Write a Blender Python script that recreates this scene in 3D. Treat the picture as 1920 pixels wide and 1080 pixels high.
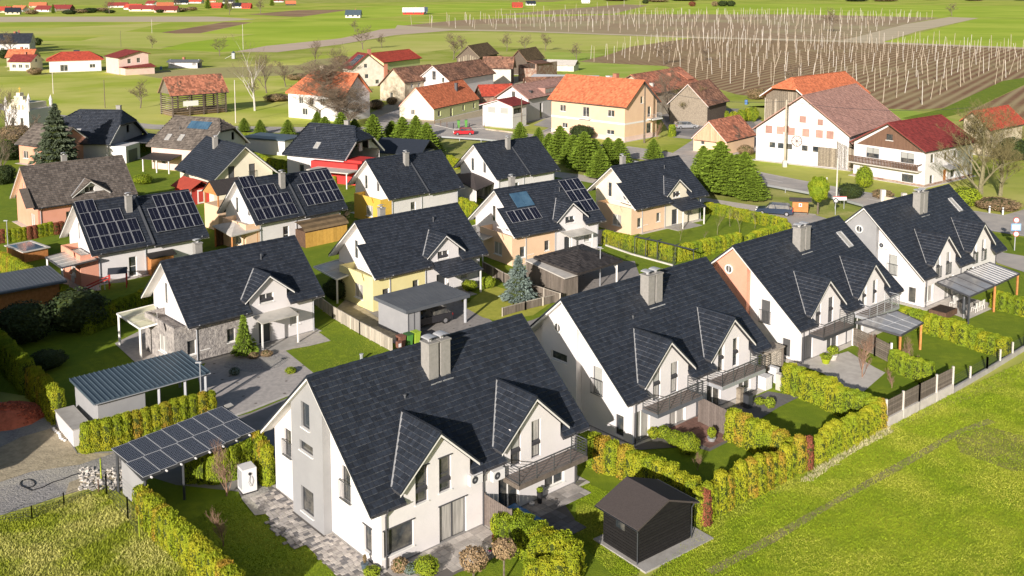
import bpy, math, random
import numpy as np
from mathutils import Vector, Matrix
from mathutils.geometry import tessellate_polygon
for _o in list(bpy.data.objects): bpy.data.objects.remove(_o)
SC = bpy.context.scene
COL = SC.collection
R = math.radians
# ---------------- camera, sky, sun, exposure ----------------
CAM_H, CAM_F, CAM_CY, CAM_P = 29.8, 1870.0, 180.0, 0.1095
cam = bpy.data.cameras.new('camera'); camo = bpy.data.objects.new('camera', cam); COL.objects.link(camo)
camo.location = (0, 0, CAM_H); camo.rotation_euler = (math.pi/2-CAM_P, 0, 0)
cam.sensor_width = 36; cam.lens = 36*CAM_F/1920; cam.shift_y = -(540-CAM_CY)/1920
cam.clip_start = 1; cam.clip_end = 9000
SC.camera = camo
SUN_EL, SUN_AZ = 18.5, 70.0      # shadows run towards azimuth 70 deg (from +X)
W = bpy.data.worlds.new('World'); SC.world = W; W.use_nodes = True
nt = W.node_tree; bg = nt.nodes['Background']
sky = nt.nodes.new('ShaderNodeTexSky'); sky.sky_type = 'NISHITA'; sky.sun_disc = False
sd = Vector((-math.cos(R(SUN_AZ))*math.cos(R(SUN_EL)), -math.sin(R(SUN_AZ))*math.cos(R(SUN_EL)), math.sin(R(SUN_EL))))
sky.sun_elevation = R(SUN_EL); sky.sun_rotation = math.atan2(sd.x, sd.y)
sky.air_density = 1.0; sky.dust_density = 1.6; sky.ozone_density = 1.0
nt.links.new(sky.outputs[0], bg.inputs[0]); bg.inputs[1].default_value = 0.06
sl = bpy.data.lights.new('sun', 'SUN'); sl.energy = 4.9; sl.angle = R(0.55); sl.color = (1.0, 0.925, 0.855)
slo = bpy.data.objects.new('sun', sl); COL.objects.link(slo)
slo.rotation_euler = sd.to_track_quat('Z', 'Y').to_euler()
SC.view_settings.view_transform = 'Standard'; SC.view_settings.look = 'None'
SC.view_settings.gamma = 1.0; SC.view_settings.exposure = 0.40; SC.view_settings.use_curve_mapping = False
SC.render.engine = 'CYCLES'
SC.cycles.max_bounces = 5; SC.cycles.diffuse_bounces = 3; SC.cycles.glossy_bounces = 2; SC.cycles.transparent_max_bounces = 6

# survey helper: the ground (or height z) point sighted at photo position (px,py) with the calibrated camera
_ct, _st = math.cos(CAM_P), math.sin(CAM_P)
def g(px, py, z=0.0):
    a = (px-960)/CAM_F; b = -(py-CAM_CY)/CAM_F
    dy = _ct+b*_st; dz = -_st+b*_ct
    t = (z-CAM_H)/dz
    return Vector((a*t, dy*t, z))

# ---------------- materials ----------------
MATS = {}
def M(name, col, col2=None, scale=1.0, rough=0.8, bump=0.0, bscale=None, spec=0.3, island=0.0, metal=0.0, col3=None, scale3=0.1, wave=None, stretch=None, detail=6.0, trans=0.0, obj=False, m3=(0.42,0.62), dots=None):
    if name in MATS: return MATS[name]
    m = bpy.data.materials.new(name); m.use_nodes = True; t = m.node_tree; n = t.nodes; l = t.links
    p = n['Principled BSDF']; p.inputs['Roughness'].default_value = rough
    p.inputs['Specular IOR Level'].default_value = spec; p.inputs['Metallic'].default_value = metal
    if trans: p.inputs['Alpha'].default_value = 1-trans
    if obj: pos = n.new('ShaderNodeTexCoord').outputs['Object']
    else: pos = n.new('ShaderNodeNewGeometry').outputs['Position']
    if stretch:
        mp = n.new('ShaderNodeMapping'); l.new(pos, mp.inputs[0]); mp.inputs['Rotation'].default_value = (0,0,stretch[3] if len(stretch) > 3 else 0)
        mp.vector_type='TEXTURE'; mp.inputs['Scale'].default_value = stretch[:3]; vec = mp.outputs[0]
    else: vec = pos
    cur = None
    def rgb(c):
        r = n.new('ShaderNodeRGB'); r.outputs[0].default_value = (*c, 1); return r.outputs[0]
    cur = rgb(col)
    def mix(fac, a, b, mode='MIX'):
        x = n.new('ShaderNodeMix'); x.data_type = 'RGBA'; x.blend_type = mode
        if isinstance(fac, float): x.inputs[0].default_value = fac
        else: l.new(fac, x.inputs[0])
        l.new(a, x.inputs[6]); l.new(b, x.inputs[7]); return x.outputs[2]
    def ramp(o, a, b):
        r = n.new('ShaderNodeMapRange'); r.inputs[1].default_value = a; r.inputs[2].default_value = b; l.new(o, r.inputs[0]); return r.outputs[0]
    def noise(sc, v=vec, d=detail, rg=0.6):
        x = n.new('ShaderNodeTexNoise'); x.inputs['Scale'].default_value = sc; x.inputs['Detail'].default_value = d; x.inputs['Roughness'].default_value = rg
        l.new(v, x.inputs['Vector']); return x.outputs[0]
    if col2 is not None: cur = mix(ramp(noise(scale), 0.38, 0.64), cur, rgb(col2))
    if col3 is not None: cur = mix(ramp(noise(scale3, pos, 4.0), m3[0], m3[1]), cur, rgb(col3))
    if dots:   # (scale, size, colour): scattered marks
        vo = n.new('ShaderNodeTexVoronoi'); vo.inputs['Scale'].default_value = dots[0]; l.new(pos, vo.inputs['Vector'])
        cur = mix(ramp(vo.outputs['Distance'], dots[1], dots[1]*0.6), cur, rgb(dots[2]))
    if wave:   # (angle, wavelength, colour, amount)
        mp = n.new('ShaderNodeMapping'); l.new(pos, mp.inputs[0]); mp.inputs['Rotation'].default_value = (0,0,-wave[0])
        wv = n.new('ShaderNodeTexWave'); wv.bands_direction = 'Y'; wv.inputs['Scale'].default_value = 0.314/wave[1]*1.0; wv.inputs['Distortion'].default_value = wave[4] if len(wave) > 4 else 0.6
        wv.inputs['Detail'].default_value = 3; wv.inputs['Detail Scale'].default_value = 0.6
        l.new(mp.outputs[0], wv.inputs['Vector'])
        cur = mix(ramp(wv.outputs['Fac'], 0.5-0.5*wave[3], 0.5+0.9*wave[3]), cur, rgb(wave[2]))
    if island:
        gi = n.new('ShaderNodeNewGeometry'); oi = n.new('ShaderNodeObjectInfo')
        ad = n.new('ShaderNodeMath'); ad.operation = 'ADD'; l.new(gi.outputs['Random Per Island'], ad.inputs[0]); l.new(oi.outputs['Random'], ad.inputs[1])
        fr = n.new('ShaderNodeMath'); fr.operation = 'FRACT'; l.new(ad.outputs[0], fr.inputs[0])
        mr = n.new('ShaderNodeMapRange'); mr.inputs[3].default_value = 1-island; mr.inputs[4].default_value = 1+island; l.new(fr.outputs[0], mr.inputs[0])
        hs = n.new('ShaderNodeHueSaturation'); l.new(mr.outputs[0], hs.inputs['Value']); l.new(cur, hs.inputs['Color']); cur = hs.outputs[0]
    l.new(cur, p.inputs['Base Color'])
    if bump:
        b = n.new('ShaderNodeBump'); b.inputs['Strength'].default_value = min(1.0, bump); b.inputs['Distance'].default_value = max(0.02, 0.1*bump)
        l.new(noise(bscale or scale*3), b.inputs['Height']); l.new(b.outputs[0], p.inputs['Normal'])
    MATS[name] = m; return m
def mv(k): return MATS[k]

# ---------------- mesh building ----------------
class MB:
    def __init__(s): s.v = []; s.f = []
    def add(s, vs, fs):
        b = len(s.v); s.v += [tuple(x) for x in vs]; s.f += [tuple(b+i for i in q) for q in fs]; return s
    def poly(s, *p): return s.add(p, [tuple(range(len(p)))])
    def box(s, x0, y0, z0, x1, y1, z1):
        return s.add([(x0,y0,z0),(x1,y0,z0),(x1,y1,z0),(x0,y1,z0),(x0,y0,z1),(x1,y0,z1),(x1,y1,z1),(x0,y1,z1)],
            [(0,3,2,1),(4,5,6,7),(0,1,5,4),(1,2,6,5),(2,3,7,6),(3,0,4,7)])
    def beam(s, a, b, w, h=None, up=(0,0,1)):
        h = h or w; a = Vector(a); b = Vector(b); d = (b-a).normalized(); u = Vector(up)
        if abs(d.dot(u)) > 0.98: u = Vector((1,0,0))
        x = d.cross(u).normalized(); y = x.cross(d)
        c = [x*sx*w/2+y*sy*h/2 for sx, sy in ((-1,-1),(1,-1),(1,1),(-1,1))]
        return s.add([a+q for q in c]+[b+q for q in c], [(0,1,2,3),(7,6,5,4),(0,4,5,1),(1,5,6,2),(2,6,7,3),(3,7,4,0)])
    def tube(s, a, b, r0, r1=None, n=6, cap=True):
        r1 = r0 if r1 is None else r1; a = Vector(a); b = Vector(b); d = (b-a).normalized()
        u = Vector((0,0,1)) if abs(d.z) < .95 else Vector((1,0,0)); x = d.cross(u).normalized(); y = x.cross(d)
        vs = []
        for c, r in ((a,r0),(b,r1)):
            vs += [c+(x*math.cos(2*math.pi*i/n)+y*math.sin(2*math.pi*i/n))*r for i in range(n)]
        fs = [(i,(i+1)%n,n+(i+1)%n,n+i) for i in range(n)]
        if cap: fs += [tuple(range(n))[::-1], tuple(range(n,2*n))]
        return s.add(vs, fs)
    def path(s, pts, r, n=6):
        for a, b in zip(pts[:-1], pts[1:]): s.tube(a, b, r, r, n)
        return s
    def lathe(s, prof, n=12, c=(0,0,0)):
        vs = [(c[0]+r*math.cos(2*math.pi*i/n), c[1]+r*math.sin(2*math.pi*i/n), c[2]+z) for r, z in prof for i in range(n)]
        fs = [(j*n+i, j*n+(i+1)%n, (j+1)*n+(i+1)%n, (j+1)*n+i) for j in range(len(prof)-1) for i in range(n)]
        fs.append(tuple(range((len(prof)-1)*n, len(prof)*n)))
        return s.add(vs, fs)
    def prism(s, pts, z0, z1):   # pts: ccw 2D
        n = len(pts)
        return s.add([(x,y,z0) for x,y in pts]+[(x,y,z1) for x,y in pts], [tuple(range(n))[::-1], tuple(range(n,2*n))]+[(i,(i+1)%n,n+(i+1)%n,n+i) for i in range(n)])
    def slab(s, pts, t):   # 3D polygon with thickness t downwards (perpendicular-ish: straight down)
        n = len(pts); lo = [(p[0],p[1],p[2]-t) for p in pts]
        return s.add(list(pts)+lo, [tuple(range(n)), tuple(range(n,2*n))[::-1]]+[(i,n+i,n+(i+1)%n,(i+1)%n) for i in range(n)])
    def mesh(s, name, smooth=False):
        m = bpy.data.meshes.new(name); m.from_pydata(s.v, [], s.f); m.update()
        if smooth: m.shade_smooth()
        return m
    def build(s, name, mat, parent=None, loc=None, rz=None, smooth=False, kind=None):
        if not s.v: return None
        return obj(name, s.mesh(name, smooth), mat, parent, loc, rz, kind)
def obj(name, me, mat=None, parent=None, loc=None, rz=None, kind=None):
    o = bpy.data.objects.new(name, me); COL.objects.link(o)
    if mat is not None and len(me.materials) == 0:
        me.materials.append(MATS[mat] if isinstance(mat, str) else mat)
    if parent is not None: o.parent = parent
    if loc is not None: o.location = loc
    if rz is not None: o.rotation_euler = (0,0,rz)
    if kind: o['kind'] = kind
    return o
def npmesh(name, v, f, smooth=False):    # v (N,3), f (K,k) same-size faces
    me = bpy.data.meshes.new(name); k = f.shape[1]
    me.vertices.add(len(v)); me.vertices.foreach_set('co', np.asarray(v, np.float32).ravel())
    me.loops.add(f.size); me.loops.foreach_set('vertex_index', np.asarray(f, np.int32).ravel())
    me.polygons.add(len(f)); me.polygons.foreach_set('loop_start', np.arange(0, f.size, k, dtype=np.int32))
    me.update(calc_edges=True); me.validate()
    if not smooth: me.shade_flat()
    return me
def thing(name, label, cat, loc=(0,0,0), rz=0, group=None):
    o = bpy.data.objects.new(name, None); COL.objects.link(o); o.empty_display_size = .3
    o.location = loc; o.rotation_euler = (0,0,rz); o['label'] = label; o['category'] = cat
    if group: o['group'] = group
    return o
def tag(o, label, cat, group=None):
    o['label'] = label; o['category'] = cat
    if group: o['group'] = group
    return o
def dup(o, loc=None, rz=None, label=None, group=None, parent=None, scale=None, mat=None):
    c = o.copy(); COL.objects.link(c); c.parent = parent
    if loc is not None: c.location = loc
    if rz is not None: c.rotation_euler = (0,0,rz)
    if scale is not None: c.scale = scale
    if label: c['label'] = label
    if group: c['group'] = group
    for ch in o.children:
        dup(ch, parent=c)
    return c
def structure(name, mb_or_me, mat):
    me = mb_or_me.mesh(name) if isinstance(mb_or_me, MB) else mb_or_me
    o = obj(name, me, mat); o['kind'] = 'structure'; return o
# ---------------- palette ----------------
M('wall_white', (.78,.745,.735), (.73,.70,.69), .8, .9, .3, 12, col3=(.70,.67,.64), scale3=.22, m3=(.5,.8))
M('wall_offwhite', (.76,.73,.72), (.72,.69,.68), .8, .9, .3, 12)  # off-white plaster, slightly darker than the main white
M('wall_cream', (.80,.73,.58), (.75,.68,.53), .7, .9, .15, 12)
M('wall_salmon', (.74,.36,.25), (.70,.33,.22), .9, .9, .3, 12)
M('wall_peach', (.80,.57,.38), (.76,.53,.35), .7, .9, .1, 12)
M('wall_grey', (.34,.34,.345), (.31,.31,.315), .8, .9, .12, 12)
M('wall_lightgrey', (.62,.60,.60), (.58,.56,.56), .8, .9, .12, 12)
M('wall_yellow', (.80,.72,.36), (.76,.67,.32), .8, .9, .12, 12)
M('wall_ochre', (.72,.47,.09), (.68,.43,.07), .8, .9, .12, 12)
M('wall_red', (.62,.05,.045), (.55,.045,.04), .8, .8, .1, 12)
M('wall_pink', (.76,.58,.50), (.7,.52,.45), .8, .9, .1, 12)
M('wall_green', (.66,.70,.36), (.62,.66,.32), .8, .9, .1, 12)
M('wall_old', (.62,.55,.42), (.46,.38,.27), .9, .95, .3, 9, col3=(.34,.27,.2), scale3=.5, m3=(.5,.7))
M('wall_weathered', (.72,.67,.58), (.58,.53,.45), .7, .95, .2, 9)
M('stone_clad', (.36,.33,.31), (.22,.20,.19), 5, .9, .9, 7, col3=(.48,.44,.40), scale3=3)
M('brick_old', (.34,.19,.13), (.22,.13,.10), 3, .95, .6, 8, col3=(.42,.34,.27), scale3=1.2)
M('plinth', (.30,.29,.28), (.25,.24,.23), 3, .9, .2)
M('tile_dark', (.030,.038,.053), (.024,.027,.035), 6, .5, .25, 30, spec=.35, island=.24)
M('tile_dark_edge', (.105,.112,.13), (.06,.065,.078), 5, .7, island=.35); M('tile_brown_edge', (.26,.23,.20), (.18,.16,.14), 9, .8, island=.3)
M('tile_darkbrown', (.060,.052,.048), (.042,.036,.034), 6, .6, .25, 30, spec=.35, island=.4)
M('tile_brown', (.155,.128,.108), (.115,.096,.082), 3, .8, .3, 30, island=.35)
M('tile_orange', (.66,.21,.10), (.56,.17,.08), 1.5, .85, .3, 20, island=.25)
M('tile_orange_old', (.50,.20,.12), (.34,.14,.09), 1.0, .9, .3, 20, island=.38, col3=(.16,.10,.07), scale3=.5, m3=(.55,.66))
M('tile_red', (.50,.085,.05), (.42,.07,.045), 1.5, .7, .3, 20, island=.22)
M('tile_darkred', (.26,.045,.04), (.20,.038,.034), 1.5, .75, .3, 20, island=.22)
M('tile_pink', (.46,.27,.22), (.39,.22,.18), 1.5, .85, .3, 20, island=.22)
M('tile_oldbrown', (.36,.19,.12), (.24,.12,.08), 1.2, .95, .4, 20, island=.42, col3=(.18,.10,.07), scale3=.4)
M('tile_mossbrown', (.19,.13,.07), (.13,.09,.05), 1.2, .95, .4, 20, island=.4)
M('roof_under', (.05,.05,.055), rough=.8)
M('felt_dark', (.085,.070,.066), (.065,.054,.051), 14, .95, .35, 60)
M('flash', (.62,.62,.62), (.5,.5,.5), 3, .5, spec=.4, metal=.3)
M('flash_dark', (.10,.105,.115), rough=.5, spec=.4)
M('trim_white', (.80,.78,.74), rough=.6)
M('trim_dark', (.075,.075,.082), rough=.5, spec=.4)
M('trim_grey', (.40,.41,.43), rough=.5, spec=.4)
M('chimney_plaster', (.33,.315,.295), (.28,.27,.25), 4, .9, .2, 20)
M('chimney_brick', (.46,.20,.13), (.36,.15,.1), 6, .9, .3, 20)
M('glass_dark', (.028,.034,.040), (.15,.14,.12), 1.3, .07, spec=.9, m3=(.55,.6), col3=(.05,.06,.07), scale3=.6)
M('glass_curtain', (.50,.48,.44), (.28,.27,.25), 1.6, .35, spec=.6, stretch=(.12,.12,3))
M('glass_warm', (.08,.055,.035), (.20,.13,.06), 1.6, .12, spec=.8)
M('shutter_grey', (.42,.42,.39), (.37,.37,.34), 2, .5, spec=.35, stretch=(40,40,.06))
M('shutter_dark', (.12,.12,.12), (.08,.08,.08), 2, .5, stretch=(40,40,.06))
M('metal_rail', (.20,.21,.22), rough=.35, metal=.7, spec=.5)
M('metal_light', (.55,.57,.60), rough=.35, metal=.5, spec=.5)
M('metal_dark', (.07,.075,.085), rough=.4, metal=.3, spec=.5)
M('concrete', (.44,.42,.39), (.36,.34,.31), 1.5, .9, .3, 12)
M('concrete_light', (.62,.58,.52), (.52,.48,.43), 1.5, .9, .2, 12)
M('pv_cell', (.010,.011,.020), (.014,.015,.028), 2, .14, spec=.7)
M('pv_frame', (.40,.41,.43), rough=.5, metal=.2)
M('collector', (.05,.11,.18), (.08,.16,.24), .8, .1, spec=.8)
M('wood_grey', (.21,.175,.145), (.15,.125,.10), 6, .9, .4, 20, island=.22, stretch=(1,1,8))
M('wood_light', (.50,.45,.37), (.38,.33,.27), 6, .9, .3, 20, island=.2, stretch=(1,1,8))
M('wood_brown', (.15,.085,.055), (.10,.06,.04), 5, .85, .4, 20, island=.25)
M('wood_taupe', (.20,.165,.145), (.16,.13,.115), 6, .85, .3, 20, island=.12)
M('wood_orange', (.60,.26,.09), (.48,.19,.06), 4, .7, .3, 20, island=.15)
M('wood_yellow', (.72,.42,.10), (.64,.36,.08), 4, .75, .3, 20, island=.16)
M('wood_pinkish', (.72,.42,.27), (.62,.34,.21), 5, .8, .3, 20, island=.12, stretch=(1,1,8))
M('wood_black', (.016,.015,.015), (.011,.010,.010), 5, .8, .3, 20, island=.15)
M('wood_old', (.18,.14,.11), (.10,.08,.065), 5, .95, .5, 20, island=.35)
M('wood_oldlight', (.34,.29,.22), (.22,.18,.14), 5, .95, .5, 20, island=.3)
M('red_shed', (.52,.06,.045), (.46,.05,.04), 3, .7, .2)
M('plastic_white', (.75,.74,.73), rough=.4)
M('plastic_black', (.03,.03,.032), rough=.4)
M('metal_sheet', (.085,.118,.145), (.07,.10,.125), .8, .4, .1, 6, spec=.5)
M('metal_sheet_dark', (.12,.13,.145), (.10,.11,.125), .8, .5, .1, 6, spec=.5)
M('polycarb', (.55,.52,.46), (.44,.42,.37), .8, .25, spec=.6)
M('polycarb_green', (.62,.60,.42), (.52,.50,.35), 1.2, .35, spec=.5)
M('polycarb_grey', (.42,.41,.40), (.31,.30,.295), .9, .12, spec=.8)
# ground
UAZ = .718                      # azimuth of the ridges and plots (rad)
M('ground', (.36,.42,.04), (.27,.34,.03), .5, 1, .5, 5, col3=(.54,.52,.14), scale3=.035, m3=(.40,.66))
M('meadow', (.40,.44,.03), (.27,.33,.02), 1.1, 1, .9, 7, col3=(.58,.55,.16), scale3=.22, m3=(.40,.66), stretch=(2.6,1,1,UAZ))
M('meadow_right', (.32,.395,.016), (.22,.32,.010), 1.3, 1, .9, 7, col3=(.43,.48,.03), scale3=.12, m3=(.42,.64), stretch=(2.6,1,1,UAZ))
M('lawn', (.23,.30,.014), (.16,.225,.011), 1.5, 1, .7, 12, col3=(.16,.235,.010), scale3=.35)
M('lawn_yellow', (.46,.45,.07), (.36,.37,.05), 1.5, 1, .5, 12)
M('verge', (.50,.46,.15), (.36,.37,.09), 1.2, 1, .6, 6, col3=(.28,.33,.05), scale3=.2)
M('field_green', (.38,.48,.03), (.30,.41,.022), .06, 1, col3=(.55,.56,.09), scale3=.012, stretch=(6,1,1,.25))
M('field_bright', (.40,.54,.025), (.32,.46,.02), .05, 1, col3=(.50,.60,.06), scale3=.01, stretch=(6,1,1,.25))
M('field_pale', (.64,.60,.18), (.54,.54,.13), .05, 1, col3=(.48,.53,.09), scale3=.012, stretch=(6,1,1,.1))
M('field_tan', (.66,.56,.38), (.58,.48,.32), .06, 1, stretch=(6,1,1,.1))
M('field_pink', (.66,.52,.40), (.58,.45,.34), .06, 1, stretch=(6,1,1,.3))
M('field_brown', (.33,.20,.11), (.26,.155,.085), .1, 1, col3=(.42,.28,.15), scale3=.02, stretch=(5,1,1,.2))
M('asphalt', (.27,.255,.245), (.22,.21,.20), 1.0, .9, .15, 20, col3=(.34,.31,.29), scale3=.15)
M('asphalt_dark', (.115,.11,.108), (.095,.09,.09), 1.0, .9, .15, 20, col3=(.15,.145,.14), scale3=.2)
M('asphalt_light', (.46,.425,.39), (.38,.355,.33), .6, .9, .1, 10, col3=(.54,.49,.43), scale3=.2)
M('gravel', (.42,.40,.385), (.25,.24,.23), 7, 1, .9, 9, col3=(.48,.45,.39), scale3=.25, m3=(.5,.65))
M('dirt', (.52,.44,.30), (.38,.32,.22), 2, 1, .7, 6)
M('soil', (.05,.035,.025), (.035,.025,.018), 3, 1, .8, 12)
M('paint_white', (.78,.76,.72), rough=.7)
M('path_pale', (.66,.58,.49), (.56,.50,.42), 1.2, .95, .2, 10)
M('paver', (.42,.385,.355), (.33,.305,.285), 3, .9, .3, 18, island=.3, dots=(1.1,.16,(.15,.13,.115)))
M('paver_light', (.55,.505,.455), (.45,.41,.375), 3, .9, .3, 18, island=.2)
M('paver_dark', (.20,.19,.19), (.16,.155,.155), 3, .9, .3, 18, island=.2)
M('paver_brown', (.28,.155,.12), (.22,.125,.10), 3, .9, .3, 18, island=.3)
M('joint', (.17,.155,.14), rough=1)
# plants
M('thuja', (.27,.325,.012), (.19,.25,.010), 2.5, .75, island=.22, col3=(.36,.35,.016), scale3=.9)
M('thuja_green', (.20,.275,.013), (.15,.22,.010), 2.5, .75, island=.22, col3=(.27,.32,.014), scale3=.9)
M('thuja_gold', (.33,.315,.016), (.27,.28,.015), 2.5, .75, island=.25, col3=(.40,.25,.03), scale3=1.2)
M('thuja_dead', (.30,.09,.05), (.22,.07,.04), 2.5, .85, island=.40)
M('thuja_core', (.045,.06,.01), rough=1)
M('spruce', (.10,.13,.07), (.13,.16,.10), 2, .8, island=.45)
M('spruce_blue', (.20,.25,.22), (.15,.20,.17), 2, .8, island=.45)
M('fir_green', (.19,.27,.025), (.13,.20,.018), 2, .8, island=.4)
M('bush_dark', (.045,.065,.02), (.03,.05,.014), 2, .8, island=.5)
M('leaf_lime', (.30,.36,.02), (.22,.30,.018), 3, .75, island=.4)
M('leaf_red', (.26,.06,.04), (.20,.08,.04), 3, .8, island=.4)
M('leaf_dry', (.36,.25,.14), (.26,.18,.10), 3, .9, island=.35)
M('bark', (.20,.165,.125), (.13,.105,.08), 5, .95, .4, 12)
M('bark_green', (.26,.23,.13), (.17,.155,.085), 5, .95, .4, 12)
M('bark_white', (.62,.58,.52), (.46,.42,.37), 3, .9)
M('twig', (.22,.165,.115), (.15,.115,.08), 1, .95, island=.35)
M('twig_olive', (.21,.175,.075), (.14,.12,.055), 1, .95, island=.35)
M('twig_red', (.30,.19,.13), (.22,.13,.09), 1, .95, island=.35)
M('grass_blade', (.25,.33,.012), (.17,.245,.01), .8, .9, island=.25, col3=(.36,.38,.045), scale3=.22, m3=(.45,.62))
M('grass_blade_dry', (.34,.38,.03), (.24,.29,.02), .8, .9, island=.25, col3=(.52,.50,.14), scale3=.35, m3=(.42,.6))
M('straw', (.55,.50,.28), (.45,.42,.22), 1, .95, island=.3)
M('pole_wood', (.55,.47,.37), (.42,.35,.27), 1, .9)
M('pole_pale', (.66,.62,.56), (.55,.50,.44), 1, .9)
M('hop_soil', (.30,.165,.085), (.22,.12,.062), .5, 1, .4, 3, col3=(.40,.32,.15), scale3=.02, wave=(R(57), 3.2, (.46,.36,.19), .7, .35), m3=(.5,.75))
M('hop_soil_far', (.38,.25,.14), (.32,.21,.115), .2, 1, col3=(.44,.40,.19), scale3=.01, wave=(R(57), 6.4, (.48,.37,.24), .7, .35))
M('ploughed', (.48,.47,.18), (.42,.39,.15), .3, 1, wave=(R(20), 3.0, (.40,.32,.15), .6, .6))
M('meadow_mid', (.46,.53,.055), (.38,.46,.04), .25, 1, .3, 2, col3=(.64,.62,.16), scale3=.03, stretch=(3,1,1,.2), m3=(.38,.62))
M('lawn_far', (.38,.50,.06), (.32,.44,.05), .2, 1, col3=(.48,.54,.11), scale3=.05)
M('rut', (.34,.29,.14), (.24,.23,.08), 2, 1, .5, 6)
M('bare_grass', (.34,.30,.10), (.26,.25,.07), 2.5, 1, .6, 8, col3=(.20,.23,.03), scale3=.5)
M('wood_brown2', (.20,.115,.075), (.16,.09,.06), 5, .8, .3, 20, stretch=(1,1,8))
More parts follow.
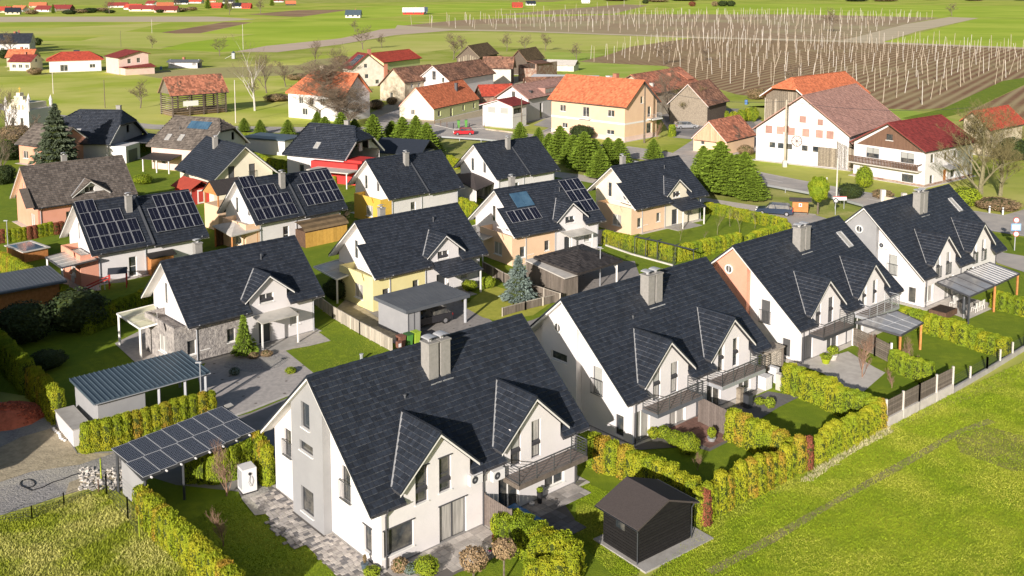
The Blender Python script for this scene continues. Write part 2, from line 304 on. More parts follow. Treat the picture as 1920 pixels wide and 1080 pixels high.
# surveyed houses: x, y, yaw, ridge length, front run, back run, eave height, ridge height, gable inset, eave inset, hip insets
FIT = {
  'A': [-11.1, 52.02, 0.72, 15.58, 6.12, 5.57, 3.35, 8.79, 0.75, 0.24, 0.02, -0.0],
  'B': [3.33, 65.86, 0.72, 15.77, 6.19, 5.9, 3.18, 8.66, 0.96, 0.46, -0.0, -0.0],
  'C': [18.17, 80.13, 0.72, 16.16, 6.57, 6.08, 3.09, 8.59, 1.06, 0.61, 0.0, 0.0],
  'D': [33.74, 93.86, 0.7, 16.79, 6.35, 5.98, 3.07, 8.76, 1.1, 0.55, -0.01, -0.01],
  'F': [-28.52, 79.05, 0.75, 12.33, 4.71, 4.22, 3.25, 7.56, 0.8, 0.6, -0.0, -0.0],
  'G': [-14.93, 92.93, 0.72, 12.34, 4.96, 4.91, 3.29, 7.56, 0.8, 0.6, -0.0, 0.0],
  'H': [-1.97, 108.25, 0.65, 12.04, 5.11, 5.29, 3.31, 7.5, 0.8, 0.6, -0.0, 0.01],
  'I': [12.25, 121.47, 0.69, 12.47, 5.2, 4.44, 3.33, 7.66, 0.98, 0.79, 0.0, 0.0],
  'J': [-44.92, 100.24, 0.74, 12.3, 4.76, 4.58, 3.24, 7.6, 0.8, 0.6, 0.0, -0.0],
  'K': [-31.8, 112.74, 0.79, 12.54, 4.31, 4.35, 3.23, 7.59, 0.8, 0.6, -0.0, -0.01],
  'L': [-18.77, 126.4, 0.76, 12.43, 4.9, 4.19, 3.24, 7.66, 0.8, 0.6, 0.0, -0.0],
  'M': [-5.45, 139.35, 0.74, 12.33, 5.01, 4.47, 3.27, 7.61, 0.8, 0.6, -0.0, -0.0],
  'O': [-60.53, 120.98, 0.74, 12.54, 4.66, 4.75, 3.26, 7.72, 0.6, 0.6, 1.56, -0.0],
  'P': [-75.7, 173.45, -0.12, 7.71, 7.23, 9.67, 4.16, 8.33, 0.7, 0.5, 0.0, 0.02],
  'Q': [-56.52, 165.86, -0.4, 9.18, 5.26, 5.58, 3.84, 8.23, 0.7, 0.5, 1.53, 1.75],
  'T': [-45.51, 146.87, -0.86, 12.91, 4.97, 4.86, 3.3, 7.61, 0.7, 0.5, 0.0, 0.0],
  'S': [-32.45, 158.63, -0.45, 8.58, 5.38, 5.44, 3.65, 7.98, 0.7, 0.5, 1.41, 2.06],
  'hay': [-80.33, 228.81, 0.71, 14.08, 3.91, 3.71, 4.92, 9.01, 0.57, 0.35, -0.0, 0.0],
  'V2': [-45.87, 228.82, -0.55, 13.75, 4.89, 4.55, 5.63, 10.46, 0.29, 0.1, 1.69, 0.02],
  'V4': [-46.64, 327.16, 1.1, 23.6, 5.32, 5.21, 5.04, 8.0, 0.7, 0.5, -0.0, -0.0],
  'V6': [-21.61, 222.31, 1.12, 22.08, 4.62, 4.49, 2.63, 7.15, 0.29, 0.05, -0.0, -0.0],
  'V7': [-20.96, 261.84, 1.1, 26.09, 5.14, 4.99, 5.22, 9.06, 0.7, 0.5, -0.0, -0.0],
  'V8': [-30.92, 259.68, 0.67, 9.92, 2.46, 6.14, 6.73, 8.79, 0.7, 0.5, 0.03, -0.04],
  'V9': [-15.64, 352.65, 1.27, 21.8, 4.51, 4.93, 4.87, 8.94, 0.7, 0.5, -0.0, -0.0],
  'V10': [2.06, 336.52, 1.23, 19.26, 3.39, 2.81, 4.56, 8.43, 0.7, 0.5, -0.0, 0.0],
  'V11': [-8.92, 307.4, -0.13, 9.8, 3.94, 4.2, 4.94, 8.26, 0.7, 0.5, -2.06, -1.0],
  'V14': [-0.14, 219.24, 1.04, 24.59, 4.39, 4.59, 5.21, 8.03, 0.7, 0.5, 0.0, -0.0],
  'V15': [-3.24, 209.56, 0.99, 6.89, 3.96, 4.57, 4.81, 5.96, 0.74, 0.45, -0.0, -0.0],
  'N': [11.29, 207.33, -0.76, 20.06, 5.85, 5.72, 6.75, 11.57, 0.67, 0.52, -0.0, 0.0],
  'V16': [27.37, 229.33, 0.97, 26.54, 6.32, 5.95, 5.52, 9.52, 0.7, 0.5, -0.01, -0.0],
  'V17': [37.78, 213.3, 1.0, 12.57, 4.78, 4.81, 4.38, 8.98, 0.7, 0.5, 0.0, 0.0],
  'V18': [35.16, 176.56, 0.86, 11.36, 3.6, 3.52, 2.45, 5.88, 0.52, 0.16, -0.0, -0.0],
  'V19': [48.08, 164.4, 0.91, 26.25, 8.35, 8.65, 5.67, 11.77, 0.7, 0.5, -0.0, -0.01],
  'V20': [60.47, 214.79, 0.75, 22.97, 6.37, 5.98, 5.73, 10.16, 0.7, 0.5, 0.01, 0.01],
  'V21': [57.27, 150.64, 0.67, 15.68, 6.36, 6.5, 5.45, 9.11, 0.74, 0.45, -0.01, -0.01],
  'V22': [81.67, 175.68, 0.7, 14.45, 3.54, 2.21, 4.65, 7.74, 0.7, 0.5, 0.0, 0.0],
  'V3': [-47.21, 304.12, -1.04, 8.42, 5.61, 7.55, 5.44, 9.84, 0.7, 0.5, -0.0, 0.0],
  'W1': [-159.47, 352.43, 0.42, 9.14, 5.79, 5.56, 4.08, 6.69, -3.22, 0.45, 4.98, 4.54],
  'W2': [-136.41, 351.41, -0.85, 13.31, 7.55, 3.7, 5.7, 7.78, 0.7, 0.5, 0.0, 0.0],
}
# ================= building parts =================
def wall_face(mb, O, eu, n, outline, holes, depth=.15):
    """outline [(s,z)], holes [(s,z,w,h)]: flat wall with real openings and reveals"""
    O = Vector(O); eu = Vector(eu); n = Vector(n); Z = Vector((0,0,1))
    P = lambda s, z, d=0: O+eu*s+Z*z+n*d
    loops = [[Vector((s, z, 0)) for s, z in outline]]
    for s, z, w, h in holes: loops.append([Vector((s,z,0)), Vector((s,z+h,0)), Vector((s+w,z+h,0)), Vector((s+w,z,0))])
    flat = [p for l in loops for p in l]
    mb.add([P(p.x, p.y) for p in flat], [tuple(t) for t in tessellate_polygon(loops)])
    for s, z, w, h in holes:
        c = [(s,z),(s+w,z),(s+w,z+h),(s,z+h)]
        for (a, b), (c2, d2) in zip(c, c[1:]+c[:1]):
            mb.add([P(a,b),P(c2,d2),P(c2,d2,-depth),P(a,b,-depth)], [(0,1,2,3)])
def railing(name, parent, pts, z0, h, mat='metal_rail', bars='v', step=.14):
    mb = MB(); top = z0+h
    for a, b in zip(pts[:-1], pts[1:]):
        a = Vector((*a,0)); b = Vector((*b,0)); L = (b-a).length
        mb.beam(a+Vector((0,0,top)), b+Vector((0,0,top)), .05, .05)
        mb.beam(a+Vector((0,0,z0+.08)), b+Vector((0,0,z0+.08)), .03, .03)
        k = max(1, round(L/(step if bars == 'v' else 1.3)))
        for i in range(k+1):
            p = a.lerp(b, i/k); mb.beam(p+Vector((0,0,z0)), p+Vector((0,0,top)), .022 if bars == 'v' else .045, up=(1,0,0))
        if bars == 'h':
            for q in range(1, 6): mb.beam(a+Vector((0,0,z0+h*q/6)), b+Vector((0,0,z0+h*q/6)), .025, .025)
        if bars == 'g':
            mb.add([a+Vector((0,0,z0+.1)), b+Vector((0,0,z0+.1)), b+Vector((0,0,top-.06)), a+Vector((0,0,top-.06))], [(0,1,2,3)])
    return mb.build(name, mat, parent)
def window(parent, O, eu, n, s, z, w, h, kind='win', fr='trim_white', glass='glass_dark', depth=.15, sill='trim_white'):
    O = Vector(O); eu = Vector(eu); n = Vector(n); Z = Vector((0,0,1))
    P = lambda a, b, d=0: O+eu*(s+a)+Z*(z+b)+n*d
    rough_n = 'door' if kind.startswith('door') else 'window'
    f = MB(); t = .06; d0 = -depth+.04; d1 = -depth-.02
    def bar(a0, b0, a1, b1):
        f.add([P(a0,b0,d0),P(a1,b0,d0),P(a1,b1,d0),P(a0,b1,d0),P(a0,b0,d1),P(a1,b0,d1),P(a1,b1,d1),P(a0,b1,d1)],
              [(0,1,2,3),(0,4,5,1),(1,5,6,2),(2,6,7,3),(3,7,4,0)])
    bar(0,0,w,t); bar(0,h-t,w,h); bar(0,t,t,h-t); bar(w-t,t,w,h-t)
    k = {'win':1,'win2':2,'win3':3,'door':1,'door2':2,'fdoor':1,'shutter':1}.get(kind.split('+')[0], 1)
    for i in range(1, k): bar(w*i/k-t*.6, t, w*i/k+t*.6, h-t)
    if 'split' in kind: bar(t, h*.5-t/2, w-t, h*.5+t/2)
    fo = f.build(rough_n, fr, parent)
    dg = -depth+.005
    gm = MB()
    if 'fdoor' in kind: pass
    if kind.startswith('shutter'):
        nb = max(3, int(h/.11))
        for i in range(nb):
            b0 = t+(h-2*t)*i/nb; b1 = t+(h-2*t)*(i+1)/nb
            gm.add([P(t,b0,dg+.025),P(w-t,b0,dg+.025),P(w-t,b1-.01,dg+.012),P(t,b1-.01,dg+.012),P(w-t,b1,dg),P(t,b1,dg)], [(0,1,2,3),(3,2,4,5)])
        gm.build('shutter', glass if glass.startswith('shutter') else 'shutter_grey', fo)
    else:
        gm.add([P(t,t,dg),P(w-t,t,dg),P(w-t,h-t,dg),P(t,h-t,dg)], [(0,1,2,3)])
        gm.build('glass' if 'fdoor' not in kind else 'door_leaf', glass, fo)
        if 'half' in kind:   # roller shutter half down
            MB().add([P(t,h*.45,dg+.02),P(w-t,h*.45,dg+.02),P(w-t,h-t,dg+.02),P(t,h-t,dg+.02)], [(0,1,2,3)]).build('shutter', 'shutter_grey', fo)
    if sill and not kind.startswith(('door','fdoor')):
        MB().add([P(-.06,-.05,.07),P(w+.06,-.05,.07),P(w+.06,0,.06),P(-.06,0,.06),P(-.06,-.05,-depth),P(w+.06,-.05,-depth),P(w+.06,0.003,-depth+.03),P(-.06,0.003,-depth+.03)],
            [(0,1,2,3),(3,2,6,7),(0,4,5,1),(1,5,6,2),(0,3,7,4)]).build('sill', sill, fo)
    if 'lintel' in kind:
        MB().add([P(-.08,h,.05),P(w+.08,h,.05),P(w+.08,h+.06,.05),P(-.08,h+.06,.05),P(-.08,h,-depth),P(w+.08,h,-depth),P(w+.08,h+.06,.003),P(-.08,h+.06,.003)],
            [(0,1,2,3),(3,2,6,7),(0,4,5,1),(1,5,6,2),(0,3,7,4)]).build('lintel', 'trim_dark', fo)
    if 'jul' in kind:   # juliet balcony rail, a little proud of the wall
        r = MB(); zz = .05; H_ = min(1.05, h*.55)
        for b in (zz, zz+H_): r.beam(P(-.12,b,.12), P(w+.12,b,.12), .045, .03, up=tuple(n))
        for i in range(9):
            a = -.12+(w+.24)*i/8; r.beam(P(a,zz,.12), P(a,zz+H_,.12), .02, up=tuple(n))
        for a in (-.12, w+.12):
            r.beam(P(a,zz,0), P(a,zz,.12), .03); r.beam(P(a,zz+H_,0), P(a,zz+H_,.12), .03)
        r.build('window_railing', 'metal_rail', fo)
    return fo
_rng = np.random.default_rng(5)
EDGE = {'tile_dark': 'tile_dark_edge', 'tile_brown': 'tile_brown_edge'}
def tile_boxes(O, ex, es, nx, ns, w, gauge, keep, mat, parent, name='roof_tiles', first=0, proud=.055, clipx=None):
    """courses of overlapping tiles; ex along the course, es down the slope. keep(x,s)->bool arrays. Returns the joined mesh object"""
    O = np.array(O, float); ex = np.array(ex, float); es = np.array(es, float); nn = np.cross(ex, es); nn /= np.linalg.norm(nn)
    if nn[2] < 0: nn = -nn
    X, S = np.meshgrid(np.arange(nx), np.arange(ns)); off = np.where(S % 2 == 0, 0, .5)
    x0 = (X+off*0.0)*w; s0 = S*gauge
    x0 = x0.ravel(); s0 = s0.ravel(); k = keep(x0+w/2, s0+gauge/2); x0 = x0[k]; s0 = s0[k]; N = len(x0)
    if N == 0: return None
    jit = _rng.uniform(-.006, .008, N); ji2 = _rng.uniform(-.012, .012, N)
    gp = .008
    def pt(x, s, h): return O+np.outer(x, ex)+np.outer(s, es)+np.outer(h, nn)
    V = np.stack([pt(x0+gp, s0-.03, np.full(N,.012)), pt(x0+w-gp, s0-.03, np.full(N,.012)),
                  pt(x0+w-gp, s0+gauge+ji2, proud+jit), pt(x0+gp, s0+gauge+ji2, proud+jit),
                  pt(x0+gp, s0+gauge+ji2+.022, np.zeros(N)+.012), pt(x0+w-gp, s0+gauge+ji2+.022, np.zeros(N)+.012)], 1)
    F = np.array([[0,1,2],[0,2,3],[3,2,5],[3,5,4],[0,3,4],[1,5,2]])
    if first:   # the nearest ones as parts of their own
        d = np.linalg.norm(V[:,2,:2]-np.array(first[1]), axis=1); order = np.argsort(d)[:first[0]]
        base = None
        for i in order:
            if base is None:
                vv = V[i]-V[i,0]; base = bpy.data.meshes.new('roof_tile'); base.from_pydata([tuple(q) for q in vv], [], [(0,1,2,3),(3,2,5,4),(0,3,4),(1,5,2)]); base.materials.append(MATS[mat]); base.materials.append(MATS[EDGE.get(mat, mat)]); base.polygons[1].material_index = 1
            o = bpy.data.objects.new('roof_tile', base); COL.objects.link(o); o.parent = parent; o.location = tuple(V[i,0])
        m = np.ones(N, bool); m[order] = False; V = V[m]; N = len(V)
    Fa = (F[None]+6*np.arange(N)[:,None,None]).reshape(-1,3)
    me = npmesh(name, V.reshape(-1,3), Fa)
    me.materials.append(MATS[mat])
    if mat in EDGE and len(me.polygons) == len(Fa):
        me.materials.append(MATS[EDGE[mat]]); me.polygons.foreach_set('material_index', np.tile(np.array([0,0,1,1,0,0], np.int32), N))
    return obj(name, me, None, parent, kind='stuff')
def gutter(parent, a, b, r=.07, mat='trim_dark'):
    mb = MB(); a = Vector(a); b = Vector(b); d = (b-a).normalized(); o = d.cross(Vector((0,0,1)))
    n = 6; vs = []
    for c in (a, b): vs += [c+o*math.cos(math.pi*i/n)*r-Vector((0,0,1))*math.sin(math.pi*i/n)*r for i in range(n+1)]
    mb.add(vs, [(i,i+1,n+2+i,n+1+i) for i in range(n)]+[tuple(range(n+1)), tuple(range(n+1,2*n+2))])
    return mb.build('gutter', mat, parent)
def downpipe(parent, x, y, z, ye, mat='trim_dark'):
    MB().path([(x,ye,z),(x,ye+(y-ye)*.3,z-.18),(x,y,z-.45),(x,y,.05)], .05).build('downpipe', mat, parent)
def chimney(parent, x, y, w, d, ztop, zbase, mat='chimney_plaster', cowl=True, brick=False):
    c = MB().box(x, y, zbase, x+w, y+d, ztop).box(x-.05, y-.05, ztop, x+w+.05, y+d+.05, ztop+.09).build('chimney', mat, parent)
    if cowl:
        m = MB(); zc = ztop+.09; m.tube((x+w/2,y+d/2,zc),(x+w/2,y+d/2,zc+.14), .13, .13, 8)
        m.tube((x+w*.25,y+d*.3,zc),(x+w*.25,y+d*.3,zc+.2), .012).tube((x+w*.75,y+d*.7,zc),(x+w*.75,y+d*.7,zc+.2), .012)
        nseg = 5
        for i in range(nseg):
            a0 = math.pi*i/nseg; a1 = math.pi*(i+1)/nseg
            m.add([(x+w/2-math.cos(a0)*w*.55, y+.02, zc+.2+math.sin(a0)*.1),(x+w/2-math.cos(a1)*w*.55, y+.02, zc+.2+math.sin(a1)*.1),
                   (x+w/2-math.cos(a1)*w*.55, y+d-.02, zc+.2+math.sin(a1)*.1),(x+w/2-math.cos(a0)*w*.55, y+d-.02, zc+.2+math.sin(a0)*.1)], [(0,1,2,3)])
        m.build('chimney_cap', 'flash', c)
    return c
def pv_module(name, mat_cell='pv_cell', w=1.0, h=1.65, cols=6, rows=10, t=.04, fr='pv_frame', lines=True):
    """one module: frame part mesh and cells; returns frame mesh, cell mesh (origin = lower-left corner, x along, y up the slope, z out)"""
    f = MB(); b = .024
    f.box(0,0,0,w,b,t).box(0,h-b,0,w,h,t).box(0,b,0,b,h-b,t).box(w-b,b,0,w,h-b,t)
    c = MB(); cw = (w-2*b)/cols; ch = (h-2*b)/rows; gp = .008 if lines else 0
    for i in range(cols):
        for j in range(rows):
            x = b+i*cw; y = b+j*ch; c.add([(x+gp,y+gp,t*.75),(x+cw-gp,y+gp,t*.75),(x+cw-gp,y+ch-gp,t*.75),(x+gp,y+ch-gp,t*.75)], [(0,1,2,3)])
    bk = MB().box(b,b,0,w-b,h-b,t*.7)
    mf = f.mesh('solar_panel'); mc = c.mesh('cells'); mbk = bk.mesh('backing')
    mf.materials.append(MATS[fr]); mc.materials.append(MATS[mat_cell]); mbk.materials.append(MATS['metal_light'])
    return mf, mc, mbk
PVM = None
def pv_place(parent, meshes, M4):
    o = bpy.data.objects.new('solar_panel', meshes[0]); COL.objects.link(o); o.parent = parent; o.matrix_local = M4
    c = bpy.data.objects.new('cells', meshes[1]); COL.objects.link(c); c.parent = o
    k = bpy.data.objects.new('backing', meshes[2]); COL.objects.link(k); k.parent = o
    return o
def frame4(O, ex, ey, ez):
    m = Matrix.Identity(4)
    for i, a in enumerate((ex, ey, ez)):
        for j in range(3): m[j][i] = a[j]
    for j in range(3): m[j][3] = O[j]
    return m

class House:
    """gabled house in local axes: x along the ridge, front = -y. p = fitted [x,y,yaw,L,df,db,ze,hr,o,wf,hl,hh]"""
    def __init__(s, p, name, label, cat='house', group=None, wall='wall_white', tile='tile_dark', tw=.3, tg=.32, board='trim_white'):
        s.x, s.y, s.yaw, s.L, s.df, s.db, s.ze, s.hr, s.o, s.wf = p[:10]
        s.hl = s.hh = 0
        s.sl = (s.hr-s.ze)/s.df; s.yf = -(s.df-s.wf); s.yb = s.db-s.wf
        s.t = thing(name, label, cat, (s.x, s.y, 0), s.yaw, group); s.wall = wall; s.tile = tile; s.tw = tw; s.tg = tg; s.board = board
        s.x0 = s.o; s.x1 = s.L-s.o
        s.holes = {'front': [], 'left': [], 'right': [], 'back': []}; s.th = .16
    def zr(s, y): return s.hr-s.sl*abs(y)-s.th-.02     # underside of roof
    def face(s, w):
        if w == 'front': return (0, s.yf, 0), (1,0,0), (0,-1,0)
        if w == 'left': return (s.x0, 0, 0), (0,-1,0), (-1,0,0)      # s = -y
        if w == 'right': return (s.x1, 0, 0), (0,1,0), (1,0,0)
        return (0, s.yb, 0), (-1,0,0), (0,1,0)
    def win(s, face, a, z, w, h, kind='win', **k):
        s.holes[face].append((a, z, w, h)); O, eu, n = s.face(face); return window(s.t, O, eu, n, a, z, w, h, kind, **k)
    def walls(s, front_extra=None, mats=None, plinth=True, zl=0):
        mats = mats or {}
        for f in ('front','left','right','back'):
            O, eu, n = s.face(f); mb = MB()
            if f == 'front':
                out = [(s.x0,0),(s.x1,0),(s.x1,s.zr(s.yf))]+(front_extra or [])+[(s.x0,s.zr(s.yf))]
            elif f == 'back': out = [(-s.x1,0),(-s.x0,0),(-s.x0,s.zr(s.yb)),(-s.x1,s.zr(s.yb))]
            elif f == 'left': out = [(-s.yb,0),(-s.yf,0),(-s.yf,s.zr(s.yf)),(0,s.zr(0)),(-s.yb,s.zr(s.yb))]
            else: out = [(s.yf,0),(s.yb,0),(s.yb,s.zr(s.yb)),(0,s.zr(0)),(s.yf,s.zr(s.yf))]
            wall_face(mb, O, eu, n, out, s.holes[f])
            mb.build('wall', mats.get(f, s.wall), s.t)
        if plinth:
            MB().box(s.x0-.55, s.yf-.55, -.3, s.x1+.55, s.yb+.55, .055).build('apron', 'concrete_light', s.t)
            e = .02; MB().box(s.x0-e, s.yf-e, -.3, s.x1+e, s.yb+e, .12).build('plinth', 'plinth', s.t)
    def plane_pt(s, x, y, dz=0): return (x, y, s.hr-s.sl*abs(y)+dz)
    def roof(s, cuts=(), front_poly=None, dark_edge=True, tiles=True, back_tiles=False, first=0, keepf=None, xl=0., xr=None, ridge=True, dy0=0., dyb=None, gut=True, drop=0., boards=True):
        """slopes as slabs; cuts: x-intervals of the front eave strip that is missing (dormer fronts)"""
        L = s.L; xr = L if xr is None else xr; ye = -s.df; yi = s.yf+.02; t = s.th
        z = lambda y: s.hr-s.sl*abs(y)-drop
        yb = s.db if dyb is None else dyb
        r = MB()
        if not cuts: r.slab([(xl,ye,z(ye)),(xr,ye,z(ye)),(xr,0,z(0)),(xl,0,z(0))], t)
        else:
            r.slab([(xl,yi,z(yi)),(xr,yi,z(yi)),(xr,0,z(0)),(xl,0,z(0))], t)
            e = sorted([xl]+[q for c in cuts for q in c]+[xr])
            for a, b in zip(e[0::2], e[1::2]):
                if b-a > .05: r.slab([(a,ye,z(ye)),(b,ye,z(ye)),(b,yi,z(yi)),(a,yi,z(yi))], t)
        r.slab([(xl,0,z(0)),(xr,0,z(0)),(xr,yb,z(yb)),(xl,yb,z(yb))], t)
        ro = r.build('roof', 'roof_under' if s.board != 'x' else s.tile, s.t); 
        S = math.hypot(1, s.sl); es = (0, -1/S, -s.sl/S); ns = int(s.df*S/s.tg+.35); nx = int((xr-xl)/s.tw+.5); w = (xr-xl)/nx; gq = s.df*S/ns
        def keep(x, sd):
            X = x+xl; y = -sd/S; k = np.ones(len(x), bool)
            for c in cuts: k &= ~((X > c[0]-.0) & (X < c[1]+.0) & (y < yi+.12))
            if keepf is not None: k &= keepf(X, y)
            return k
        if tiles:
            tile_boxes((xl,0,z(0)), (1,0,0), es, nx, ns, w, gq, keep, s.tile, ro, first=first)
            if back_tiles:
                nsb = int(yb*S/s.tg+.35); gb = yb*S/nsb
                tile_boxes((xl,0,z(0)), (1,0,0), (0,1/S,-s.sl/S), nx, nsb, w, gb, lambda x, q: np.ones(len(x), bool), s.tile, ro)
            else:
                MB().slab([(xl,0.02,z(0)+.03),(xr,0.02,z(0)+.03),(xr,yb,z(yb)+.03),(xl,yb,z(yb)+.03)], .02).build('roof_covering', s.tile, ro)
        if ridge:
            m = MB(); nr = max(2, int((xr-xl)/.38))
            for i in range(nr):
                a = xl+(xr-xl)*i/nr; b = xl+(xr-xl)*(i+1)/nr+.03; q = .11; h0 = .03+.012*(i % 2)
                m.add([(a,-q,z(0)-q*s.sl+.06+h0),(a,-q*.4,z(0)+.06+h0),(a,q*.4,z(0)+.06+h0),(a,q,z(0)-q*s.sl+.06+h0),
                       (b,-q,z(0)-q*s.sl+.06+h0),(b,-q*.4,z(0)+.06+h0),(b,q*.4,z(0)+.06+h0),(b,q,z(0)-q*s.sl+.06+h0)], [(0,4,5,1),(1,5,6,2),(2,6,7,3),(0,1,2,3),(4,7,6,5)])
            m.build('ridge_tiles', s.tile, ro, kind='stuff')
        if boards:
          mk_ = lambda m_, n_, mt_: m_.build(n_, mt_, ro)
          for xx, sg in ((xl,-1),(xr,1)):
            for y1 in (ye, yb):
                zz0, zz1 = z(0), z(y1)
                xa, xb = sorted((xx+sg*.003, xx+sg*.033))
                mk_(MB().add([(xa,0,zz0-.04),(xb,0,zz0-.04),(xb,y1,zz1-.04),(xa,y1,zz1-.04),(xa,0,zz0-.21),(xb,0,zz0-.21),(xb,y1,zz1-.21),(xa,y1,zz1-.21)],
                       [(0,1,2,3),(4,7,6,5),(0,4,5,1),(3,2,6,7),(1,5,6,2),(0,3,7,4)]), 'bargeboard', s.board)
                xa, xb = sorted((xx-sg*.02, xx+sg*.06))
                mk_(MB().add([(xa,0,zz0+.075),(xb,0,zz0+.075),(xb,y1,zz1+.075),(xa,y1,zz1+.075),(xa,0,zz0-.08),(xb,0,zz0-.08),(xb,y1,zz1-.08),(xa,y1,zz1-.08)],
                       [(0,1,2,3),(4,7,6,5),(0,4,5,1),(3,2,6,7),(1,5,6,2),(0,3,7,4)]), 'verge_tiles', s.tile)
          # soffit along the gables
          sf = MB()
          for xa, xb in ((xl+.01, s.x0), (s.x1, xr-.01)):
            if xb-xa > .1:
                for y1 in (ye, yb): sf.add([(xa,0,z(0)-t-.01),(xb,0,z(0)-t-.01),(xb,y1,z(y1)-t-.01),(xa,y1,z(y1)-t-.01)], [(0,1,2,3)])
          sf.build('soffit', s.board, ro)
        if gut:
            e = sorted([xl]+[q for c in cuts for q in c]+[xr])
            for a, b in zip(e[0::2], e[1::2]):
                if b-a > .05: gutter(ro, (a+.02,ye-.05,z(ye)-.02), (b-.02,ye-.05,z(ye)-.02))
            gutter(ro, (xr-.02,yb+.05,z(yb)-.02), (xl+.02,yb+.05,z(yb)-.02))
        s.ro = ro; return ro
    def dormer(s, c, hw, wall_hw, apex, ze, yfr, over=.3, wins=(), wall=None, tiles=True, flash='flash', wall_front=True, zb=None, kind='gable'):
        """gabled dormer on the front slope"""
        wall = wall or s.wall
        y1 = yfr-over; sl = (apex-ze)/hw
        yback = -(s.hr-apex)/s.sl; yside = -(s.hr-ze)/s.sl
        ymid = yfr+.25
        d = MB()
        # solid cheek body behind the front wall
        zb = (s.hr-s.sl*abs(yfr)-.6) if zb is None else zb
        a = wall_hw; za = apex-.2; zc = apex-.2-sl*a
        prof = [(c-a,zb),(c+a,zb),(c+a,zc),(c,za),(c-a,zc)]
        yb = min(yback-.3, -1.0)
        n = 5; vs = [(x,ymid,z) for x, z in prof]+[(x,yb,z) for x, z in prof]
        d.add(vs, [(i,(i+1)%n,n+(i+1)%n,n+i) for i in range(n)]+[(4,3,2,1,0)])
        do = d.build('dormer', wall, s.t)
        if wall_front:
            f = MB(); wall_face(f, (0,yfr,0), (1,0,0), (0,-1,0), [(c-a,zb),(c+a,zb),(c+a,zc),(c,za),(c-a,zc)], [w[:4] for w in wins])
            for xx in (c-a, c+a): f.add([(xx,yfr,zb),(xx,ymid,zb),(xx,ymid,zc),(xx,yfr,zc)], [(0,1,2,3)])
            f.build('wall', wall, do)
        for w in wins:
            window(s.t, (0,yfr,0), (1,0,0), (0,-1,0), *w[:4], *(w[4:5] or ('win',)), **(w[5] if len(w) > 5 else {}))
        S = math.hypot(1, sl)
        for sg in (-1, 1):
            r = MB(); P = [(c,y1,apex),(c,yback,apex),(c+sg*hw,yside,ze),(c+sg*hw,y1,ze)]
            if sg > 0: P = P[::-1]
            r.slab(P, .14); r.build('dormer_roof', 'roof_under', do)
            if tiles:
                Lx = yback-y1; nx = max(2, int((Lx)/s.tw+.5)); w = Lx/nx; ns = int(hw*S/s.tg+.5); gq = hw*S/ns
                def keep(x, q, sg=sg):
                    yy = y1+x; xx = q/S; zr = apex-xx*sl; return zr > (s.hr-s.sl*np.abs(yy))-.02
                ex = (0,1,0)
                tile_boxes((c,y1,apex), ex, (sg/S,0,-sl/S), nx, ns, w, gq, keep, s.tile, do)
            # verge board
            b = MB()
            for h0, h1, m, yy0, yy1 in ((.075,-.06,s.tile,y1-.045,y1+.06),(-.04,-.19,s.board,y1-.035,y1-.004)):
                b = MB(); b.add([(c,yy0,apex+h0),(c+sg*hw,yy0,ze+h0),(c+sg*hw,yy1,ze+h0),(c,yy1,apex+h0),(c,yy0,apex+h1),(c+sg*hw,yy0,ze+h1),(c+sg*hw,yy1,ze+h1),(c,yy1,apex+h1)],
                    [(0,1,2,3),(4,7,6,5),(0,4,5,1),(3,2,6,7),(1,5,6,2)])
                b.build('bargeboard' if m == s.board else 'verge_tiles', m, do)
            # valley flashing
            v = MB(); e = .10 if sg < 0 else .05
            p0 = Vector((c, yback, apex+.045)); p1 = Vector((c+sg*(hw+.02), yside-.0, ze+.045)); dd = (p1-p0).normalized(); o = dd.cross(Vector((0,-s.sl,1)).normalized()).normalized()*e*.5; up = Vector((0,-.03,.035))
            v.add([p0-o+up,p0+o+up,p1+o+up,p1-o+up], [(0,1,2,3)]); v.build('valley_flashing', flash, do)
        m = MB(); m.beam((c,y1,apex+.07),(c,yback+.05,apex+.07), .16, .07); m.build('ridge_tiles', s.tile, do)
        return do
    def pv(s, x, sd, cols, rows, w=1.0, h=1.6, meshes=None, skip=None, gap=.02, lift=.12):
        """grid of modules on the front slope. sd = distance down the slope of the upper edge"""
        S = math.hypot(1, s.sl); ey = Vector((0, 1/S, s.sl/S)); ez = Vector((1,0,0)).cross(ey)
        for i in range(cols):
            for j in range(rows):
                if skip and (i, j) in skip: continue
                q = sd+(j+1)*(h+gap); O = Vector((x+i*(w+gap), -q/S, s.hr-s.sl*q/S))+ez*lift
                pv_place(s.ro, meshes, frame4(O, (1,0,0), ey, ez))
    def on_roof(s, name, mb_fn, x, sd, mat, side=-1):
        S = math.hypot(1, s.sl); ey = Vector((0, 1/S, s.sl/S)); ez = Vector((1,0,0)).cross(ey); O = Vector((x, -sd/S, s.hr-s.sl*sd/S))
        mb = MB(); mb_fn(mb); o = mb.build(name, mat, s.ro); o.matrix_local = frame4(O, (1,0,0), ey, ez); return o
    def skylight(s, x, sd, w=.8, h=1.4):
        o = s.on_roof('skylight', lambda m: m.box(0,-h,.0,w,-h+.09,.13).box(0,-.09,0,w,0,.13).box(0,-h+.09,0,.09,-.09,.13).box(w-.09,-h+.09,0,w,-.09,.13), x, sd, 'flash')
        g_ = MB().box(.09,-h+.09,0,w-.09,-.09,.09).build('glass', 'glass_curtain', o); return o
    def flue(s, x, sd, h=.5):
        S = math.hypot(1, s.sl); z = s.hr-s.sl*sd/S; MB().tube((x,-sd/S,z),(x,-sd/S,z+h), .055, .055, 8).tube((x,-sd/S,z+h),(x,-sd/S,z+h+.08), .09, .09, 8).build('vent_pipe', 'flash_dark', s.ro)
